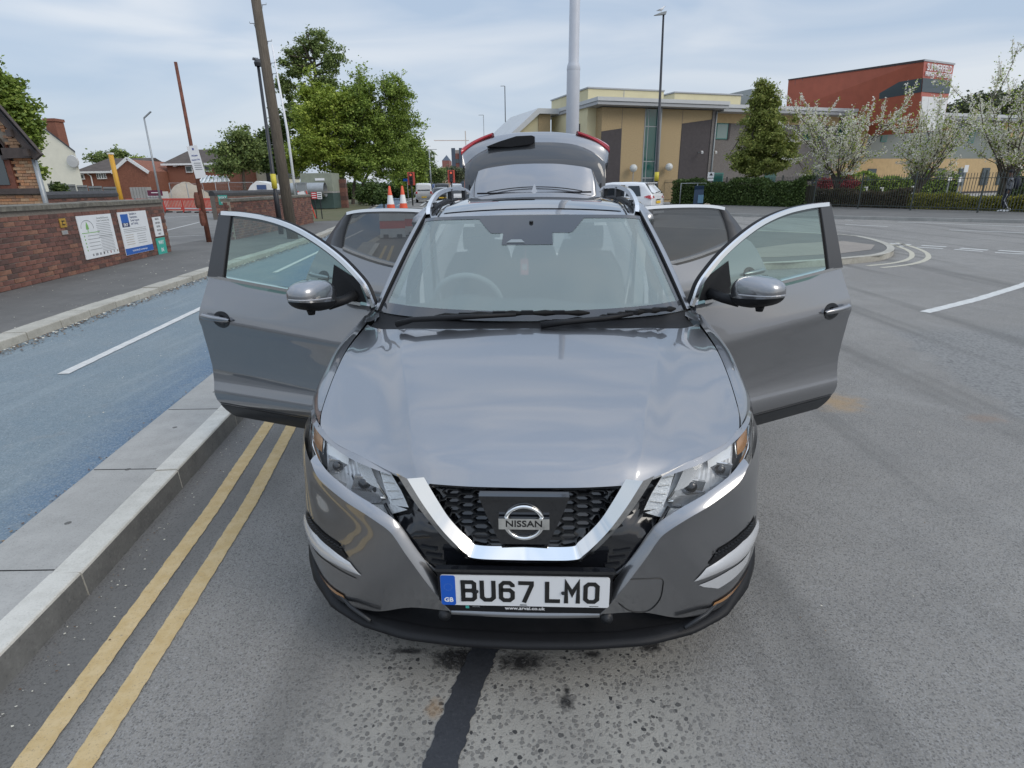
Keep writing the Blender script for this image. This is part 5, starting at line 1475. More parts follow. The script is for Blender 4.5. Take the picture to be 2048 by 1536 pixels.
# seats
def seat(x, y, w_=.50, rear=False):
    b = Net([[(x-w_/2,y+.30,.62),(x-w_*.3,y+.26,.62),(x,y+.28,.62),(x+w_*.3,y+.26,.62),(x+w_/2,y+.30,.62)],
             [(x-w_/2,y+.34,.80),(x-w_*.34,y+.27,.80),(x,y+.30,.80),(x+w_*.34,y+.27,.80),(x+w_/2,y+.34,.80)],
             [(x-w_*.47,y+.42,1.05),(x-w_*.3,y+.35,1.05),(x,y+.37,1.05),(x+w_*.3,y+.35,1.05),(x+w_*.47,y+.42,1.05)],
             [(x-w_*.34,y+.50,1.19),(x-w_*.2,y+.44,1.20),(x,y+.43,1.205),(x+w_*.2,y+.44,1.20),(x+w_*.34,y+.50,1.19)]])
    s_ = shell('seat', b.grid(4), (0,.09,0), M['seat'], car)
    c = MB(); c.box((x,y+.05,.55),(w_,.50,.16)); c.build('seat_cushion', M['seat'], s_)
    h_ = MB(); h_.tube([(x-.10,y+.50,1.29),(x+.10,y+.50,1.29)], .075, 10); h_.build('headrest', M['seat'], s_, True)
seat(-.36, 1.95); seat(.36, 1.95)
for x in (-.38, 0, .38): seat(x, 2.85, .40)
q = MB(); q.box((0,2.75,1.478),(1.06,1.5,.02)); q.build('headlining', M['headliner'], car)
def visor(m):
    q = MB(); q.box(mx((.33,1.86,1.432),m), (.36,.13,.018)); q.build('sun_visor', M['headliner'], car)
    q = MB(); q.tube([mx(p,m) for p in ((.70,1.42,1.10),(.655,1.62,1.25),(.60,1.86,1.40))], .028, 6); q.build('pillar_trim', M['headliner'], car, True)
    q = MB(); q.box(mx((.70,2.40,1.10),m), (.06,.14,.62)); q.build('pillar_trim', M['headliner'], car)
    q = MB(); q.tube([mx(p,m) for p in ((.655,2.37,1.38),(.645,2.36,1.1),(.60,2.33,.8))], .012, 4); q.build('seat_belt', mat('belt_grey', (.5,.5,.5), .8), car)
both(visor)
q = MB(); q.box((0,1.70,1.36),(.24,.03,.07)); q.tube([(0,1.69,1.44),(0,1.70,1.38)], .012, 6); q.build('interior_mirror', M['black'], car)
q = MB(); q.box((-.035,1.60,1.212),(.042,.006,.085)); tag_ = q.build('air_freshener', M['pinktag'], car)
q = MB(); q.tube([(-.030,1.605,1.255),(-.028,1.62,1.34)], .0025, 4); q.build('string', M['pinktag'], tag_)
s_ = MB(); s_.box((-.035,1.5965,1.212),(.028,.001,.03)); s_.build('tag_print', mat('tag_print', (.75,.55,.55), .6), tag_)

# ================================================================== vegetation
LEAF = {
 'mid': leafmat('leaf_mid_green', (.12,.18,.035), (.30,.40,.075), (.42,.50,.13)),
 'dark': leafmat('leaf_dark_green', (.045,.075,.022), (.12,.18,.048), (.20,.26,.09)),
 'ash': leafmat('leaf_ash_green', (.11,.155,.05), (.25,.32,.10), (.38,.44,.17)),
 'yellowgreen': leafmat('leaf_yellow_green', (.18,.25,.04), (.39,.47,.08), (.52,.58,.14)),
 'gold': leafmat('leaf_golden', (.13,.14,.02), (.36,.33,.05), (.48,.42,.08)),
 'red': leafmat('leaf_red', (.14,.02,.025), (.34,.05,.06), (.42,.10,.09)),
 'brown': leafmat('leaf_brown_hedge', (.07,.05,.03), (.16,.12,.07), (.12,.14,.05)),
 'blossom': leafmat('blossom_cream', (.74,.71,.60), (.90,.88,.80), (.80,.70,.58), tl=.35),
 'haze': leafmat('leaf_distant', (.075,.095,.055), (.15,.17,.09), (.20,.20,.12)),
 'conifer': leafmat('leaf_larch', (.13,.165,.04), (.32,.36,.09), (.42,.42,.14)),
}
M['bark'] = mat('bark', (.085,.070,.055), .95, 0, .4, 12, .5, 40)
M['bark_pale'] = mat('pale_bark', (.17,.14,.11), .95, 0, .4, 12, .5, 40)
def leaves(name, C_, size, mt, parent, flat=.35, droop=0.0, asp=1.6):
    """C_: (n,3) centres -> one mesh of small bent leaf clumps (two faces each)"""
    n = len(C_)
    d = rng.normal(size=(n,3)); d[:,2] = d[:,2]*flat-droop; d /= np.linalg.norm(d, axis=1)[:,None]
    r_ = rng.normal(size=(n,3)); s_ = np.cross(d, r_); s_ /= np.linalg.norm(s_, axis=1)[:,None]
    u = np.cross(d, s_)
    sz = size*rng.uniform(.55, 1.35, size=(n,1))
    a = C_-d*sz*asp*.5; b = C_+d*sz*asp*.5; m1 = C_+s_*sz*.5+u*sz*.12; m2 = C_-s_*sz*.5+u*sz*.12
    V = np.stack([a, m1, b, m2], 1).reshape(-1,3).astype(np.float32)
    me = bpy.data.meshes.new(name); me.vertices.add(4*n); me.vertices.foreach_set('co', V.ravel())
    idx = np.arange(4*n, dtype=np.int32).reshape(n,4)
    F = np.concatenate([idx[:,[0,1,2]], idx[:,[0,2,3]]], 1).reshape(-1)
    me.loops.add(6*n); me.loops.foreach_set('vertex_index', F)
    me.polygons.add(2*n); me.polygons.foreach_set('loop_start', np.arange(0, 6*n, 3, dtype=np.int32)); me.update(calc_edges=True); me.validate()
    return new_obj(name, me, mt, parent)
def limbs(q, base, tip, r0, depth, spread, ends, n=3, wig=.12):
    """tapered wiggly limb with children, collecting twig ends"""
    base, tip = Vector(base), Vector(tip); L_ = (tip-base).length; pts = []
    for i in range(5):
        t = i/4; p = base.lerp(tip, t)
        if 0 < i: p += Vector((random.gauss(0,1), random.gauss(0,1), random.gauss(0,.5)))*L_*wig*.3*t
        pts.append(p)
    q.tube(pts, [r0*(1-.14*i) if depth else r0*(1-.2*i) for i in range(5)], 6 if r0 > .05 else 4, False)
    ends.append(pts[-1]); ends.append(pts[3])
    if depth > 0:
        for k in range(n):
            t = random.uniform(.35, 1.0); p = base.lerp(tip, t); d = (tip-base).normalized()
            a = Vector((random.gauss(0,1), random.gauss(0,1), random.gauss(.2,.6))).normalized()
            d2 = (d*(1-spread)+a*spread).normalized(); limbs(q, pts[min(4, max(1, int(t*4)))], p+d2*L_*random.uniform(.22,.42), r0*.5, depth-1, spread, ends, n, wig)
def ell_cloud(ells, n, D, nclump, cl, shellness=.55, depthf=1.0):
    """leaf centres: clumps inside ellipses given as (px,py,rx,ry) at distance D"""
    areas = np.array([e[2]*e[3] for e in ells], float); areas /= areas.sum(); out = []
    for e, wgt in zip(ells, areas):
        Dd = D+(e[4] if len(e) > 4 else 0)
        c = at(e[0], e[1], Dd); sc = (at(e[0]+10, e[1], Dd)-c).length/10; rx, rz = e[2]*sc, e[3]*sc; ry = rx*depthf
        k = max(3, int(nclump*wgt)); m_ = max(1, int(n*wgt/k))
        dirs = rng.normal(size=(k,3)); dirs /= np.linalg.norm(dirs, axis=1)[:,None]
        rad = rng.uniform(0, 1, size=(k,1))**(1-shellness)
        cc = np.array([c.x, c.y, c.z])+dirs*rad*np.array([rx, ry, rz])*rng.uniform(.72,1.06,size=(k,1))
        s_ = cl*sc*rng.uniform(.6, 1.4, size=(k,1,1))
        pts = cc[:,None,:]+rng.normal(size=(k,m_,3))*s_*np.array([1,1,.7])
        out.append(pts.reshape(-1,3))
    return np.concatenate(out)
def tree(name, label, cat, base, D, ells, n, nclump, cl, size, lm, trunk, bark='bark', group=None, r0=None, shell_=.5, dp=1.0, extra_ends=0, flat=.35, droop=0, asp=1.6, nl=7):
    """trunk: list of (px,py) from the ground up, at distance D"""
    b = at(*trunk[0], D); b0 = Vector((b.x, b.y, .1))
    t = thing(name, label, cat, b0, 0, group); inv = Matrix.Translation(-b0)
    q = MB(); pts = [Vector((b.x, b.y, .05))]+[at(px, py, D) for px, py in trunk[1:]]
    r0 = r0 or max(.06, pts[-1].z*.022); q.tube([p-b0 for p in pts], [r0*(1.15-.75*i/(len(pts)-1)) for i in range(len(pts))], 8, False)
    ends = []
    for k in range(nl):
        e = random.choice(ells); Dd = D+(e[4] if len(e) > 4 else 0); c = at(e[0]+random.uniform(-.6,.6)*e[2], e[1]+random.uniform(-.7,.6)*e[3], Dd)
        c.y += random.uniform(-1,1)*(at(e[0]+e[2], e[1], Dd)-at(e[0], e[1], Dd)).length*.6
        f_ = random.uniform(.45, 1); seg = f_*(len(pts)-1); i = min(int(seg), len(pts)-2); p = pts[i].lerp(pts[i+1], seg-i)
        limbs(q, p-b0, c-b0, r0*.42, 2, .5, ends, 3)
    q.build('trunk', M[bark], t, True)
    C_ = ell_cloud(ells, n, D, nclump, cl, shell_, dp)-np.array(b0)
    if ends:
        E_ = np.array([tuple(e) for e in ends]); k = max(2, int(n*.10/len(E_)))
        sc = (at(trunk[0][0]+10, trunk[0][1], D)-at(trunk[0][0], trunk[0][1], D)).length/10
        C_ = np.concatenate([C_, (E_[:,None,:]+rng.normal(size=(len(E_),k,3))*cl*sc*.8).reshape(-1,3)])
    C_ = C_[C_[:,2] > .1]
    leaves('crown', C_, size, LEAF[lm], t, flat, droop, asp)
    return t
TG_ = 'trees along the street on the left'
tree('street_tree', 'tall thin-topped ash tree rising above the others on the left', 'tree', None, 62, [(628,88,42,32),(590,125,34,44),(660,115,34,40),(570,190,22,36),(640,165,48,38),(600,235,45,50),(575,165,22,22)], 17000, 190, 4.6, .15, 'ash', [(688,404),(680,330),(640,240),(632,170),(628,110)], group=TG_, shell_=.35, nl=14, flat=.6)
tree('street_tree', 'broad bright green tree with a leaning trunk behind the sign boards', 'tree', None, 55, [(640,235,62,58),(610,280,45,50),(650,300,70,40),(680,205,40,38),(590,320,28,28),(625,190,30,30)], 44000, 300, 5.8, 0.135, 'yellowgreen', [(676,404),(676,370),(668,330),(655,260)], group=TG_, shell_=.45)
tree('street_tree', 'middle green tree of the street group with two slim trunks', 'tree', None, 56, [(722,200,48,48),(712,262,60,60),(735,320,60,42),(690,330,40,36)], 40000, 280, 5.8, 0.135, 'mid', [(705,402),(708,370),(715,330),(722,250)], group=TG_, shell_=.45)
tree('street_tree', 'airy tree with drooping twigs, right one of the street group', 'tree', None, 57, [(790,188,38,40),(800,240,36,42),(770,270,50,50),(790,320,44,42)], 30000, 260, 5.0, 0.115, 'mid', [(722,402),(724,372),(745,330),(780,240)], group=TG_, shell_=.35, flat=.9, nl=10)
tree('street_tree', 'dark narrow tree at the right edge of the street group by the traffic light', 'tree', None, 72, [(822,300,24,50),(812,350,34,32),(838,340,16,40)], 13000, 160, 6, .19, 'mid', [(800,398),(806,370),(815,320)], group=TG_)
tree('street_tree', 'pale half bare tree beyond the street group, over the white van', 'tree', None, 95, [(852,320,18,26),(858,350,22,24),(880,352,12,14)], 6500, 110, 5, .20, 'ash', [(852,384),(853,360),(852,320)], group=TG_, shell_=.3)
tree('shrub', 'dark green conifer-like shrub at the foot of the street trees', 'shrub', None, 50, [(742,386,18,22),(756,396,14,12),(728,392,12,14)], 5000, 90, 4.5, .13, 'dark', [(744,404),(744,395),(744,380)], nl=2)
tree('shrub', 'small round dark bush on the verge left of the cones', 'shrub', None, 46, [(768,398,13,10),(760,390,10,9)], 2600, 50, 3.5, .12, 'dark', [(768,408),(768,403),(768,398)], nl=2)
tree('garden_tree', 'open branched tree in front of the brick house with the glazed lean-to', 'tree', None, 52, [(480,272,28,26),(455,300,30,22),(510,300,26,26),(478,325,44,24),(445,335,22,18)], 9500, 170, 5.5, .14, 'ash', [(487,372),(486,345),(484,300),(482,265)], shell_=.3, nl=16, flat=.8)
tree('garden_tree', 'dark tree seen between the black lamp post and the telegraph pole', 'tree', None, 60, [(530,285,18,30),(548,318,26,26),(560,260,18,40),(528,330,20,18)], 8000, 120, 6, .17, 'dark', [(545,372),(545,345),(540,300)])
tree('garden_tree', 'large leafy tree overhanging the orange brick building at the left edge', 'tree', None, 24.0, [(-10,200,62,60),(30,215,36,36),(20,260,55,40),(44,300,24,32),(74,338,8,16),(62,345,16,16),(-20,140,22,36),(45,255,44,30)], 30000, 260, 7.5, .095, 'mid', [(20,412),(15,340),(5,260),(-5,190)], nl=12, shell_=.45)
tree('garden_tree', 'distant tree top over the roof of the brick bungalow', 'tree', None, 85, [(222,314,30,10),(240,308,16,9),(195,318,16,7)], 3500, 60, 4.5, .22, 'ash', [(222,372),(222,340),(222,318)], nl=3)
tree('garden_tree', 'yellowish green bush beside the bungalow gable', 'tree', None, 75, [(282,332,20,16),(308,345,20,14),(268,326,12,10),(325,352,14,10)], 6000, 90, 5, .19, 'yellowgreen', [(290,372),(290,350),(290,338)], nl=3)
tree('bush', 'rounded green bush growing over the grey site hoarding', 'bush', None, 25, [(118,376,12,11),(124,384,9,7)], 1800, 40, 4, .06, 'dark', [(118,398),(118,388),(118,376)], nl=2)
# right side
tree('larch_tree', 'feathery conical tree standing between the grey wall and the blossom trees', 'tree', None, 41, [(1527,178,20,24),(1530,205,30,24),(1524,240,38,28),(1532,272,48,28),(1528,305,58,28),(1520,332,58,18),(1572,305,22,26),(1482,318,24,16)], 42000, 460, 4.2, .085, 'conifer', [(1506,404),(1510,370),(1524,260),(1527,165)], nl=10, r0=.12, flat=.9, asp=2.4)
tree('background_tree', 'distant round tree behind the health centre right of the red tower', 'tree', None, 90, [(1925,218,32,20),(1958,212,34,22),(1905,230,20,14)], 7000, 90, 6, .28, 'haze', [(1940,300),(1940,250),(1940,220)], nl=3)
tree('background_tree', 'distant tree at the right edge behind the third blossom tree', 'tree', None, 92, [(2010,205,40,26),(2050,200,40,30)], 7000, 90, 6, .28, 'haze', [(2020,300),(2020,250),(2020,215)], nl=3)
for lab, ell, c in (('first dark red shrub behind the railings', (1652,368,13,12), 'red'), ('second larger dark red shrub behind the railings', (1692,367,19,16), 'red')):
    tree('red_shrub', lab+', under the blossom trees', 'shrub', None, 41, [ell], 3400, 70, 4, .07, c, [(ell[0],392),(ell[0],380),(ell[0],372)], nl=2, group='red shrubs behind the railings')
def blossom(label, D, bx, by, height_px, wid, n_b, seed):
    random.seed(seed); b = at(bx, by, D); b0 = Vector((b.x, b.y, .1)); sc = (at(bx+10, by, D)-b).length/10
    t = thing('blossom_tree', label, 'tree', b0, 0, 'white blossom trees behind the railings'); q = MB()
    H = height_px*sc; W = wid*sc; q.tube([(0,0,0),(0.02,0,H*.15),(-.03,0,H*.28)], [.13,.11,.09], 8, False)
    C_, Lf = [], []
    def br(p, d, L_, r_, dep):
        pts = [p]; dd = d.copy()
        for i in range(6):
            dd = (dd+Vector((random.gauss(0,.07), random.gauss(0,.07), .06))).normalized(); pts.append(pts[-1]+dd*L_/6)
        q.tube(pts, [r_*(1-.13*i) for i in range(7)], 5, False)
        lo = 0 if dep == 0 else 2
        for i in range(lo, 6):
            m_ = int(L_/6/.019*(1.25 if dep < 2 else .9))
            for k in range(m_):
                t_ = random.random(); c = pts[i].lerp(pts[i+1], t_); v_ = Vector((random.gauss(0,1), random.gauss(0,1), random.gauss(0,1)))
                (C_ if random.random() < .74 else Lf).append(c+v_*.045)
        if dep > 0:
            for k in range(4 if dep == 2 else 3):
                i = random.randint(1, 5); a = Vector((random.gauss(0,1), random.gauss(0,1), random.gauss(.25,.6))).normalized()
                br(pts[i], (dd*.5+a*.6).normalized(), L_*random.uniform(.35,.6), r_*.5, dep-1)
    for k in range(n_b):
        a = 2*math.pi*k/n_b+random.uniform(-.3,.3); el = random.uniform(.45, 1.5); sp_ = W/H
        d = Vector((math.cos(a)*sp_*1.25, math.sin(a)*sp_*1.25, .35+.65*math.sin(el))).normalized()
        br(Vector((0,0,H*random.uniform(.16,.28))), d, H*random.uniform(.5,.86), .05, 2)
    q.build('trunk', M['bark'], t, True)
    C_ = np.array([tuple(c) for c in C_]); Lf = np.array([tuple(c) for c in Lf])
    leaves('blossom', C_, .072, LEAF['blossom'], t, .9, 0, 1.1); leaves('crown', Lf+rng.normal(size=Lf.shape)*.10, .065, LEAF['yellowgreen'], t, .9, 0, 1.7)
    random.seed(seed+99)
blossom('leftmost blossom tree, wide and twiggy, next to the larch', 36, 1668, 400, 190, 110, 12, 5)
blossom('middle white blossom tree in front of the red and white tower', 34, 1832, 400, 175, 75, 12, 9)
blossom('rightmost blossom tree above the walking person at the photo edge', 30, 2004, 408, 225, 85, 13, 21)
def hedge(name, label, P, h_, w_, n, size, lm, base=.1, group=None, lump=.12):
    b0 = Vector((P[0][0], P[0][1], base)); t = thing(name, label, 'hedge', b0, 0, group)
    L_ = [0]
    for i in range(1, len(P)): L_.append(L_[-1]+(Vector(P[i])-Vector(P[i-1])).length)
    u = rng.uniform(0, L_[-1], n); X = np.interp(u, L_, [p[0] for p in P]); Y = np.interp(u, L_, [p[1] for p in P])
    a = rng.uniform(0, 1, n); face = rng.uniform(0, 1, n)
    off = np.where(face < .5, -w_/2, np.where(face < .62, w_/2, (a-.5)*w_)); hh = h_*(1+lump*np.sin(u*1.3)+lump*.6*np.sin(u*3.7+1)); Z = np.where(face < .62, rng.uniform(0, 1, n), 1.0)*hh
    d = Vector(P[-1])-Vector(P[0]); nn = Vector((-d.y, d.x)).normalized(); nn = nn if nn.dot(Vector(P[0])) > 0 else -nn
    j = rng.normal(size=(n,3))*.05
    C_ = np.stack([X+nn.x*off, Y+nn.y*off, Z+.02], 1)+j-np.array([b0.x, b0.y, 0])
    leaves('foliage', C_, size, LEAF[lm], t, .9, 0, 1.4)
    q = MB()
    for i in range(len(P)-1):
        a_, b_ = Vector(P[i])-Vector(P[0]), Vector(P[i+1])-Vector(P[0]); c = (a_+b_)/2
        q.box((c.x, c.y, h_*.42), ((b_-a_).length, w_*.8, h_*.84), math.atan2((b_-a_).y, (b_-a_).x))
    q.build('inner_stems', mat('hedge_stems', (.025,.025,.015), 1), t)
    return t
def gp(px, py, z=.1): p = G(px, py, z); return (p.x, p.y)
hedge('hedge', 'dark clipped hedge beside the blue pavement board', [gp(1352,408),gp(1440,410),gp(1520,412),gp(1616,415)], 1.45, 1.0, 26000, .085, 'dark')
hedge('hedge', 'low brown patchy hedge behind the railings', [gp(1622,412.5),gp(1700,414),gp(1820,417.5)], .85, .8, 14000, .06, 'brown')
hedge('hedge', 'low golden yellow hedge behind the railings', [gp(1822,417.5),gp(1920,420),gp(2000,422),gp(2110,426)], .62, .8, 15000, .055, 'gold')
hedge('hedge', 'tall dark green hedge beyond the car park railings on the right', [(32,39),(40,37),(52,34)], 1.9, 1.2, 15000, .10, 'dark')
hedge('hedge', 'green hedge behind the red shrubs', [(22.5,41.5),(26,41),(30,40.5)], 1.7, 1.0, 9000, .09, 'mid')

# ================================================================== health centre
AN = math.atan2(.327,.945)
M['buff'] = mat('buff_brick', (.40,.30,.17), .9, 0, .22, 14, .3, 60)
M['buff2'] = mat('light_buff_brick', (.50,.36,.19), .9, 0, .10, 3, .3, 60)
M['cream'] = mat('cream_render', (.62,.56,.36), .85, 0, .05, 1)
M['darkbrick'] = mat('dark_panel', (.062,.054,.056), .8, 0, .15, 4)
M['greybrick'] = mat('grey_brick', (.17,.155,.145), .9, 0, .28, 14, .3, 60)
M['fascia'] = mat('grey_fascia', (.50,.51,.51), .45, 0, .05, 1)
M['fascia2'] = mat('grey_fascia_lower', (.36,.37,.38), .45)
M['redclad'] = mat('red_cladding', (.37,.095,.052), .6, 0, .10, 1.2)
M['redclad2'] = mat('red_cladding_end', (.42,.12,.09), .6, 0, .05, 1.2)
M['teal_glass'] = mat('green_window_glass', (.015,.085,.075), .06, 0, coat=.5)
M['teal_glass2'] = mat('pale_window_glass', (.16,.24,.23), .08, 0, coat=.5)
M['whiteclad'] = mat('white_cladding', (.66,.66,.65), .5, 0, .04, 2)
M['louvre'] = mat('dark_louvre', (.055,.075,.085), .5)
M['frame_grey'] = mat('grey_frame', (.30,.32,.32), .5)
M['green_frame'] = mat('green_frame', (.05,.20,.17), .5)
hcen = thing('health_centre', 'long two storey buff and grey health centre with a red sign tower', 'building', (7.4, 47.5, 0), AN)
def hb(name, u0, u1, v0, v1, z0, z1, mt, par=None):
    q = MB(); q.box(((u0+u1)/2, (v0+v1)/2, (z0+z1)/2), (u1-u0, v1-v0, z1-z0)); return q.build(name, mt, par or hcen)
hb('wall', -.3, 10.0, 0, 9, 0, 7.06, M['buff']); wr = hb('wall', 10.0, 24.0, .9, 9.5, 0, 7.0, M['greybrick'])
hb('wall', 24.0, 60, 1.5, 10, 0, 6.98, mat('grey_green_panel', (.20,.225,.21), .7, 0, .08, 1))
hb('buff_band', 10.0, 24.0, .86, .9, 6.25, 6.99, M['buff2']); hb('buff_band', 24.0, 60, 1.3, 1.5, .3, 3.5, M['buff2'])
hb('buff_panel', 27.0, 28.2, 1.2, 1.5, 3.6, 6.97, M['buff2']); hb('buff_panel', 46.5, 52.0, 1.2, 1.5, 5.6, 6.97, M['buff2']); hb('buff_panel', 38.2, 39.4, 1.2, 1.5, 3.6, 6.97, M['buff2'])
hb('base_band', 24.0, 60, 1.25, 1.5, 0, .3, M['darkbrick'])
for pts in ([(-.31,0),(1.42,0),(1.42,5.62),(-.31,5.38)], [(6.86,0),(9.62,0),(9.62,6.40),(6.86,6.05)]):
    q = MB(); q.prismM(pts, .05, Matrix.Translation((0,-.04,0))); q.build('dark_panel', M['darkbrick'], hcen)
for u in (1.43, 6.85): hb('movement_joint', u-.015, u+.015, -.012, .01, 0, 7.05, M['greybrick'])
tw = hb('tall_window', 3.42, 4.66, -.03, .01, 0, 7.04, M['frame_grey'])
for z0, z1, mt in ((.1,1.95,M['louvre']),(2.05,3.2,M['teal_glass']),(3.28,5.75,M['teal_glass']),(5.83,7.0,M['teal_glass'])):
    hb('pane', 3.52, 3.72, -.045, -.03, z0, z1, mt, tw); hb('pane', 3.80, 4.52, -.045, -.03, z0, z1, mt, tw)
hb('fin', 4.62, 4.74, -.35, .0, 0, 7.05, M['frame_grey'])
hb('pilaster', 9.65, 9.98, -.10, .0, 0, 7.05, M['greybrick']); q = MB(); q.tube([(9.98,-.16,0),(9.98,-.16,7.0)], .06, 8); q.build('downpipe', M['frame_grey'], hcen, True)
fa = hb('fascia', -1.2, 10.4, -1.0, 9.6, 7.12, 7.34, M['fascia2']); hb('fascia_edge', -1.25, 10.45, -1.08, 9.7, 7.36, 7.62, M['fascia'], fa)
fb = hb('fascia', 10.42, 33.2, -.4, 10, 6.98, 7.22, M['fascia2']); hb('fascia_edge', 10.46, 33.3, -.48, 10, 7.24, 7.50, M['fascia'], fb)
fc = hb('fascia', 36.1, 62, .2, 10, 7.02, 7.22, M['fascia2']); hb('fascia_edge', 36.1, 62.1, .1, 10, 7.24, 7.52, M['fascia'], fc)
cb = hb('roof_block', -1.05, 5.6, .95, 8, 0, 8.42, M['cream']); hb('roof_block_cap', -1.12, 5.65, .88, 8.1, 8.43, 8.53, M['fascia2'], cb)
hb('render_joint', 2.0, 2.05, .93, .95, 7.4, 8.4, M['fascia2'], cb)
sw_ = hb('window', -1.12, -1.04, 2.2, 4.4, 4.3, 6.1, M['darkbrick'], cb); 
for k in range(3): hb('pane', -1.15, -1.12, 2.3+k*.7, 2.92+k*.7, 4.4, 6.0, M['teal_glass'], cb)
cb2 = hb('roof_block', 9.0, 16.0, 4.5, 9, 7.5, 8.9, M['cream']); hb('roof_block_cap', 8.9, 16.1, 4.4, 9.1, 8.92, 9.02, M['fascia2'], cb2)
hb('roof_plant', 17.5, 20, 5, 8, 7.6, 9.6, M['frame_grey']); hb('roof_plant', 5.9, 6.3, 2, 2.5, 7.63, 7.95, M['frame_grey']); hb('roof_plant', 9.0, 9.3, 1, 1.4, 7.63, 7.9, M['frame_grey'])
q = MB(); q.lathe([(1.6,0),(1.4,.18),(.8,.34),(.0001,.4)], 16, (6.6,2.2,7.62)); q.build('roof_light', mat('pale_roof_light', (.5,.53,.55), .3), hcen, True)
def hwin(u, z0, z1, w_=.9, v=.86, mt=None, fr='green_frame'):
    f_ = hb('window', u, u+w_, v-.03, v+.02, z0, z1, M[fr]); hb('pane', u+.07, u+w_-.07, v-.045, v-.03, z0+.07, z1-.07, mt or M['teal_glass'], f_)
    return f_
hwin(10.85, 5.0, 6.22, 1.15, mt=M['teal_glass2']); hb('reveal', 12.02, 12.22, .80, .86, 5.0, 6.22, M['darkbrick']); hwin(11.0, .9, 2.35, 1.0); hwin(16.5, .9, 2.4, 1.2); hwin(20.2, 5.05, 6.2, .9); hwin(17.0, 5.05, 6.2, .9)
for u in (21.3, 24.8, 26.0, 30.2, 40.2, 42.2, 45.0, 54): hwin(u, 5.0, 6.5, .75, 1.46 if u > 24 else .86)
for u in (22, 29.0, 36.5, 38.4, 41.5, 45, 47.5, 50): hwin(u, .9, 2.6, 1.1, 1.24 if u > 24 else .86, M['louvre'], 'louvre')
# far left wing with its rising roof
q = MB(); q.prismM([(0,0),(3.6,0),(3.6,7.3),(2.5,7.3),(0,5.3)], 6, Matrix.Translation((-5.4,6.5,0))); q.build('left_wing', M['cream'], hcen)
q = MB(); q.prismM([(-1.0,4.9),(-.4,4.9),(2.45,7.2),(4.4,7.2),(4.4,7.6),(2.3,7.6)], 7, Matrix.Translation((-5.4,6.0,0))); q.build('left_wing_roof', M['fascia'], hcen)
q = MB(); q.prismM([(2.5,0),(3.6,0),(3.6,7.15),(2.5,7.15)], .05, Matrix.Translation((-5.4,6.43,0))); q.build('buff_panel', M['buff'], hcen)
# red sign tower: a tapering block that leans out over the entrance
def wp(px, py, D): return at(px, py, D)
inv = Matrix.Rotation(-AN, 4, 'Z') @ Matrix.Translation((-7.4,-47.5,0))
c_t, c_b = wp(1848,120,50.5), wp(1836,262,51.2)         # near corner, top and bottom
l_t, l_b = wp(1577,159,61), wp(1572,222,61)             # far left end
r_t, r_b = wp(1908,128,53.6), wp(1884,262,53.2)         # right edge
dx = Vector((1.5, 6.0, 0))
def loc(p): return inv @ Vector(p)
q = MB(); bk_t, bk_b = r_t+Vector((-6,8,0)), r_b+Vector((-6,8,0))
vs = [l_b, c_b, r_b, bk_b, l_t, c_t, r_t, bk_t]
q.add([loc(p) for p in vs], [(0,1,5,4),(4,5,6,7),(0,4,7,3),(2,3,7,6),(0,3,2,1)])
tower = q.build('sign_tower', M['redclad'], hcen)
def quadf(a, b, c, d, s0, s1, t0, t1, off):
    """patch of the face a(bl) b(br) c(tr) d(tl)"""
    def P(s_, t): return (a*(1-s_)+b*s_)*(1-t)+(d*(1-s_)+c*s_)*t
    n = (b-a).cross(d-a).normalized(); n = n if n.dot(Vector((0,0,EYE))-a) > 0 else -n
    pts = [P(s0,t0), P(s1,t0), P(s1,t1), P(s0,t1)]
    return [p+n*off for p in pts]
def fpatch(name, face, s0, s1, t0, t1, off, mt, par):
    pts = quadf(*face, s0, s1, t0, t1, off); bk = quadf(*face, s0, s1, t0, t1, .002); q = MB(); q.add([loc(p) for p in pts+bk], [(0,1,2,3),(0,4,5,1),(1,5,6,2),(2,6,7,3),(3,7,4,0)]); return q.build(name, mt, par)
FE = (c_b, r_b, r_t, c_t); FL = (l_b, c_b, c_t, l_t)
for k in range(1, 16):
    s_ = k/16; fpatch('cladding_joint', FL, s_-.0012, s_+.0012, .0, .97, .012, M['louvre'], tower)
end = fpatch('tower_end', FE, 0, 1, 0, 1, .02, M['redclad2'], tower)
for k in range(4): fpatch('white_panel', FE, .02+k*.24, .02+k*.24+.232, 0, .50, .06, M['whiteclad'], tower)
fpatch('glazed_band', FE, 0, 1, .565, .755, .05, M['louvre'], tower)
fpatch('roof_edge', FE, -.01, 1.01, .985, 1.01, .08, M['fascia2'], tower); fpatch('roof_edge', FL, 0, 1.0, .975, 1.008, .07, M['darkbrick'], tower)
# side band, narrowing towards the left end
q = MB(); a_ = quadf(*FL, .44, 1.0, 0, 0, .04)
def PL(s_, t, off=.05): return quadf(*FL, s_, s_, t, t, off)[0]
q.add([loc(PL(.50,.32)), loc(PL(1.0,.56)), loc(PL(1.0,.755)), loc(PL(.47,.60))], [(0,1,2,3)]); q.build('glazed_band', M['louvre'], tower)
ctr = (r_t+c_t)/2; ex = loc(r_t)-loc(c_t); ex_n = ex.normalized(); ez = (loc(c_t)-loc(c_b)).normalized(); ey = ex_n.cross(ez).normalized()*-1
Wd = ex.length; Hh = (c_t-c_b).length
def tower_text(s, size, s_, t, sx):
    p = quadf(*FE, s_, s_, t, t, .10)[0]; lp_ = loc(p)
    Mx = Matrix((( ex_n.x, ez.x, -ey.x, lp_.x),( ex_n.y, ez.y, -ey.y, lp_.y),( ex_n.z, ez.z, -ey.z, lp_.z),(0,0,0,1)))
    text('sign_lettering', s, size, Mx, M['signwhite'], end, .02, 0, sx=sx)
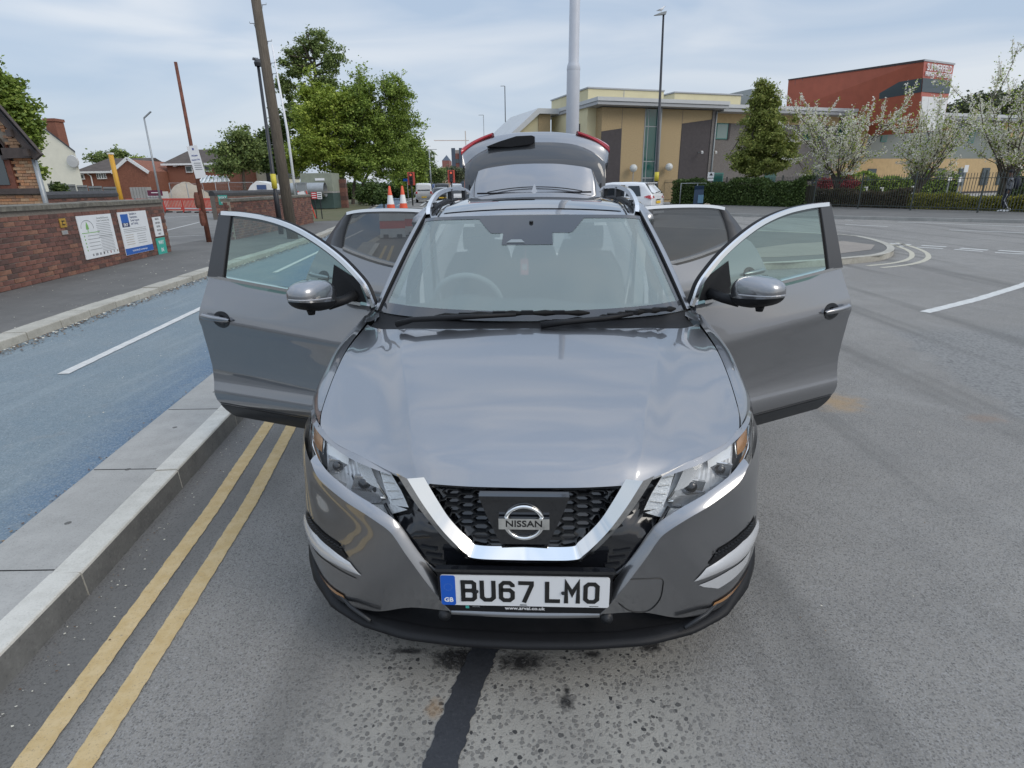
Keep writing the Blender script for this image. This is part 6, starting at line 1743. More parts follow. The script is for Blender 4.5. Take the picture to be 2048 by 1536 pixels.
M['signwhite'] = mat('sign_white', (.85,.85,.84), .5)
tower_text('SUMMERFIELD', Wd*.132, .50, .905, 1.0); tower_text('PRIMARY CARE CENTRE', Wd*.088, .50, .812, .93)
# globe lamps and cameras on the wall
for u, z in ((2.35,2.72),(5.6,2.80)):
    gl_ = thing('wall_lamp', 'white globe lamp %s the tall green window' % ('left of' if u < 3 else 'right of'), 'lamp', hcen.matrix_basis @ Vector((u,-.5,z)), AN, 'globe lamps on the health centre')
    q = MB(); q.lathe([(.0001,-.30),(.17,-.25),(.28,-.12),(.30,0),(.27,.14),(.16,.26),(.0001,.30)], 16); q.build('globe', mat('opal_globe', (.62,.63,.60), .3), gl_, True)
    q = MB(); q.bar((0,0,-.25),(0,.0,-(z-.2)),.05) if u < 3 else q.bar((0,0,0),(0,.5,0),.06); q.build('bracket', M['frame_grey'], gl_)
for u, z, l in ((8.6,3.9,'white camera on the dark panel of the health centre'),(10.6,3.95,'small camera right of the downpipe on the grey wall')):
    o = thing('security_camera', l, 'camera', hcen.matrix_basis @ Vector((u,-.05 if u < 10 else .8,z)), AN)
    q = MB(); q.bar((0,-.45,.05),(-.15,-.75,-.05),.14); q.build('camera_body', M['white_plastic'], o); q = MB(); q.bar((0,0,0),(0,-.5,.02),.05); q.build('bracket', M['frame_grey'], o)

# ================================================================== railings
M['railing'] = mat('grey_green_railing', (.055,.065,.060), .55, 0, .2, 4)
fence = thing('railing_fence', 'grey vertical bar railings along the health centre hedges', 'fence', (0,0,0))
FP = [gp(1215,402), gp(1362,405), gp(1625,415.5), gp(1820,421.5), gp(2120,432)]
bars = MB()
for i in range(len(FP)-1):
    a, b = Vector((*FP[i],0)), Vector((*FP[i+1],0)); L_ = (b-a).length; n = max(1, round(L_/2.75)); t = (b-a).normalized()
    for k in range(n):
        p0 = a.lerp(b, k/n); p1 = a.lerp(b, (k+1)/n)
        q = MB(); q.box((p0.x,p0.y,1.0),(.06,.06,1.9),math.atan2(t.y,t.x)); q.build('post', M['railing'], fence)
        for z in (.30, 1.62):
            q = MB(); q.bar((p0.x,p0.y,z),(p1.x,p1.y,z),.04,.03); q.build('rail', M['railing'], fence)
        m_ = int((p1-p0).length/.125)
        for j in range(1, m_):
            p = p0.lerp(p1, j/m_); bars.box((p.x,p.y,1.02),(.018,.018,1.66))
o = bars.build('bars', M['railing'], fence); o['kind'] = 'stuff'
for lab_, el_ in (('dark undergrowth among the left street trunks', (712,384,26,18)), ('dark undergrowth between the trunks and the cones', (756,380,28,18)), ('dark bushes behind the left traffic signal', (800,380,26,16))):
    tree('undergrowth', lab_, 'bush', None, 78, [el_, (el_[0]+12, el_[1]+6, 16, 12)], 5200, 90, 5, .22, 'dark', [(el_[0],398),(el_[0],390),(el_[0],380)], nl=2, group='undergrowth behind the street trees')
for i, (px, py, h_) in enumerate(((1696,398,.95),(1730,396,1.05),(1762,393,1.0),(1824,392,1.05))):
    p = at(px, py, 37.5); t = thing('bollard', 'white-topped post %s behind the golden and brown hedges' % ('nearest the red shrubs','second from the red shrubs','third from the red shrubs','just left of the middle blossom trunk')[i], 'bollard', (p.x,p.y,.1), 0, 'white-topped posts in the forecourt')
    q = MB(); q.box((0,0,h_/2),(.08,.08,h_)); q.build('post', mat('weathered_white', (.60,.60,.55), .7), t); q = MB(); q.box((-.05,0,h_+.02),(.17,.1,.07)); q.build('cap', M['white_plastic'], t)
for i, (px, h_) in enumerate(((1894,1.5),(1915,1.45),(1922,2.05))):
    p = at(px, 380, 36); t = thing('sign_post', ('short bay marker post right of the middle blossom trunk','bay marker post beside the taller white sign post','tall white parking sign post in the forecourt')[i], 'sign', (p.x,p.y,.1), 0)
    q = MB(); q.tube([(0,0,0),(0,0,h_)], .03, 6); q.build('post', M['frame_grey'], t); q = MB(); q.box((0,-.03,h_),(.24,.02,.2+.1*i)); q.build('plate', M['white'], t)
# street name plate, blue board, fence notices
p = G(1486,408,.1); t = thing('street_name_plate', 'pale street name plate on two legs in front of the dark hedge', 'sign', (p.x-.5,p.y-1.0,.1), -.55)
q = MB(); q.box((0,0,.62),(1.25,.03,.17)); pn = q.build('plate', mat('grubby_white', (.58,.57,.50), .7, 0, .15, 10), t); text('lettering', 'HEATH STREET', .13, Matrix.Translation((0,-.018,.62)) @ RXm, M['inkgrey'], pn, .001, .01, sx=.9)
for x in (-.45,.45):
    q = MB(); q.box((x,.02,.3),(.07,.05,.6)); q.build('leg', M['conc'], t)
p = G(1397,411,.1); t = thing('pavement_board', 'blue A-board standing at the left end of the dark hedge', 'sign', (p.x-.3,p.y-.8,.1), -.35)
for s1 in (-1,1):
    q = MB(); Mx = Matrix.Translation((0,s1*.28,0)) @ Matrix.Rotation(s1*.26,4,'X'); q.box((0,0,0),(.60,.03,1.30)); q.v = [tuple((Mx @ (Vector(v_)+Vector((0,0,.68))))) for v_ in q.v]; bb = q.build('panel', mat('blue_board', (.012,.035,.075), .5), t)
q = MB(); q.add([(-.02,-.40,.2),(.33,-.40,.2),(.33,-.28,.72),(-.02,-.28,.72)], [(0,1,2,3)]); q.build('print', mat('pale_blue_print', (.09,.19,.27), .6), t)
p = at(1421,350,41.3); t = thing('fence_notice', 'white notice with a black arrow on the railings', 'sign', (p.x,p.y-.1,p.z), 0)
q = MB(); q.box((0,0,0),(.42,.02,.36)); q.build('plate', M['white'], t); q = MB(); q.prismM([(-.12,-.03),(.12,-.03),(.0,.14)], .01, Matrix.Translation((0,-.025,0))); q.build('arrow', M['ink'], t); q = MB(); q.box((0,-.01,-.30),(.38,.02,.14)); q.build('plate', M['white'], t)
q = MB()
t = thing('cycle_stand', 'grey tubular guard rail between the railings and the hedge', 'guard rail', (0,0,0))
a, b, c = at(1362,374,42.5), at(1395,374,42.3), at(1411,375,42)
for i, (p0, p1) in enumerate(((a,b),(b,c))):
    q = MB(); q.tube([(p0.x,p0.y,.1),(p0.x,p0.y,1.55),(p1.x,p1.y,1.55),(p1.x,p1.y,.1)], .045, 6); q.build('hoop', M['frame_grey'], t, True)
# litter on the far footpath
p = G(1416,412,.12); t = pm('rubble', [(p.x-.35,p.y,.12),(p.x+.3,p.y+.1,.12),(p.x+.35,p.y+.4,.12),(p.x-.3,p.y+.4,.12),(p.x-.15,p.y+.1,.30),(p.x+.15,p.y+.2,.26)], [(0,1,5,4),(1,2,5),(2,3,4,5),(3,0,4)], M['sand']); props(t, 'small pale heap of litter on the far footpath before the blue board', 'litter')

# ================================================================== poles and lamps
M['blackpole'] = mat('black_lamp_column', (.022,.023,.027), .4, 0, .1, 4)
M['greypole'] = mat('painted_grey_column', (.50,.52,.56), .5, 0, .06, 3)
M['galv'] = mat('galvanised_steel', (.33,.35,.36), .45, .4, .1, 5)
M['rust'] = mat('rusty_steel', (.15,.055,.035), .8, 0, .4, 9)
M['polewood'] = mat('telegraph_wood', (.115,.095,.072), .9, 0, .45, 4, .5, 20, stretch=(14,14,.7))
M['yellowband'] = mat('yellow_band', (.62,.52,.05), .5)
def pole_thing(name, label, cat, base, parts, group=None):
    t = thing(name, label, cat, base, 0, group)
    for nm, pts, rs, mt in parts:
        q = MB(); q.tube(pts, rs, 14, True); q.build(nm, mt, t, True)
    return t
# telegraph pole (leans a little)
b_, tp_ = at(586,478,18.4), at(507,-30,18.4); b_.z = .1
d = tp_-b_
t = pole_thing('telegraph_pole', 'weathered wooden telegraph pole with step irons leaning slightly', 'pole', b_, [('pole', [(0,0,-.1), tuple(d*.5), tuple(d*1.25)], [.165,.150,.115], M['polewood'])])
for f_, s1 in ((.99,-1),(.93,1),(.865,-1),(.80,1),(.735,-1),(.72,1),(.68,1)):
    p = d*f_; q = MB(); q.tube([tuple(p), tuple(p+Vector((s1*.27,0,.01))), tuple(p+Vector((s1*.27,0,.05)))], .011, 5); q.build('step_iron', M['galv'], t)
    q = MB(); q.tube([tuple(p+Vector((s1*.16,0,0))), tuple(p+Vector((s1*.13,0,-.12)))], .008, 4); q.build('step_brace', M['galv'], t)
# black lamp post on the left
b_, tp_ = at(563,470,20.3), at(515,122,20.3); b_.z = .1; H = tp_.z-.1
t = pole_thing('street_lamp', 'black lamp column with a yellow band next to the telegraph pole', 'street lamp', b_, [('column', [(0,0,0),(0,0,1.35),(0,0,1.4),(tp_.x-b_.x,0,H)], [.085,.085,.062,.045], M['blackpole']), ('yellow_band', [(0,0,1.52),(0,0,1.98)], [.088,.088], M['yellowband'])])
q = MB(); q.lathe([(.10,-.15),(.12,-.05),(.06,.05),(.0001,.10)], 10, (tp_.x-b_.x,0,H)); q.bar((tp_.x-b_.x-.14,0,H+.07),(tp_.x-b_.x+.26,.3,H-.02),.12,.06); q.build('lamp_head', M['blackpole'], t)
# white slim pole
b_, tp_ = at(590,378,40), at(544,92,40); b_.z = .1
pole_thing('flagpole', 'slim white pole right of the telegraph pole', 'pole', b_, [('pole', [(0,0,0),(0,0,tp_.z*.5),(tp_.x-b_.x,0,tp_.z)], [.09,.075,.05], mat('white_pole', (.75,.76,.78), .4))])
# rusty pole with a notice
b_, tp_ = at(420,492,17.6), at(351,124,17.6); b_.z = .1
t = pole_thing('sign_pole', 'tall leaning rusty pole carrying a white parking notice', 'pole', b_, [('pole', [(0,0,0), tuple((tp_-b_)*.5), tuple(tp_-b_)], [.075,.05,.042], M['rust'])])
c = at(393,324,17.4)-b_; q = MB(); q.box(tuple(c),(.30,.015,.86), M=Matrix.Rotation(-.12,3,'Y')); n_ = q.build('notice', M['white'], t)
for i, (s, sz) in enumerate((('Private',.072),('Parking Only',.052))):
    text('lettering', s, sz, Matrix.Translation((c.x-.015+i*.012, c.y-.010, c.z+.17-i*.11)) @ Matrix.Rotation(-.12,4,'Y') @ RXm, mat('notice_blue', (.10,.13,.32), .6), n_, .001, .02, sx=.85)
for i in range(4):
    q = MB(); q.box((c.x+.02+i*.006,c.y-.010,c.z-.03-i*.055),(.20,.002,.020)); q.build('print', M['inkgrey'], n_)
q = MB(); q.box((c.x-.03,c.y-.010,c.z+.34),(.05,.002,.06)); q.build('print', mat('notice_blue2', (.10,.13,.32), .6), n_)
for z, w_ in ((1.2,.10),(.7,.13)):
    q = MB(); q.lathe([(.08,-.2),(.11,-.1),(.10,.15),(.07,.25)], 8, (-.10 if z > 1 else -.05,0,z)); q.build('old_fixing', M['rust'], t)
# white column behind the car
cb_ = (1.75,14.6); t = thing('lamp_column', 'thick pale grey steel column rising behind the open tailgate', 'column', (cb_[0],cb_[1],.115))
px = _ray(1147,140); x_ = px.x/px.y*14.6
t.location = (x_, 14.6, .115); z1 = at(1148,137,14.6).z
q = MB(); q.lathe([(.0001,0),(.155,0),(.150,z1-.1),(.142,z1-.05),(.118,z1),(.108,z1+5),(.10,z1+6),(.0001,z1+6)], 28); q.build('column', M['greypole'], t, True)
q = MB(); q.lathe([(.151,z1-.16),(.154,z1-.13),(.151,z1-.10)], 28); q.build('collar', M['greypole'], t, True)
q = MB(); q.box((0,-.15,.8),(.12,.02,.45)); q.build('access_door', M['greypole'], t)
# right lamp post with gull
b_, tp_ = at(1310,404,38), at(1327,30,38); b_.z = .1; H = tp_.z-.1
t = pole_thing('street_lamp', 'tall black lamp column in front of the health centre with a gull on top', 'street lamp', b_, [('column', [(0,0,0),(0,0,1.5),(0,0,1.55),(tp_.x-b_.x,0,H)], [.13,.13,.10,.055], M['blackpole']), ('yellow_band', [(0,0,1.62),(0,0,2.15)], [.135,.135], M['yellowband'])])
q = MB(); hx = tp_.x-b_.x; q.add([(hx+.12,-.1,H+.02),(hx+.12,.1,H+.02),(hx-.55,.1,H-.02),(hx-.55,-.1,H-.02),(hx+.16,-.1,H+.18),(hx+.16,.1,H+.18),(hx-.15,.1,H+.12),(hx-.15,-.1,H+.12)], [(0,1,2,3),(4,7,6,5),(0,4,5,1),(3,2,6,7),(0,3,7,4),(1,5,6,2)]); q.build('lamp_head', M['frame_grey'], t)
gull = thing('seagull', 'gull perched on the head of the tall black lamp column', 'bird', (b_.x+hx-.15, b_.y, tp_.z+.16))
bm = MB()
prof = [(-.26,-.035,.004),(-.18,-.010,.030),(-.08,.02,.065),(.02,.05,.075),(.09,.09,.060),(.13,.145,.038),(.15,.18,.036),(.175,.185,.026),(.20,.18,.006)]
bm.tube([(p[0],0,p[1]+.08) for p in prof], [p[2] for p in prof], 10); bm.build('body', mat('gull_white', (.78,.78,.78), .7), gull, True)
for s1 in (-1,1):
    q = MB(); q.add([(.06,s1*.062,.15),(-.06,s1*.072,.135),(-.30,s1*.02,.055),(-.10,s1*.055,.085),(.03,s1*.06,.10)], [(0,1,2,3,4)]); q.build('wing', mat('gull_grey', (.16,.17,.19), .7), gull)
    q = MB(); q.bar((0,s1*.02,.07),(0,s1*.02,0),.008); q.build('leg', M['amber'], gull)
q = MB(); q.bar((.19,0,.26),(.235,0,.25),.012); q.build('beak', M['amber'], gull)
# further lamps
for i, (px, pt, pb, D, r_, arm, lab) in enumerate(((1013,172,380,75,.06,-1,'thin dark lamp column with a small bracket left of the tailgate'),(971,230,380,90,.06,-1,'thin grey lamp column just left of the red tailgate lamp'),(863,299,382,80,.09,1,'grey lamp column with an arm beside the white van'),(315,236,370,38,.06,-1,'slim grey lamp column over the building yard'))):
    b_ = at(px, pb, D); b_.z = .1; x2 = at(px if i != 3 else 288, pt, D)
    t = thing('street_lamp', lab, 'street lamp', b_); q = MB(); q.tube([(0,0,0),(x2.x-b_.x if i == 3 else 0,0,x2.z-.1)], [r_*1.2,r_*.8], 8); q.build('column', M['galv'] if i != 0 else M['blackpole'], t, True)
    q = MB(); hx = (x2.x-b_.x if i == 3 else 0); L_ = {0:.5,1:.7,2:1.0,3:.5}[i]; q.bar((hx,0,x2.z-.1),(hx+arm*L_*(-1 if i==3 else 1),0,x2.z+(.25 if i == 3 else -.1)),.10,.06); q.build('lamp_head', M['galv'], t)
    if i == 0:
        z_ = at(1010,252,D).z-.1; q = MB(); q.bar((0,0,z_),(-.35,0,z_+.1),.12); q.build('camera', M['blackpole'], t)

# ================================================================== buildings and yard on the left
M['slate'] = mat('brown_roof_tiles', (.085,.068,.058), .9, 0, .25, 2)
M['slate2'] = mat('dark_slate', (.07,.07,.075), .8, 0, .2, 2)
M['upvc'] = mat('white_window_frame', (.78,.79,.79), .4)
M['winglass'] = mat('house_window_glass', (.06,.075,.08), .06, 0, coat=.5)
M['render'] = mat('cream_painted_render', (.74,.71,.58), .9, 0, .05, 2)
M['redwall'] = mat('far_red_brick', (.24,.10,.065), .95, 0, .22, 9)
M['stone'] = mat('dark_stone', (.075,.06,.055), .85, 0, .25, 5)
# orange brick building with a gable
ob = thing('brick_building', 'orange brick gabled building with a dark stone band at the left edge', 'building', (0,0,0))
yb = 15.6; XR = at(80,350,yb).x; XL = XR-6.5
ez = at(62,302,yb).z; slope = (at(0,226,yb).z-at(60,300,yb).z)/(at(60,300,yb).x-at(0,226,yb).x); apx = XR-3.8; apz = ez+3.6*slope
q = MB(); q.add([(XL,yb+.03,0),(XR,yb+.03,0),(XR,yb+.03,ez),(apx,yb+.03,apz),(XL,yb+.03,ez+1)], [(0,1,2,3,4)]); q.add([(XR,yb+.03,0),(XR-9,yb+8,0),(XR-9,yb+8,ez),(XR,yb+.03,ez)], [(0,1,2,3)]); q.build('gable_wall', M['mortar2'], ob)
wx0, wx1 = at(-25,350,yb).x, at(22,350,yb).x; wz0, wz1 = at(10,372,yb).z, at(10,300,yb).z
bz0, bz1 = at(40,388,yb).z, at(40,377,yb).z
def obclip(u, z):
    x = XL+u; 
    if x > XR-.1 or (wx0-.1 < x < wx1+.12 and wz0-.1 < z < wz1+.5): return False
    if bz0-.02 < z < bz1+.02: return False
    return z < ez+max(0, (XR-x))*slope-.25
brick_wall(ob, (XL,yb), (XR,yb), .2, apz, ORG, (.225,.075), .006, 0, clip=obclip)
q = MB(); q.box(((XL+XR)/2,yb-.05,(bz0+bz1)/2),(XR-XL+.06,.12,bz1-bz0)); q.build('stone_band', M['stone'], ob)
q = MB(); q.box((XR-.28,yb-.08,ez-.05),(.75,.22,.24)); q.build('eaves_corbel', M['stone'], ob)
wf = MB(); wf.box(((wx0+wx1)/2,yb-.02,(wz0+wz1)/2),(wx1-wx0+.24,.10,wz1-wz0+.24)); wfr = wf.build('window', M['rust'], ob)
q = MB(); q.box(((wx0+wx1)/2,yb-.08,(wz0+wz1)/2),(wx1-wx0-.05,.02,wz1-wz0-.05)); q.build('pane', M['winglass'], wfr)
for k in range(9):
    a = math.pi*k/16; cx0 = wx1-1.0; q = MB(); r_ = 1.05; q.box((cx0+r_*math.cos(a),yb-.06,wz1-.1+r_*.55*math.sin(a)),(.18,.1,.26),M=Matrix.Rotation(-a+.0,3,'Y')); q.build('arch_stone', M['stone'], ob)
q = MB(); va, vb = Vector((XR+.25,yb-.2,ez+.02)), Vector((apx,yb-.2,apz+.18))
va.z -= .18; vb.z -= .30; q.bar(va, vb, .24, .10, up=(0,1,0)); q.build('verge_board', M['stone'], ob)
q = MB(); q.add([(XR+.35,yb-.35,ez+.0),(XR+.35-9.3,yb+8,ez+.0),(apx-9.3,yb+8,apz+.12),(apx,yb-.35,apz+.12)], [(0,1,2,3)]); q.add([(XR+.35,yb-.35,ez-.07),(XR+.35-9.3,yb+8,ez-.07),(apx-9.3,yb+8,apz+.02),(apx,yb-.35,apz+.02)], [(0,1,2,3)]); q.build('roof', M['slate2'], ob)
for k in range(14):
    p = va.lerp(vb, (k+.5)/14); q = MB(); q.box((p.x-.05,yb-.30,p.z-.12),(.12,.1,.16)); q.build('dentil', M['stone'], ob)
q = MB(); q.tube([(XR+.02,yb-.08,.2),(XR+.02,yb-.08,ez-.2)], .06, 8); q.build('downpipe', M['galv'], ob, True)
# white gable house
D = 50
def gable_house(name, label, D, xl, xr, yb_, eave, apex, wall, roof, depth, over=.25):
    """pixel extents of the gable at distance D: xl,xr walls, eave y, apex (x,y)"""
    L_, R_, A_ = at(xl,eave,D), at(xr,eave,D), at(*apex,D); t = thing(name, label, 'house', (A_.x, D, .1)); o = Vector((A_.x, D, .1)); 
    l, r_, a = L_-o, R_-o, A_-o; q = MB(); m_ = 5
    v = [(l.x,0,-.1),(r_.x,0,-.1),(r_.x,0,r_.z),(a.x,0,a.z),(l.x,0,l.z)]
    sk = -depth*1.1 if xl < 200 else 0
    q.add(v+[(p[0]+sk,depth,p[2]) for p in v], [(0,1,2,3,4),(9,8,7,6,5),(0,5,6,1),(1,6,7,2),(4,9,5,0)]); q.build('wall', wall, t)
    q = MB()
    for e in (l, r_):
        s1 = 1 if e.x > a.x else -1; ex_ = Vector((e.x+s1*over, 0, e.z-over*abs((a.z-e.z)/(a.x-e.x)))) 
        q.add([(a.x,-over,a.z+.08),(ex_.x,-over,ex_.z+.08),(ex_.x+sk,depth+over,ex_.z+.08),(a.x+sk,depth+over,a.z+.08),(a.x,-over,a.z+.2),(ex_.x,-over,ex_.z+.2),(ex_.x+sk,depth+over,ex_.z+.2),(a.x+sk,depth+over,a.z+.2)], [(0,1,2,3),(4,5,6,7),(0,1,5,4),(1,2,6,5),(2,3,7,6)])
    rf_ = q.build('roof', roof, t); return t, l, r_, a, rf_
t, l, r_, a, rf_ = gable_house('house', 'white rendered gable house with a brick chimney', 50, 20, 150, 372, 305, (82,253), M['render'], M['slate2'], 8, .1)
q = MB(); c = at(104,262,52)-t.location; q.box((c.x,2.5,c.z-.2),(.85,1.0,2.3)); q.box((c.x,2.5,c.z+.85),(1.0,1.15,.22)); q.build('chimney', M['redwall'], rf_)
q = MB(); c = at(148,323,50)-t.location; q.lathe([(.0001,-.05),(.45,-.02),(.5,.06)], 14, (c.x+.05,-.25,c.z), 'Y'); q.bar((c.x,-.2,c.z),(c.x,.1,c.z),.05); q.build('satellite_dish', mat('dish_grey', (.5,.5,.48), .5), t)
# bungalow and house
def hipwin(t, D, x0, y0, x1, y1, n=2):
    A_, B_ = at(x0,y0,D), at(x1,y1,D); o = t.location; q = MB(); cx0, cz0 = (A_.x+B_.x)/2-o.x, (A_.z+B_.z)/2-o.z; w_, h_ = B_.x-A_.x, A_.z-B_.z
    q.box((cx0, D-o.y-.06, cz0),(w_,.12,h_)); f_ = q.build('window', M['upvc'], t)
    for k in range(n):
        q = MB(); q.box((cx0-w_/2+w_*(k+.5)/n, D-o.y-.14, cz0),(w_/n-.14,.03,h_-.2)); q.build('pane', M['winglass'], f_)
def long_house(name, label, D, xl, xr, ridge_y, eave_y, depth=8, wall=None):
    L_, R_ = at(xl,eave_y,D), at(xr,eave_y,D); zr = at((xl+xr)/2,ridge_y,D+depth/2).z; ze = at((xl+xr)/2,eave_y,D).z
    t = thing(name, label, 'house', (L_.x, D, .1)); w_ = R_.x-L_.x; q = MB(); q.box((w_/2,depth/2,ze/2-.1),(w_,depth,ze)); q.build('wall', wall or M['redwall'], t)
    q = MB(); e = .35; q.add([(-e,-e,ze-.1),(w_+e,-e,ze-.1),(w_+e-1.2*0,depth/2,zr-.1),(-e+1.0,depth/2,zr-.1),(-e,depth+e,ze-.1),(w_+e,depth+e,ze-.1)], [(0,1,2,3),(5,4,3,2),(0,3,4),(1,5,2)]); q.build('roof', M['slate'], t)
    q = MB(); q.box((w_/2,-e-.03,ze-.16),(w_+.7,.06,.18)); q.build('gutter', M['upvc'], t)
    return t
t = long_house('bungalow', 'brown roofed brick bungalow with a white edged gable', 60, 156, 262, 317, 343)
hipwin(t, 60, 161, 348, 171, 359, 1); hipwin(t, 60, 193, 345, 215, 358, 4)
o = t.location; l, r_, a = at(230,342,58.5)-o, at(293,342,58.5)-o, at(257,319,58.5)-o
q = MB(); v = [(l.x,-1.5,0),(r_.x,-1.5,0),(r_.x,-1.5,r_.z),(a.x,-1.5,a.z),(l.x,-1.5,l.z)]; q.add(v+[(p[0],5,p[2]) for p in v], [(0,1,2,3,4),(1,6,7,2),(0,4,9,5),(4,3,8,9),(2,7,8,3)]); q.build('gable', M['redwall'], t)
for e in (l, r_):
    q = MB(); q.bar((a.x,-1.7,a.z+.1),(e.x+(.3 if e.x > a.x else -.3),-1.7,e.z-.15),.08,.28,up=(0,0,1)); q.build('verge_board', M['upvc'], t)
q = MB(); q.tube([(at(173,345,60).x-o.x,-.15,at(173,345,60).z-o.z),(at(183,348,60).x-o.x,-.15,at(183,352,60).z-o.z),(at(184,360,60).x-o.x,-.15,.2)], .06, 6); q.build('downpipe', M['upvc'], t)
t = long_house('house', 'brick house with white windows behind the rusty pole', 62, 332, 476, 299, 327)
for bx_ in ((371,332,387,345),(408,330,424,343),(448,336,462,345)): hipwin(t, 62, *bx_, 1)
q = MB(); c = at(351,331,62)-t.location; q.box((c.x,-.1,c.z),(.35,.2,.25)); q.build('alarm_box', M['upvc'], t)
lt = thing('lean_to', 'glazed white lean-to roof in front of the brick house', 'lean-to', (0,0,0)); 
a, b = at(398,366,50), at(459,363,50); 
q = MB(); q.add([a, b, at(452,352,53), at(408,352,53)], [(0,1,2,3)]); q.build('glazing', mat('lean_to_glass', (.45,.50,.50), .2), lt)
for k in range(8):
    q = MB(); q.bar(a.lerp(b,k/7)+Vector((0,0,.04)), at(408,352,53).lerp(at(452,352,53),k/7)+Vector((0,0,.04)), .09, .06); q.build('glazing_bar', M['upvc'], lt)
q = MB(); q.box(((a.x+b.x)/2,50.1,.8),(b.x-a.x,.2,1.5)); q.build('wall', M['greybrick'], lt)
t, l, r_, a, rf_ = gable_house('chapel', 'small cream gable with a dark arched window behind the telegraph pole', 66, 500, 560, 370, 350, (546,313), M['render'], M['slate2'], 6, .1)
c0, c1 = at(534,355,66)-t.location, at(549,333,66)-t.location; w_ = (c1.x-c0.x)/2; q = MB()
q.prismM([(-w_,c0.z-.6),(w_,c0.z-.6)]+[(w_*math.cos(R(k)), c1.z-w_+w_*math.sin(R(k))) for k in range(0,181,20)], .1, Matrix.Translation(((c0.x+c1.x)/2,-.15,0))); q.build('arched_window', M['winglass'], t)
# ---- the yard: hoarding, barriers, tank, sand
M['hoard'] = mat('grey_hoarding', (.21,.235,.25), .6, .2, .12, 2)
gy = 'steel hoarding panels round the yard'
xs = [(98,130,'leftmost grey hoarding panel beside the orange brick building'),(131,154,'grey hoarding panel with a small white notice right of the bush'),(155,177,'third grey hoarding panel behind the dark coping'),(178,206,'fourth grey hoarding panel with a notice'),(207,234,'last grey hoarding panel at the yellow post')]
for i, (x0, x1, lab) in enumerate(xs):
    a, b = at(x0,380,26+i*.3), at(x1-1,380,26.2+i*.3); t = thing('hoarding_panel', lab, 'hoarding', (a.x,a.y,.12), math.atan2(b.y-a.y,b.x-a.x), gy); w_ = (b-a).length; h_ = at(x0,367+i*1.6-(i==0)*0,26).z-.12
    q = MB(); n = 14
    for k in range(n): q.box((w_*(k+.5)/n, .03 if k % 2 else 0, h_/2),(w_/n*1.0,.02,h_))
    q.build('sheet', M['hoard'], t)
    for zz in (.25, h_-.05):
        r2 = MB(); r2.box((w_/2,-.03,zz),(w_,.04,.05)); r2.build('rail', M['galv'], t)
    if i in (1,3): q = MB(); q.box((w_*.45,-.06,h_*.62),(.32,.01,.24)); q.build('notice', M['white'], t)
t = thing('yellow_post', 'yellow steel post standing in the yard', 'post', (0,0,0)); a, b = at(236,372,30), at(221,308,30); q = MB(); q.tube([(a.x,30,.1),(b.x,30,b.z)], .11, 8); q.build('post', mat('yellow_steel', (.62,.33,.03), .5), t, True); q = MB(); q.box((b.x,30,b.z+.02),(.22,.2,.08)); q.build('cap', M['white_plastic'], t)
a = at(245,392,28); t = thing('skip', 'dark grey tilted skip beside the yellow post', 'skip', (a.x,28,.12), .1)
q = MB(); q.add([(-.5,-.4,0),(.5,-.4,0),(.7,-.4,1.1),(-.6,-.4,1.0),(-.5,.8,0),(.5,.8,0),(.7,.8,1.1),(-.6,.8,1.0)], [(0,1,2,3),(5,4,7,6),(1,5,6,2),(4,0,3,7),(0,4,5,1)]); q.build('tub', M['hoard'], t); q = MB(); q.bar((.75,-.45,1.2),(.45,-.45,-.0),.05); q.build('arm', M['galv'], t)
a, b = at(262,372,46), at(298,372,46); t = thing('concrete_wall', 'pale concrete block wall in the yard', 'wall', (a.x,46,.1)); n = 6
for k in range(n):
    for z_ in range(2):
        q = MB(); q.box(((b.x-a.x)*(k+.5)/n,0,.45+z_*.88),((b.x-a.x)/n-.03,.5,.85)); q.build('block', M['conc'], t)
a = at(316,388,45); t = thing('liquid_tank', 'caged white liquid tank behind the red barriers', 'tank', (a.x,45,.12))
q = MB(); q.box((0,0,.85),(1.0,1.0,1.1)); q.build('bottle', mat('tank_plastic', (.55,.56,.54), .5), t); q = MB(); q.box((0,0,.15),(1.2,1.1,.15)); q.build('pallet', M['polewood'], t)
for k in range(6):
    q = MB(); q.bar((-.5+k*.2,-.53,.2),(-.5+k*.2,-.53,1.42),.025); q.build('cage_bar', M['galv'], t)
for k in range(4):
    q = MB(); q.bar((-.52,-.54,.35+k*.34),(.52,-.54,.35+k*.34),.025); q.build('cage_bar', M['galv'], t)
a = at(310,386,41.0); t = thing('site_sign', 'maroon banner sign in the building yard', 'sign', (a.x,41.0,at(310,386,41.0).z)); q = MB(); q.box((0,0,0),(1.0,.03,.36)); s_ = q.build('panel', mat('maroon_banner', (.13,.02,.05), .5), t); q = MB(); q.box((0,-.02,.02),(.48,.01,.05)); q.build('print', M['white'], s_)
def heap(label, c, rx, ry, h_, mt):
    v = []; f = []; n, m_ = 28, 9
    for i in range(m_):
        r_ = i/(m_-1)
        for k in range(n):
            a = 2*math.pi*k/n; j = 1+.10*math.sin(3*a+1)+random.uniform(-.04,.04); v.append((rx*r_*math.cos(a)*j, ry*r_*math.sin(a)*j, h_*max(0,(1-r_**2.0))*(1+random.uniform(-.05,.05))-.02))
    for i in range(m_-1):
        for k in range(n): f.append((i*n+k, i*n+(k+1) % n, (i+1)*n+(k+1) % n, (i+1)*n+k))
    o = pm('sand_heap', v, f, mt, None, True); o.location = c; props(o, label, 'sand heap'); return o
a = at(375,388,47); heap('large pale sand heap behind the red barriers', (a.x,47,.1), 2.1, 2.0, at(375,365,47).z-.1, M['sand'])
a = at(342,390,47); heap('smaller pale heap left of the large sand heap', (a.x,47,.1), 1.5, 1.2, .8, M['sand'])
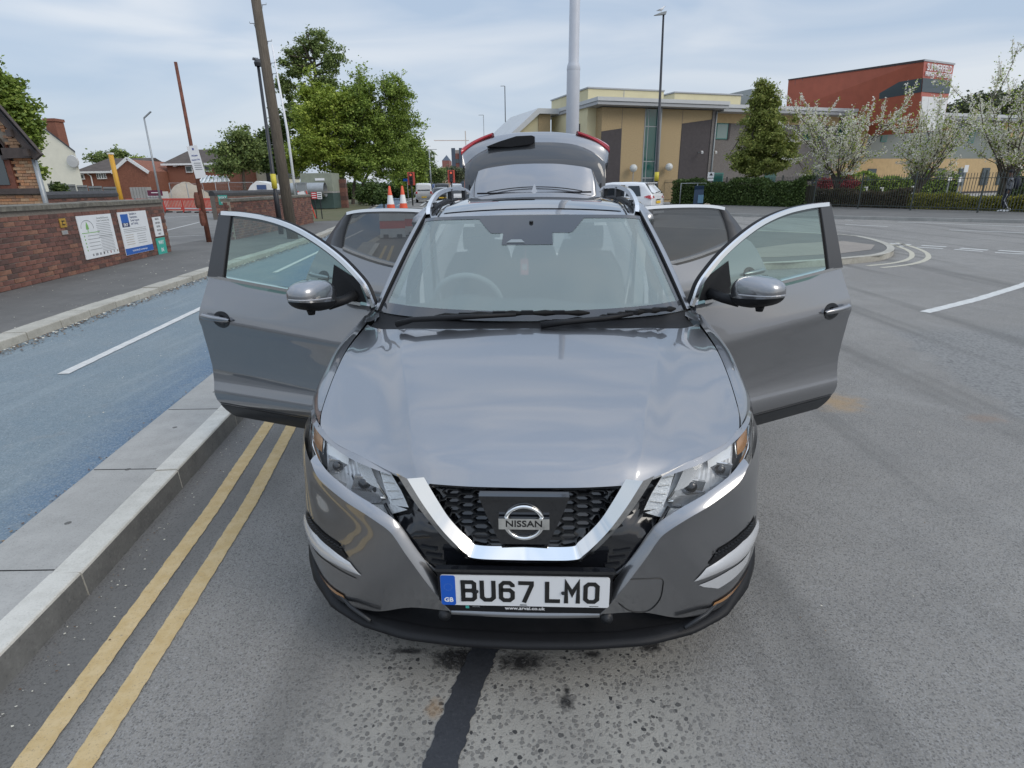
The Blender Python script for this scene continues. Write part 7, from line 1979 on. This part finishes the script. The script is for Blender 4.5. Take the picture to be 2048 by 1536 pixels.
a = at(452,392,50); heap('reddish soil heap behind the wire fence panels', (a.x,50,.1), 3.0, 2, 1.2, mat('red_soil', (.16,.09,.06), .95, 0, .3, 3))
M['wire'] = mat('fence_wire', (.30,.32,.33), .5, .4)
for i, (x0, x1, y0) in enumerate(((338,372,366),(373,405,368),(430,456,366),(457,505,365))):
    a, b = at(x0,y0,44), at(x1,y0+1,44.8); t = thing('wire_fence_panel', ('wire fence panel left of the rusty pole, beside the tank','wire fence panel right behind the rusty pole','wire fence panel between the rusty pole and the lamp post','wire fence panel nearest the black lamp post')[i], 'fence', (a.x,44,.12), math.atan2(.8,b.x-a.x), 'temporary wire fence panels'); w_ = (b-a).length; h_ = a.z-.12
    q = MB(); q.tube([(0,0,0),(0,0,h_),(w_,0,h_),(w_,0,0)], .025, 5, False); q.build('frame', M['galv'], t, True)
    q = MB()
    for k in range(1, int(w_/.09)): q.bar((k*.09,0,.15),(k*.09,0,h_),.005)
    for k in range(1, 7): q.bar((0,0,h_*k/7),(w_,0,h_*k/7),.005)
    o = q.build('mesh', M['wire'], t); o['kind'] = 'stuff'
M['redbar'] = mat('red_barrier_plastic', (.62,.07,.045), .5, 0, .10, 3)
def barrier(label, a, b, h_=1.0, slots=True):
    t = thing('pedestrian_barrier', label, 'barrier', (a.x,a.y,.12), math.atan2(b.y-a.y,b.x-a.x), 'red plastic barriers round the yard'); w_ = (b-a).length
    q = MB(); q.box((w_/2,0,h_*.93),(w_,.05,h_*.14)); q.box((w_/2,0,h_*.28),(w_,.045,h_*.24)); q.box((.03,0,h_*.5),(.06,.052,h_)); q.box((w_-.03,0,h_*.5),(.06,.052,h_))
    n = 12
    for k in range(n+1): q.box((.06+(w_-.12)*k/n,0,h_*.62),(.05,.04,h_*.5))
    q.build('panel', M['redbar'], t)
    for x in (w_*.2, w_*.8):
        q = MB(); q.box((x,0,.04),(.10,.5,.08)); q.build('foot', M['rubber'], t)
    q = MB(); q.box((w_/2,-.03,h_*.30),(w_*.8,.006,h_*.10)); q.build('reflective_strip', mat('barrier_white', (.65,.62,.60), .4), t)
bp_ = [(252,399,43),(288,398,42.6),(325,397,42.2),(362,394,41.4),(398,393,40.6),(432,394,40.0)]
nm = ('leftmost red barrier, half behind the brick wall','second red barrier from the left','red barrier below the maroon sign','red barrier in front of the sand heap','rightmost red barrier by the WAY IN post')
for i in range(5):
    a, b = at(bp_[i][0],bp_[i][1],bp_[i][2]), at(bp_[i+1][0],bp_[i+1][1],bp_[i+1][2]); a.z = b.z = 0; barrier(nm[i], a, b, .95)
for s_, (px, py, D), lab in ((1,(446,400,19.5),'small green WAY IN sign on the second brick wall, upper one'),(2,(444,462,19.2),'lower green sign seen through the front door window')):
    p = at(px, py, D); t = thing('way_in_sign', lab, 'sign', (p.x,p.y,p.z), -.05); q = MB(); q.box((0,0,0),(.30,.015,.30)); b_ = q.build('plate', mat('sign_green_b', (.05,.40,.32), .5), t)
    text('lettering', 'WAY', .12, Matrix.Translation((0,-.012,.07)) @ RXm, M['white'], b_, .001, .02); text('lettering', 'IN', .12, Matrix.Translation((0,-.012,-.07)) @ RXm, M['white'], b_, .001, .02)
p = at(444,442,19.2); t = thing('notice', 'white notice above the lower green sign, seen through glass', 'sign', tuple(p), -.05); q = MB(); q.box((0,0,0),(.16,.015,.45)); q.build('plate', M['white'], t)
q = MB(); q.box((0,-.012,.1),(.10,.004,.04)); q.box((0,-.012,-.02),(.11,.004,.04)); q.box((0,-.012,-.13),(.08,.004,.04)); q.build('print', M['ink'], t)
# small folding sign by the wall end
t = thing('folding_sign', 'small red bordered folding sign at the wall opening', 'sign', tuple(G(322,428,.13)), .2); q = MB(); q.tube([(-.22,0,0),(-.10,0,.75),(.12,0,.75),(.28,0,0)], .02, 5); q.build('frame', M['rust'], t)
q = MB(); q.prismM([(-.20,.32),(.20,.32),(.0,.80)], .015, Matrix.Translation((0,-.03,0))); q.build('triangle', M['redbar'], t); q = MB(); q.prismM([(-.12,.38),(.12,.38),(.0,.66)], .004, Matrix.Translation((0,-.035,0))); q.build('panel', M['white'], t)
# signs by the gate
for i, (x0, x1) in enumerate(((623,633),(635,643))):
    a, b = at(x0,398,30), at(x1,384,30); t = thing('site_sign', ('red and white site sign left of its black and white partner','white sign with a black lozenge beside the red site sign')[i], 'sign', ((a.x+b.x)/2,30,(a.z+b.z)/2)); q = MB(); q.box((0,0,0),(b.x-a.x-.02,.02,b.z-a.z)); pl_ = q.build('plate', M['white'] if i else mat('sign_red', (.55,.05,.06), .5), t)
    for k in range(3):
        q = MB(); q.box((0,-.014,.10-k*.10),((b.x-a.x)*.7,.004,.035)); q.build('print', M['white'] if not i else M['ink'], pl_)
    q = MB(); q.bar((0,.02,-(b.z-a.z)/2),(0,.02,-(a.z+b.z)/2+.13),.04); q.build('leg', M['black2'], t)
t = thing('folding_sign', 'red framed A-frame road sign leaning at the end of the second wall', 'sign', tuple(G(628,437,.13)), .1)
for x0 in (-.30,.10):
    q = MB(); q.bar((x0,0,0),(x0-.35,.1,1.35),.05); q.build('leg', M['redbar'], t)
q = MB(); q.box((-.42,-.03,1.05),(.34,.02,.55),M=Matrix.Rotation(-.25,3,'Y')); pl_ = q.build('plate', M['white'], t)
q = MB(); q.box((-.20,-.03,.55),(.30,.02,.30),M=Matrix.Rotation(-.25,3,'Y')); pl2 = q.build('plate', M['white'], t); q = MB(); q.lathe([(.09,-.05),(.12,-.05)], 16, (-.20,0,.55), 'Y'); q.build('roundel', mat('roundel_red', (.6,.05,.05), .5), pl2)
# green kiosk / hoarding under the trees
a, b = at(606,400,44), at(668,400,44); t = thing('kiosk', 'pale green kiosk with dark lower panel under the street trees', 'kiosk', ((a.x+b.x)/2,45,.1)); w_ = b.x-a.x; h_ = at(640,349,44).z
q = MB(); q.box((0,0,h_*.75),(w_,2,h_*.5)); q.build('upper_panel', mat('pale_green_panel', (.26,.28,.22), .7, 0, .15, 2), t); q = MB(); q.box((0,-.05,h_*.24),(w_,2.1,h_*.42)); q.build('lower_panel', mat('dark_green_panel', (.05,.085,.075), .7, 0, .2, 2), t)
q = MB(); q.box((0,-.08,h_*.48),(w_,2.1,.12)); q.build('ledge', M['conc'], t); q = MB(); q.box((w_*.12,-1.03,h_*.83),(w_*.3,.02,.16)); q.build('notice', M['white'], t)
q = MB(); q.lathe([(.5,0),(.5,2.4)], 14, (-w_*.2-1.2,-1.5,h_*.55), 'X'); q.build('drum', M['galv'], t, True)
a = at(689,400,46); t = thing('brick_pier', 'red brick gate pier among the tree trunks', 'pier', (a.x,46,.1)); zt = at(689,357,46).z; n = int(zt/.30)
for k in range(n): q = MB(); q.box((random.uniform(-.01,.01),0,.15+k*.30),(.48,.48,.29)); q.build('course', RED[k % 3], t)
a = at(604,378,40); t = thing('cabinet', 'pale grey utility cabinet beside the white pole', 'cabinet', (a.x-.0,40,.1)); q = MB(); q.box((0,0,.9),(.55,.4,1.8)); q.box((0,0,1.83),(.62,.46,.08)); q.build('body', M['galv'], t)
t = thing('parked_van', 'white van front partly hidden behind the far brick wall', 'van', (at(520,370,44).x,44,.1)); 
w_ = at(548,370,44).x-at(494,370,44).x
q = MB(); q.add([(-w_/2,0,.4),(w_/2,0,.4),(w_/2,0,1.35),(w_/2-.3,0,1.85),(-w_*.12,0,2.05),(-w_*.35,0,1.75),(-w_/2,0,1.35)]+[(x,1.8,z) for x, z in ((-w_/2,.4),(w_/2,.4),(w_/2,1.35),(w_/2-.3,1.85),(-w_*.12,2.05),(-w_*.35,1.75),(-w_/2,1.35))], [(0,1,2,3,4,5,6)]+[(i,(i+1)%7,7+(i+1)%7,7+i) for i in range(7)]); q.build('body', M['white_plastic'], t)
q = MB(); q.box((.1,-.02,1.62),(w_*.35,.02,.32)); q.build('side_window', mat('blue_window', (.06,.10,.22), .2), t)

# ================================================================== cones on water-filled barriers
M['cone_red'] = mat('cone_orange', (.72,.10,.04), .5, 0, .06, 6); M['cone_white'] = mat('cone_white', (.78,.78,.77), .35)
M['barwhite'] = mat('barrier_white_plastic', (.50,.52,.51), .5, 0, .12, 4)
for i, (px, D, lab) in enumerate(((784,19.6,'left'),(809,20.6,'right'))):
    b_ = at(px, 440, D); t = thing('road_barrier', 'red and white water-filled barrier carrying the %s cone' % lab, 'barrier', (b_.x, D, .02), .15, 'water-filled road barriers behind the car')
    w_ = .82
    sec = [(-.25,0),(-.25,.12),(-.16,.3),(-.14,.80),(.14,.80),(.16,.3),(.25,.12),(.25,0)]
    for k, (z0, z1, mt) in enumerate(((0.02,.30,M['barwhite']),(.30,.55,M['redbar2'] if 'redbar2' in M else M['redbar']),(.55,.82,M['barwhite']))):
        q = MB(); wd0, wd1 = (.24,.17) if k == 0 else (.17,.15)
        q.add([(-w_/2,-wd0,z0),(w_/2,-wd0,z0),(w_/2,wd0,z0),(-w_/2,wd0,z0),(-w_/2+.02,-wd1,z1),(w_/2-.02,-wd1,z1),(w_/2-.02,wd1,z1),(-w_/2+.02,wd1,z1)], [(0,1,5,4),(1,2,6,5),(2,3,7,6),(3,0,4,7),(4,5,6,7)]); q.build(('base','band','top')[k], mt, t)
    for x in (-.22,.22): q = MB(); q.box((x,-.24,.06),(.16,.06,.12)); q.build('fork_slot', M['rubber'], t)
    c = thing('traffic_cone', '%s of the two orange and white cones behind the rear door' % lab, 'traffic cone', (b_.x, D, .84), 0, 'traffic cones standing on the road barriers')
    H = .80
    def cr_(z): return .155-.125*z/H
    q = MB(); q.box((0,0,.015),(.38,.38,.03)); q.build('base', M['cone_red'], c)
    for z0, z1, mt in ((.03,.24,'cone_red'),(.24,.52,'cone_white'),(.52,H,'cone_red')):
        q = MB(); q.lathe([(cr_(z0),z0),(cr_(z1),z1)]+([(.0001,z1+.01)] if z1 == H else []), 16); q.build('body' if mt == 'cone_red' else 'reflective_sleeve', M[mt], c, True)

# ================================================================== vehicles behind
M['carwhite'] = mat('white_car_paint', (.72,.73,.74), .25, 0, coat=1)
M['carblack'] = mat('dark_car_paint', (.02,.02,.022), .25, 0, coat=1)
M['carblue'] = mat('blue_car_paint', (.04,.08,.20), .25, 0, coat=1)
M['sideglass'] = mat('dark_side_glass', (.018,.022,.026), .05, 0, coat=.8)
M['yplate'] = mat('yellow_rear_plate', (.75,.48,.04), .5)
def loft_car(t, W, prof, mt, nose=.88):
    """prof: list of (y, z_low, z_belt, z_roof, roof half-width factor) from rear (y=0) to front"""
    ys_ = np.linspace(0, len(prof)-1, 30); P = [np.array(p) for p in prof]; rows = []
    for s_ in ys_:
        i = min(int(s_), len(prof)-2); p = P[i]*(1-(s_-i))+P[i+1]*(s_-i)
        y, zl, zb, zr, k = p; e = 1-.10*max(0, 1-y/.5)**2-.12*max(0, (y-(prof[-1][0]-.7))/.7)**2; h = W/2*e
        half = [(0,zl),(h*.9,zl),(h*.98,zl+.12),(h,(zl+zb)/2),(h*.985,zb-.08),(h*.955,zb)]+[(h*.955+(h*k-h*.955)*f_, zb+(zr-zb)*f_) for f_ in (.35,.7,.93)]+[(h*k*.85,zr+.01*0),(h*k*.5,zr+.02),(0,zr+.03)]
        rows.append([(x,y,z) for x, z in half]+[(-x,y,z) for x, z in half[-2::-1]])
    v = [q for r_ in rows for q in r_]; n = len(rows[0]); f = []
    for i in range(len(rows)-1):
        for j in range(n-1): f.append((i*n+j, i*n+j+1, (i+1)*n+j+1, (i+1)*n+j))
    f += [tuple(range(n-1,-1,-1)), tuple((len(rows)-1)*n+j for j in range(n))]
    return pm('body', v, f, mt, t, True)
def wheels(t, W, ys2, r_=.33):
    for y in ys2:
        for s1 in (-1,1):
            q = MB(); q.lathe([(.0001,-.11),(r_,-.11),(r_+.005,0),(r_,.11),(.0001,.11)], 18, (s1*(W/2-.12),y,r_), 'X'); wv = q.build('wheel', M['rubber'], t, True)
            q = MB(); q.lathe([(.0001,s1*.115),(r_*.62,s1*.117)], 12, (s1*(W/2-.12),y,r_), 'X'); q.build('rim', M['satin'], wv, True)
# white people carrier
mp = G(1314,440); t = thing('people_carrier', 'white people carrier with a yellow rear plate turning away on the right', 'car', (mp.x+.1, mp.y+.5, 0), R(56))
W = 1.80
bd_ = loft_car(t, W, [(0,.32,1.0,1.02,.9),(.05,.25,1.02,1.18,.86),(.45,.25,1.02,1.62,.78),(1.1,.25,1.01,1.66,.79),(2.2,.25,.99,1.66,.80),(3.0,.25,.97,1.50,.80),(3.7,.25,.96,1.12,.85),(4.5,.28,.80,.84,.9),(4.72,.35,.6,.62,.9)], M['carwhite'])
def cpatch(par, name, pts, mt, th=.0):
    q = MB(); q.add(pts, [tuple(range(len(pts)))]); return q.build(name, mt, par)
cpatch(t, 'rear_window', [(-.70,.035,1.16),(.70,.035,1.16),(.62,.38,1.56),(-.62,.38,1.56)], M['sideglass'])
q = MB(); q.bar((-.60,.36,1.62),(.60,.36,1.62),.14,.04); q.build('spoiler', M['carwhite'], t)
for s1 in (-1,1):
    for k, (y0, y1, z0, z1) in enumerate(((.50,1.25,1.05,1.50),(1.32,2.25,1.04,1.54),(2.32,3.2,1.02,1.46))):
        a0, a1 = .955*W/2+.004, .82*W/2+.012
        def xx_(z): return s1*(a0+(a1-a0)*(z-1.0)/.75+.006)
        z1b = z1 if k < 2 else 1.36
        cpatch(t, 'side_window', [(xx_(z0),y0,z0),(xx_(z0),y1,z0),(xx_(z1b),y1-(.1 if k<2 else .45),z1b),(xx_(z1),y0+(.12 if k==0 else 0),z1)], M['sideglass'])
    q = MB(); q.add([(s1*.45,-.012,.98),(s1*.87,.01,.93),(s1*.905,.36,1.02),(s1*.86,.12,1.10),(s1*.60,.0,1.06)], [(0,1,2,3,4)]); q.add([(s1*.45,-.02,.98),(s1*.60,-.01,1.06),(s1*.86,.09,1.10),(s1*.875,-.0,.93)], [(0,1,2,3)]); q.build('rear_lamp', M['red_lens'], t)
    q = MB(); q.box((s1*.95,3.0,1.05),(.18,.12,.14)); q.build('door_mirror', M['carwhite'], t)
q = MB(); q.box((0,-.035,.78),(.52,.02,.115)); q.build('number_plate', M['yplate'], t)
q = MB(); q.box((0,-.03,.90),(.62,.03,.03)); q.build('tailgate_chrome', M['chrome'], t)
q = MB(); q.box((0,.0,.38),(1.5,.14,.20)); q.build('rear_bumper', M['carwhite'], t); q = MB(); q.box((0,2.3,.22),(1.5,4.2,.14)); q.build('underbody', M['black'], t)
q = MB(); q.bar((-.2,.03,1.20),(.35,.05,1.24),.03,.02); q.build('rear_wiper', M['black'], t)
wheels(t, W, (.95,3.75))
def far_car(name, label, cat, px, pb, D, W, H, Lc, mt, prof, rz=0.0, lamps=True, front=False, plate=True):
    c = at(px, pb, D); t = thing(name, label, cat, (c.x, D, 0), rz); loft_car(t, W, prof, mt)
    zb = prof[1][2]; zr = prof[2][3]
    cpatch(t, 'rear_window' if not front else 'windscreen', [(-W*.36,-.02,zb+.06),(W*.36,-.02,zb+.06),(W*.33,.14,zr-.10),(-W*.33,.14,zr-.10)], M['sideglass'])
    for s1 in (-1,1):
        q = MB(); q.box((s1*W*.42,-.02,zb-.10),(.16,.06,.22)); q.build('headlamp' if front else 'rear_lamp', M['red_lens'] if not front else M['drl'], t)
    q = MB(); q.box((0,-.03,.55),(.52,.03,.12)); q.build('number_plate', M['yplate'] if not front else M['white'], t)
    wheels(t, W, (.7, Lc-.8)); return t
vanp = [(0,.3,1.05,1.1,.92),(.05,.3,1.1,1.75,.88),(.2,.3,1.1,1.90,.88),(2.2,.3,1.1,1.92,.88),(3.0,.3,1.1,1.80,.86),(3.6,.3,1.05,1.15,.88),(4.2,.3,.8,.85,.88)]
carp = [(0,.3,.85,.9,.9),(.05,.3,.95,1.05,.85),(.5,.3,.95,1.45,.78),(1.6,.3,.93,1.50,.78),(2.3,.3,.92,1.42,.78),(3.1,.3,.92,.98,.85),(4.2,.3,.6,.65,.88)]
RZ = R(8)
far_car('parked_van', 'small white van driving away beside the pale tree', 'van', 848, 389, 62, 1.75, 1.9, 4.2, M['carwhite'], vanp, RZ)
far_car('distant_car', 'dark car with lit rear lamps on the far road', 'car', 883, 391, 58, 1.85, 1.5, 4.2, M['carblack'], carp, RZ)
far_car('distant_car', 'white car facing us just left of the tailgate', 'car', 914, 390, 52, 1.8, 1.45, 4.2, M['carwhite'], carp, RZ, front=True)
far_car('distant_van', 'blue and white van beyond the small white van', 'van', 868, 383, 90, 1.9, 2.1, 4.4, M['carblue'], vanp, RZ)
far_car('distant_car', 'silver and white car higher up the hill by the red signal', 'car', 913, 376, 95, 1.9, 1.6, 4.2, M['carwhite'], vanp, RZ, front=True)
far_car('distant_truck', 'dark pick-up with glass cab in front of the brick tower', 'truck', 884, 380, 80, 2.1, 2.3, 5, M['carblack'], vanp, RZ)
# traffic signals
for px, zt_px, D, lab in ((824,346,52,'red and black traffic signal left of the white van'),(904,342,54,'red and black traffic signal next to the tailgate')):
    c = at(px, 384, D); t = thing('traffic_light', lab, 'traffic light', (c.x, D, .05), 0, 'traffic signals on the far road'); zt = at(px, zt_px, D).z
    q = MB(); q.tube([(0,0,0),(0,0,zt-.7)], .06, 8); q.build('post', M['blackpole'], t, True)
    q = MB(); q.box((0,.06,zt-.5),(.62,.05,1.05)); q.build('backboard', mat('signal_red_board', (.55,.09,.06), .6), t)
    q = MB(); q.box((0,-.02,zt-.5),(.30,.18,.95)); q.build('signal_head', M['blackpole'], t)
    for k in range(3):
        q = MB(); q.lathe([(.0001,-.14),(.10,-.14)], 12, (0,0,zt-.2-k*.3), 'Y'); q.build('lamp', mat('red_signal', (.8,.15,.08), .3, emis=(1,.12,.05), es=.15) if k == 0 else M['gloss'], t)
c = at(814,360,60); t = thing('direction_sign', 'small blue direction sign by the left traffic signal', 'sign', (c.x,60,0)); q = MB(); q.box((0,0,c.z),(.75,.04,.24)); q.build('plate', M['plateblue'], t); q = MB(); q.tube([(0,.05,0),(0,.05,c.z)], .04, 6); q.build('post', M['galv'], t)
# far buildings down the street
def block(name, label, D, x0, x1, y0, mt, depth=12, base=0):
    a, b = at(x0,y0,D), at(x1,y0,D); t = thing(name, label, 'building', (a.x,D,base)); w_ = b.x-a.x; q = MB(); q.box((w_/2,depth/2,(a.z-base)/2),(w_,depth,a.z-base)); q.build('wall', mt, t); return t, w_, a.z
M['farred'] = mat('distant_red_brick', (.27,.12,.10), .95, 0, .2, .3); M['farblue'] = mat('distant_dark_slab', (.07,.09,.12), .8); M['fargrey'] = mat('distant_stone', (.30,.29,.27), .9)
t, w_, h_ = block('tower_block', 'red brick tower with dark corners far down the street', 260, 904, 925, 307, M['farred'])
for x in (0, w_-1.2): q = MB(); q.box((x+.6,-.2,h_/2+1),(1.6,1.0,h_+2.2)); q.build('corner', M['farblue'], t)
q = MB(); q.box((w_/2,6,h_+.8),(w_*.5,4,1.6)); q.build('plant_room', M['fargrey'], t)
for k in range(3):
    for j in range(4): q = MB(); q.box((w_*(.3+.2*k),-.1,h_-3-j*3.6),(.9,.2,1.6)); q.build('window', M['winglass'], t)
t, w_, h_ = block('tower_block', 'lower red brick block left of the tower', 280, 884, 898, 321, M['farred']); q = MB(); q.add([(0,0,h_),(w_,0,h_),(w_/2,6,h_+2.6),(0,12,h_),(w_,12,h_)], [(0,1,2),(1,4,2),(4,3,2),(3,0,2)]); q.build('roof', M['farblue'], t)
t, w_, h_ = block('stone_building', 'small grey stone building with tall windows below the red blocks', 150, 875, 889, 336, mat('distant_buff', (.30,.21,.15), .9))
for k in range(3):
    for j in range(2): q = MB(); q.box((w_*(.2+.3*k),-.1,h_-1.8-j*3),(.35,.1,1.4)); q.build('window', M['upvc'], t)
t, w_, h_ = block('terrace', 'white fronted shop beside the open tailgate far down the road', 75, 930, 960, 318, M['carwhite'], 20)
for nm_, px, py, rx, ry, n, D in (('round brownish tree below the red tower', 912, 348, 26, 15, 3500, 130), ('dull green tree left of the stone building', 872, 352, 16, 14, 2500, 120), ('grey green tree between the van and signal', 836, 368, 12, 12, 1500, 110)):
    tree('distant_tree', nm_, 'tree', None, D, [(px,py,rx,ry)], n, 60, 4, .30, 'haze', [(px,384),(px,368),(px,py)], nl=2)
# tower crane on the skyline
a = at(868,281,300); t = thing('tower_crane', 'faint pale tower crane jib on the skyline', 'crane', (0,300,0)); b = at(938,281,300); q = MB(); q.bar((a.x,0,a.z),(b.x,0,b.z),.4,.35); q.build('jib', mat('pale_crane', (.62,.52,.46), .8), t)
c = at(932,300,300); q = MB(); q.bar((c.x,0,0),(c.x,0,a.z+4),.5); q.build('mast', mat('pale_crane2', (.60,.55,.50), .8), t)
# hills on the horizon
for nm_, D, pts, col in (('hill', 620, [(-200,378),(60,372),(250,372),(330,352),(420,360),(560,366),(700,368),(820,372),(1000,366),(1160,364),(1500,352),(2250,345)], (.16,.20,.19)),):
    v = []; 
    for px, py in pts: p = at(px, py, D); v += [(p.x, D, -1), (p.x, D, max(p.z, 3)), (p.x, D+160, max(p.z,3)+1), (p.x, D+200, -1)]
    f = [(4*i+k, 4*(i+1)+k, 4*(i+1)+k+1, 4*i+k+1) for i in range(len(pts)-1) for k in range(3)]
    props(pm(nm_, v, f, mat('hill_haze', col, 1, 0, .2, .02), None, True), kind='structure')

# ================================================================== pedestrian
fp = G(2008,424,.12); ped = thing('person', 'person in a grey hoodie and striped dark trousers walking left with a backpack', 'person', (fp.x, fp.y, .12), R(-38))
# local frame: +x to the right of the photo, walking towards -x
def skin(name, verts, edges, radii, mt, parent, lv=2):
    me = bpy.data.meshes.new(name); me.from_pydata(verts, edges, []); o = new_obj(name, me, mt, parent)
    o.modifiers.new('skin', 'SKIN'); sub = o.modifiers.new('sub', 'SUBSURF'); sub.levels = sub.render_levels = lv
    for i, r_ in enumerate(radii): me.skin_vertices[0].data[i].radius = (r_, r_)
    me.skin_vertices[0].data[0].use_root = True
    dg = bpy.context.evaluated_depsgraph_get(); m2 = bpy.data.meshes.new_from_object(o.evaluated_get(dg))
    o.modifiers.clear(); o.data = m2; m2.polygons.foreach_set('use_smooth', [True]*len(m2.polygons)); 
    if not m2.materials: m2.materials.append(mt)
    return o
SKIN = mat('skin', (.14,.075,.05), .6); HOOD = mat('grey_hoodie', (.20,.205,.22), .9, 0, .2, 8); TR = mat('dark_trousers', (.018,.02,.03), .8); SHOE = mat('white_trainers', (.75,.75,.74), .5)
body = skin('body', [(0,0,.98),(-.02,0,1.18),(-.04,0,1.38),(-.06,0,1.50),(-.09,0,1.60),(-.11,0,1.70),(-.115,0,1.76)], [(0,1),(1,2),(2,3),(3,4),(4,5),(5,6)], [.12,.12,.11,.06,.055,.085,.075], SKIN, ped)
top_ = skin('hoodie', [(0,0,.92),(0,0,1.05),(-.03,0,1.25),(-.05,0,1.42),(-.05,.18,1.42),(-.05,-.18,1.42),(.02,.22,1.18),(-.02,.21,.98),(.04,-.22,1.18),(.0,-.21,.98),(-.07,0,1.53)],
      [(0,1),(1,2),(2,3),(3,4),(3,5),(4,6),(6,7),(5,8),(8,9),(3,10)], [.14,.145,.15,.14,.075,.075,.06,.05,.06,.05,.09], HOOD, ped)
tro = skin('trousers', [(0,0,.98),(-.02,.10,.92),(-.16,.10,.52),(-.02,.10,.12),(-.02,-.10,.92),(-.10,-.10,.50),(.10,-.10,.14)], [(0,1),(1,2),(2,3),(0,4),(4,5),(5,6)], [.13,.10,.075,.05,.10,.075,.05], TR, ped)
for y, pts in ((-.10, [(-.02,.92),(-.10,.50),(.10,.16)]),):
    q = MB(); q.tube([(p[0],y-(.10,.078,.052)[i],p[1]) for i, p in enumerate(pts)], .018, 5); q.build('trouser_stripe', mat('grey_stripe', (.45,.46,.48), .8), ped)
for x, y, tilt in ((-.08,.10,0),(.10,-.10,.55)):
    q = MB(); q.tube([(x+.10,y,.07+tilt*.12),(x,y,.055+tilt*.02),(x-.12,y,.04-.0*tilt),(x-.18,y,.035)], [.045,.05,.042,.025], 8); q.build('shoe', SHOE, ped, True)
for y, hx, hz in ((.21,-.05,.90),(-.21,-.03,.90)):
    hand = MB(); hand.tube([(hx,y,hz+.04),(hx-.01,y,hz),(hx-.02,y,hz-.04)], [.03,.038,.03], 6)
    for k in range(4): hand.tube([(hx-.035+k*.018,y,hz-.03),(hx-.045+k*.018,y,hz-.085+abs(k-1.5)*.006),(hx-.05+k*.02,y+.01,hz-.11+abs(k-1.5)*.008)], [.010,.009,.007], 5)
    hand.tube([(hx-.03,y-.01,hz+.0),(hx-.06,y-.02,hz-.03),(hx-.065,y-.02,hz-.055)], [.012,.010,.008], 5)
    hand.build('hand', SKIN, ped, True)
q = MB(); q.lathe([(.0001,.10),(.06,.085),(.098,.03),(.10,-.02),(.085,-.05)], 12, (-.105,0,1.755)); q.build('hair', mat('black_hair', (.01,.01,.011), .8), ped, True)
q = MB(); q.tube([(-.20,0,1.71),(-.215,0,1.695)], [.014,.010], 6)
q.build('nose', SKIN, ped, True)
q = MB()
for y in (-.035,.035): q.lathe([(.0001,-.006),(.010,0)], 8, (-.196,y,1.735), 'X')
q.build('eyes', M['ink'], ped); q = MB(); q.box((-.192,0,1.665),(.01,.05,.010)); q.build('mouth', mat('lip', (.12,.04,.035), .6), ped)
q = MB(); q.tube([(.14,0,1.52),(.19,0,1.42),(.21,0,1.22),(.17,0,1.02)], [.07,.13,.145,.10], 10); q.build('backpack', mat('navy_backpack', (.022,.025,.038), .7), ped, True)
for y in (-.13,.13): q = MB(); q.tube([(.12,y,1.50),(-.04,y,1.57),(-.17,y,1.42),(-.12,y,1.2),(.08,y,1.08)], .018, 5); q.build('strap', mat('strap_navy', (.02,.022,.03), .8), ped)
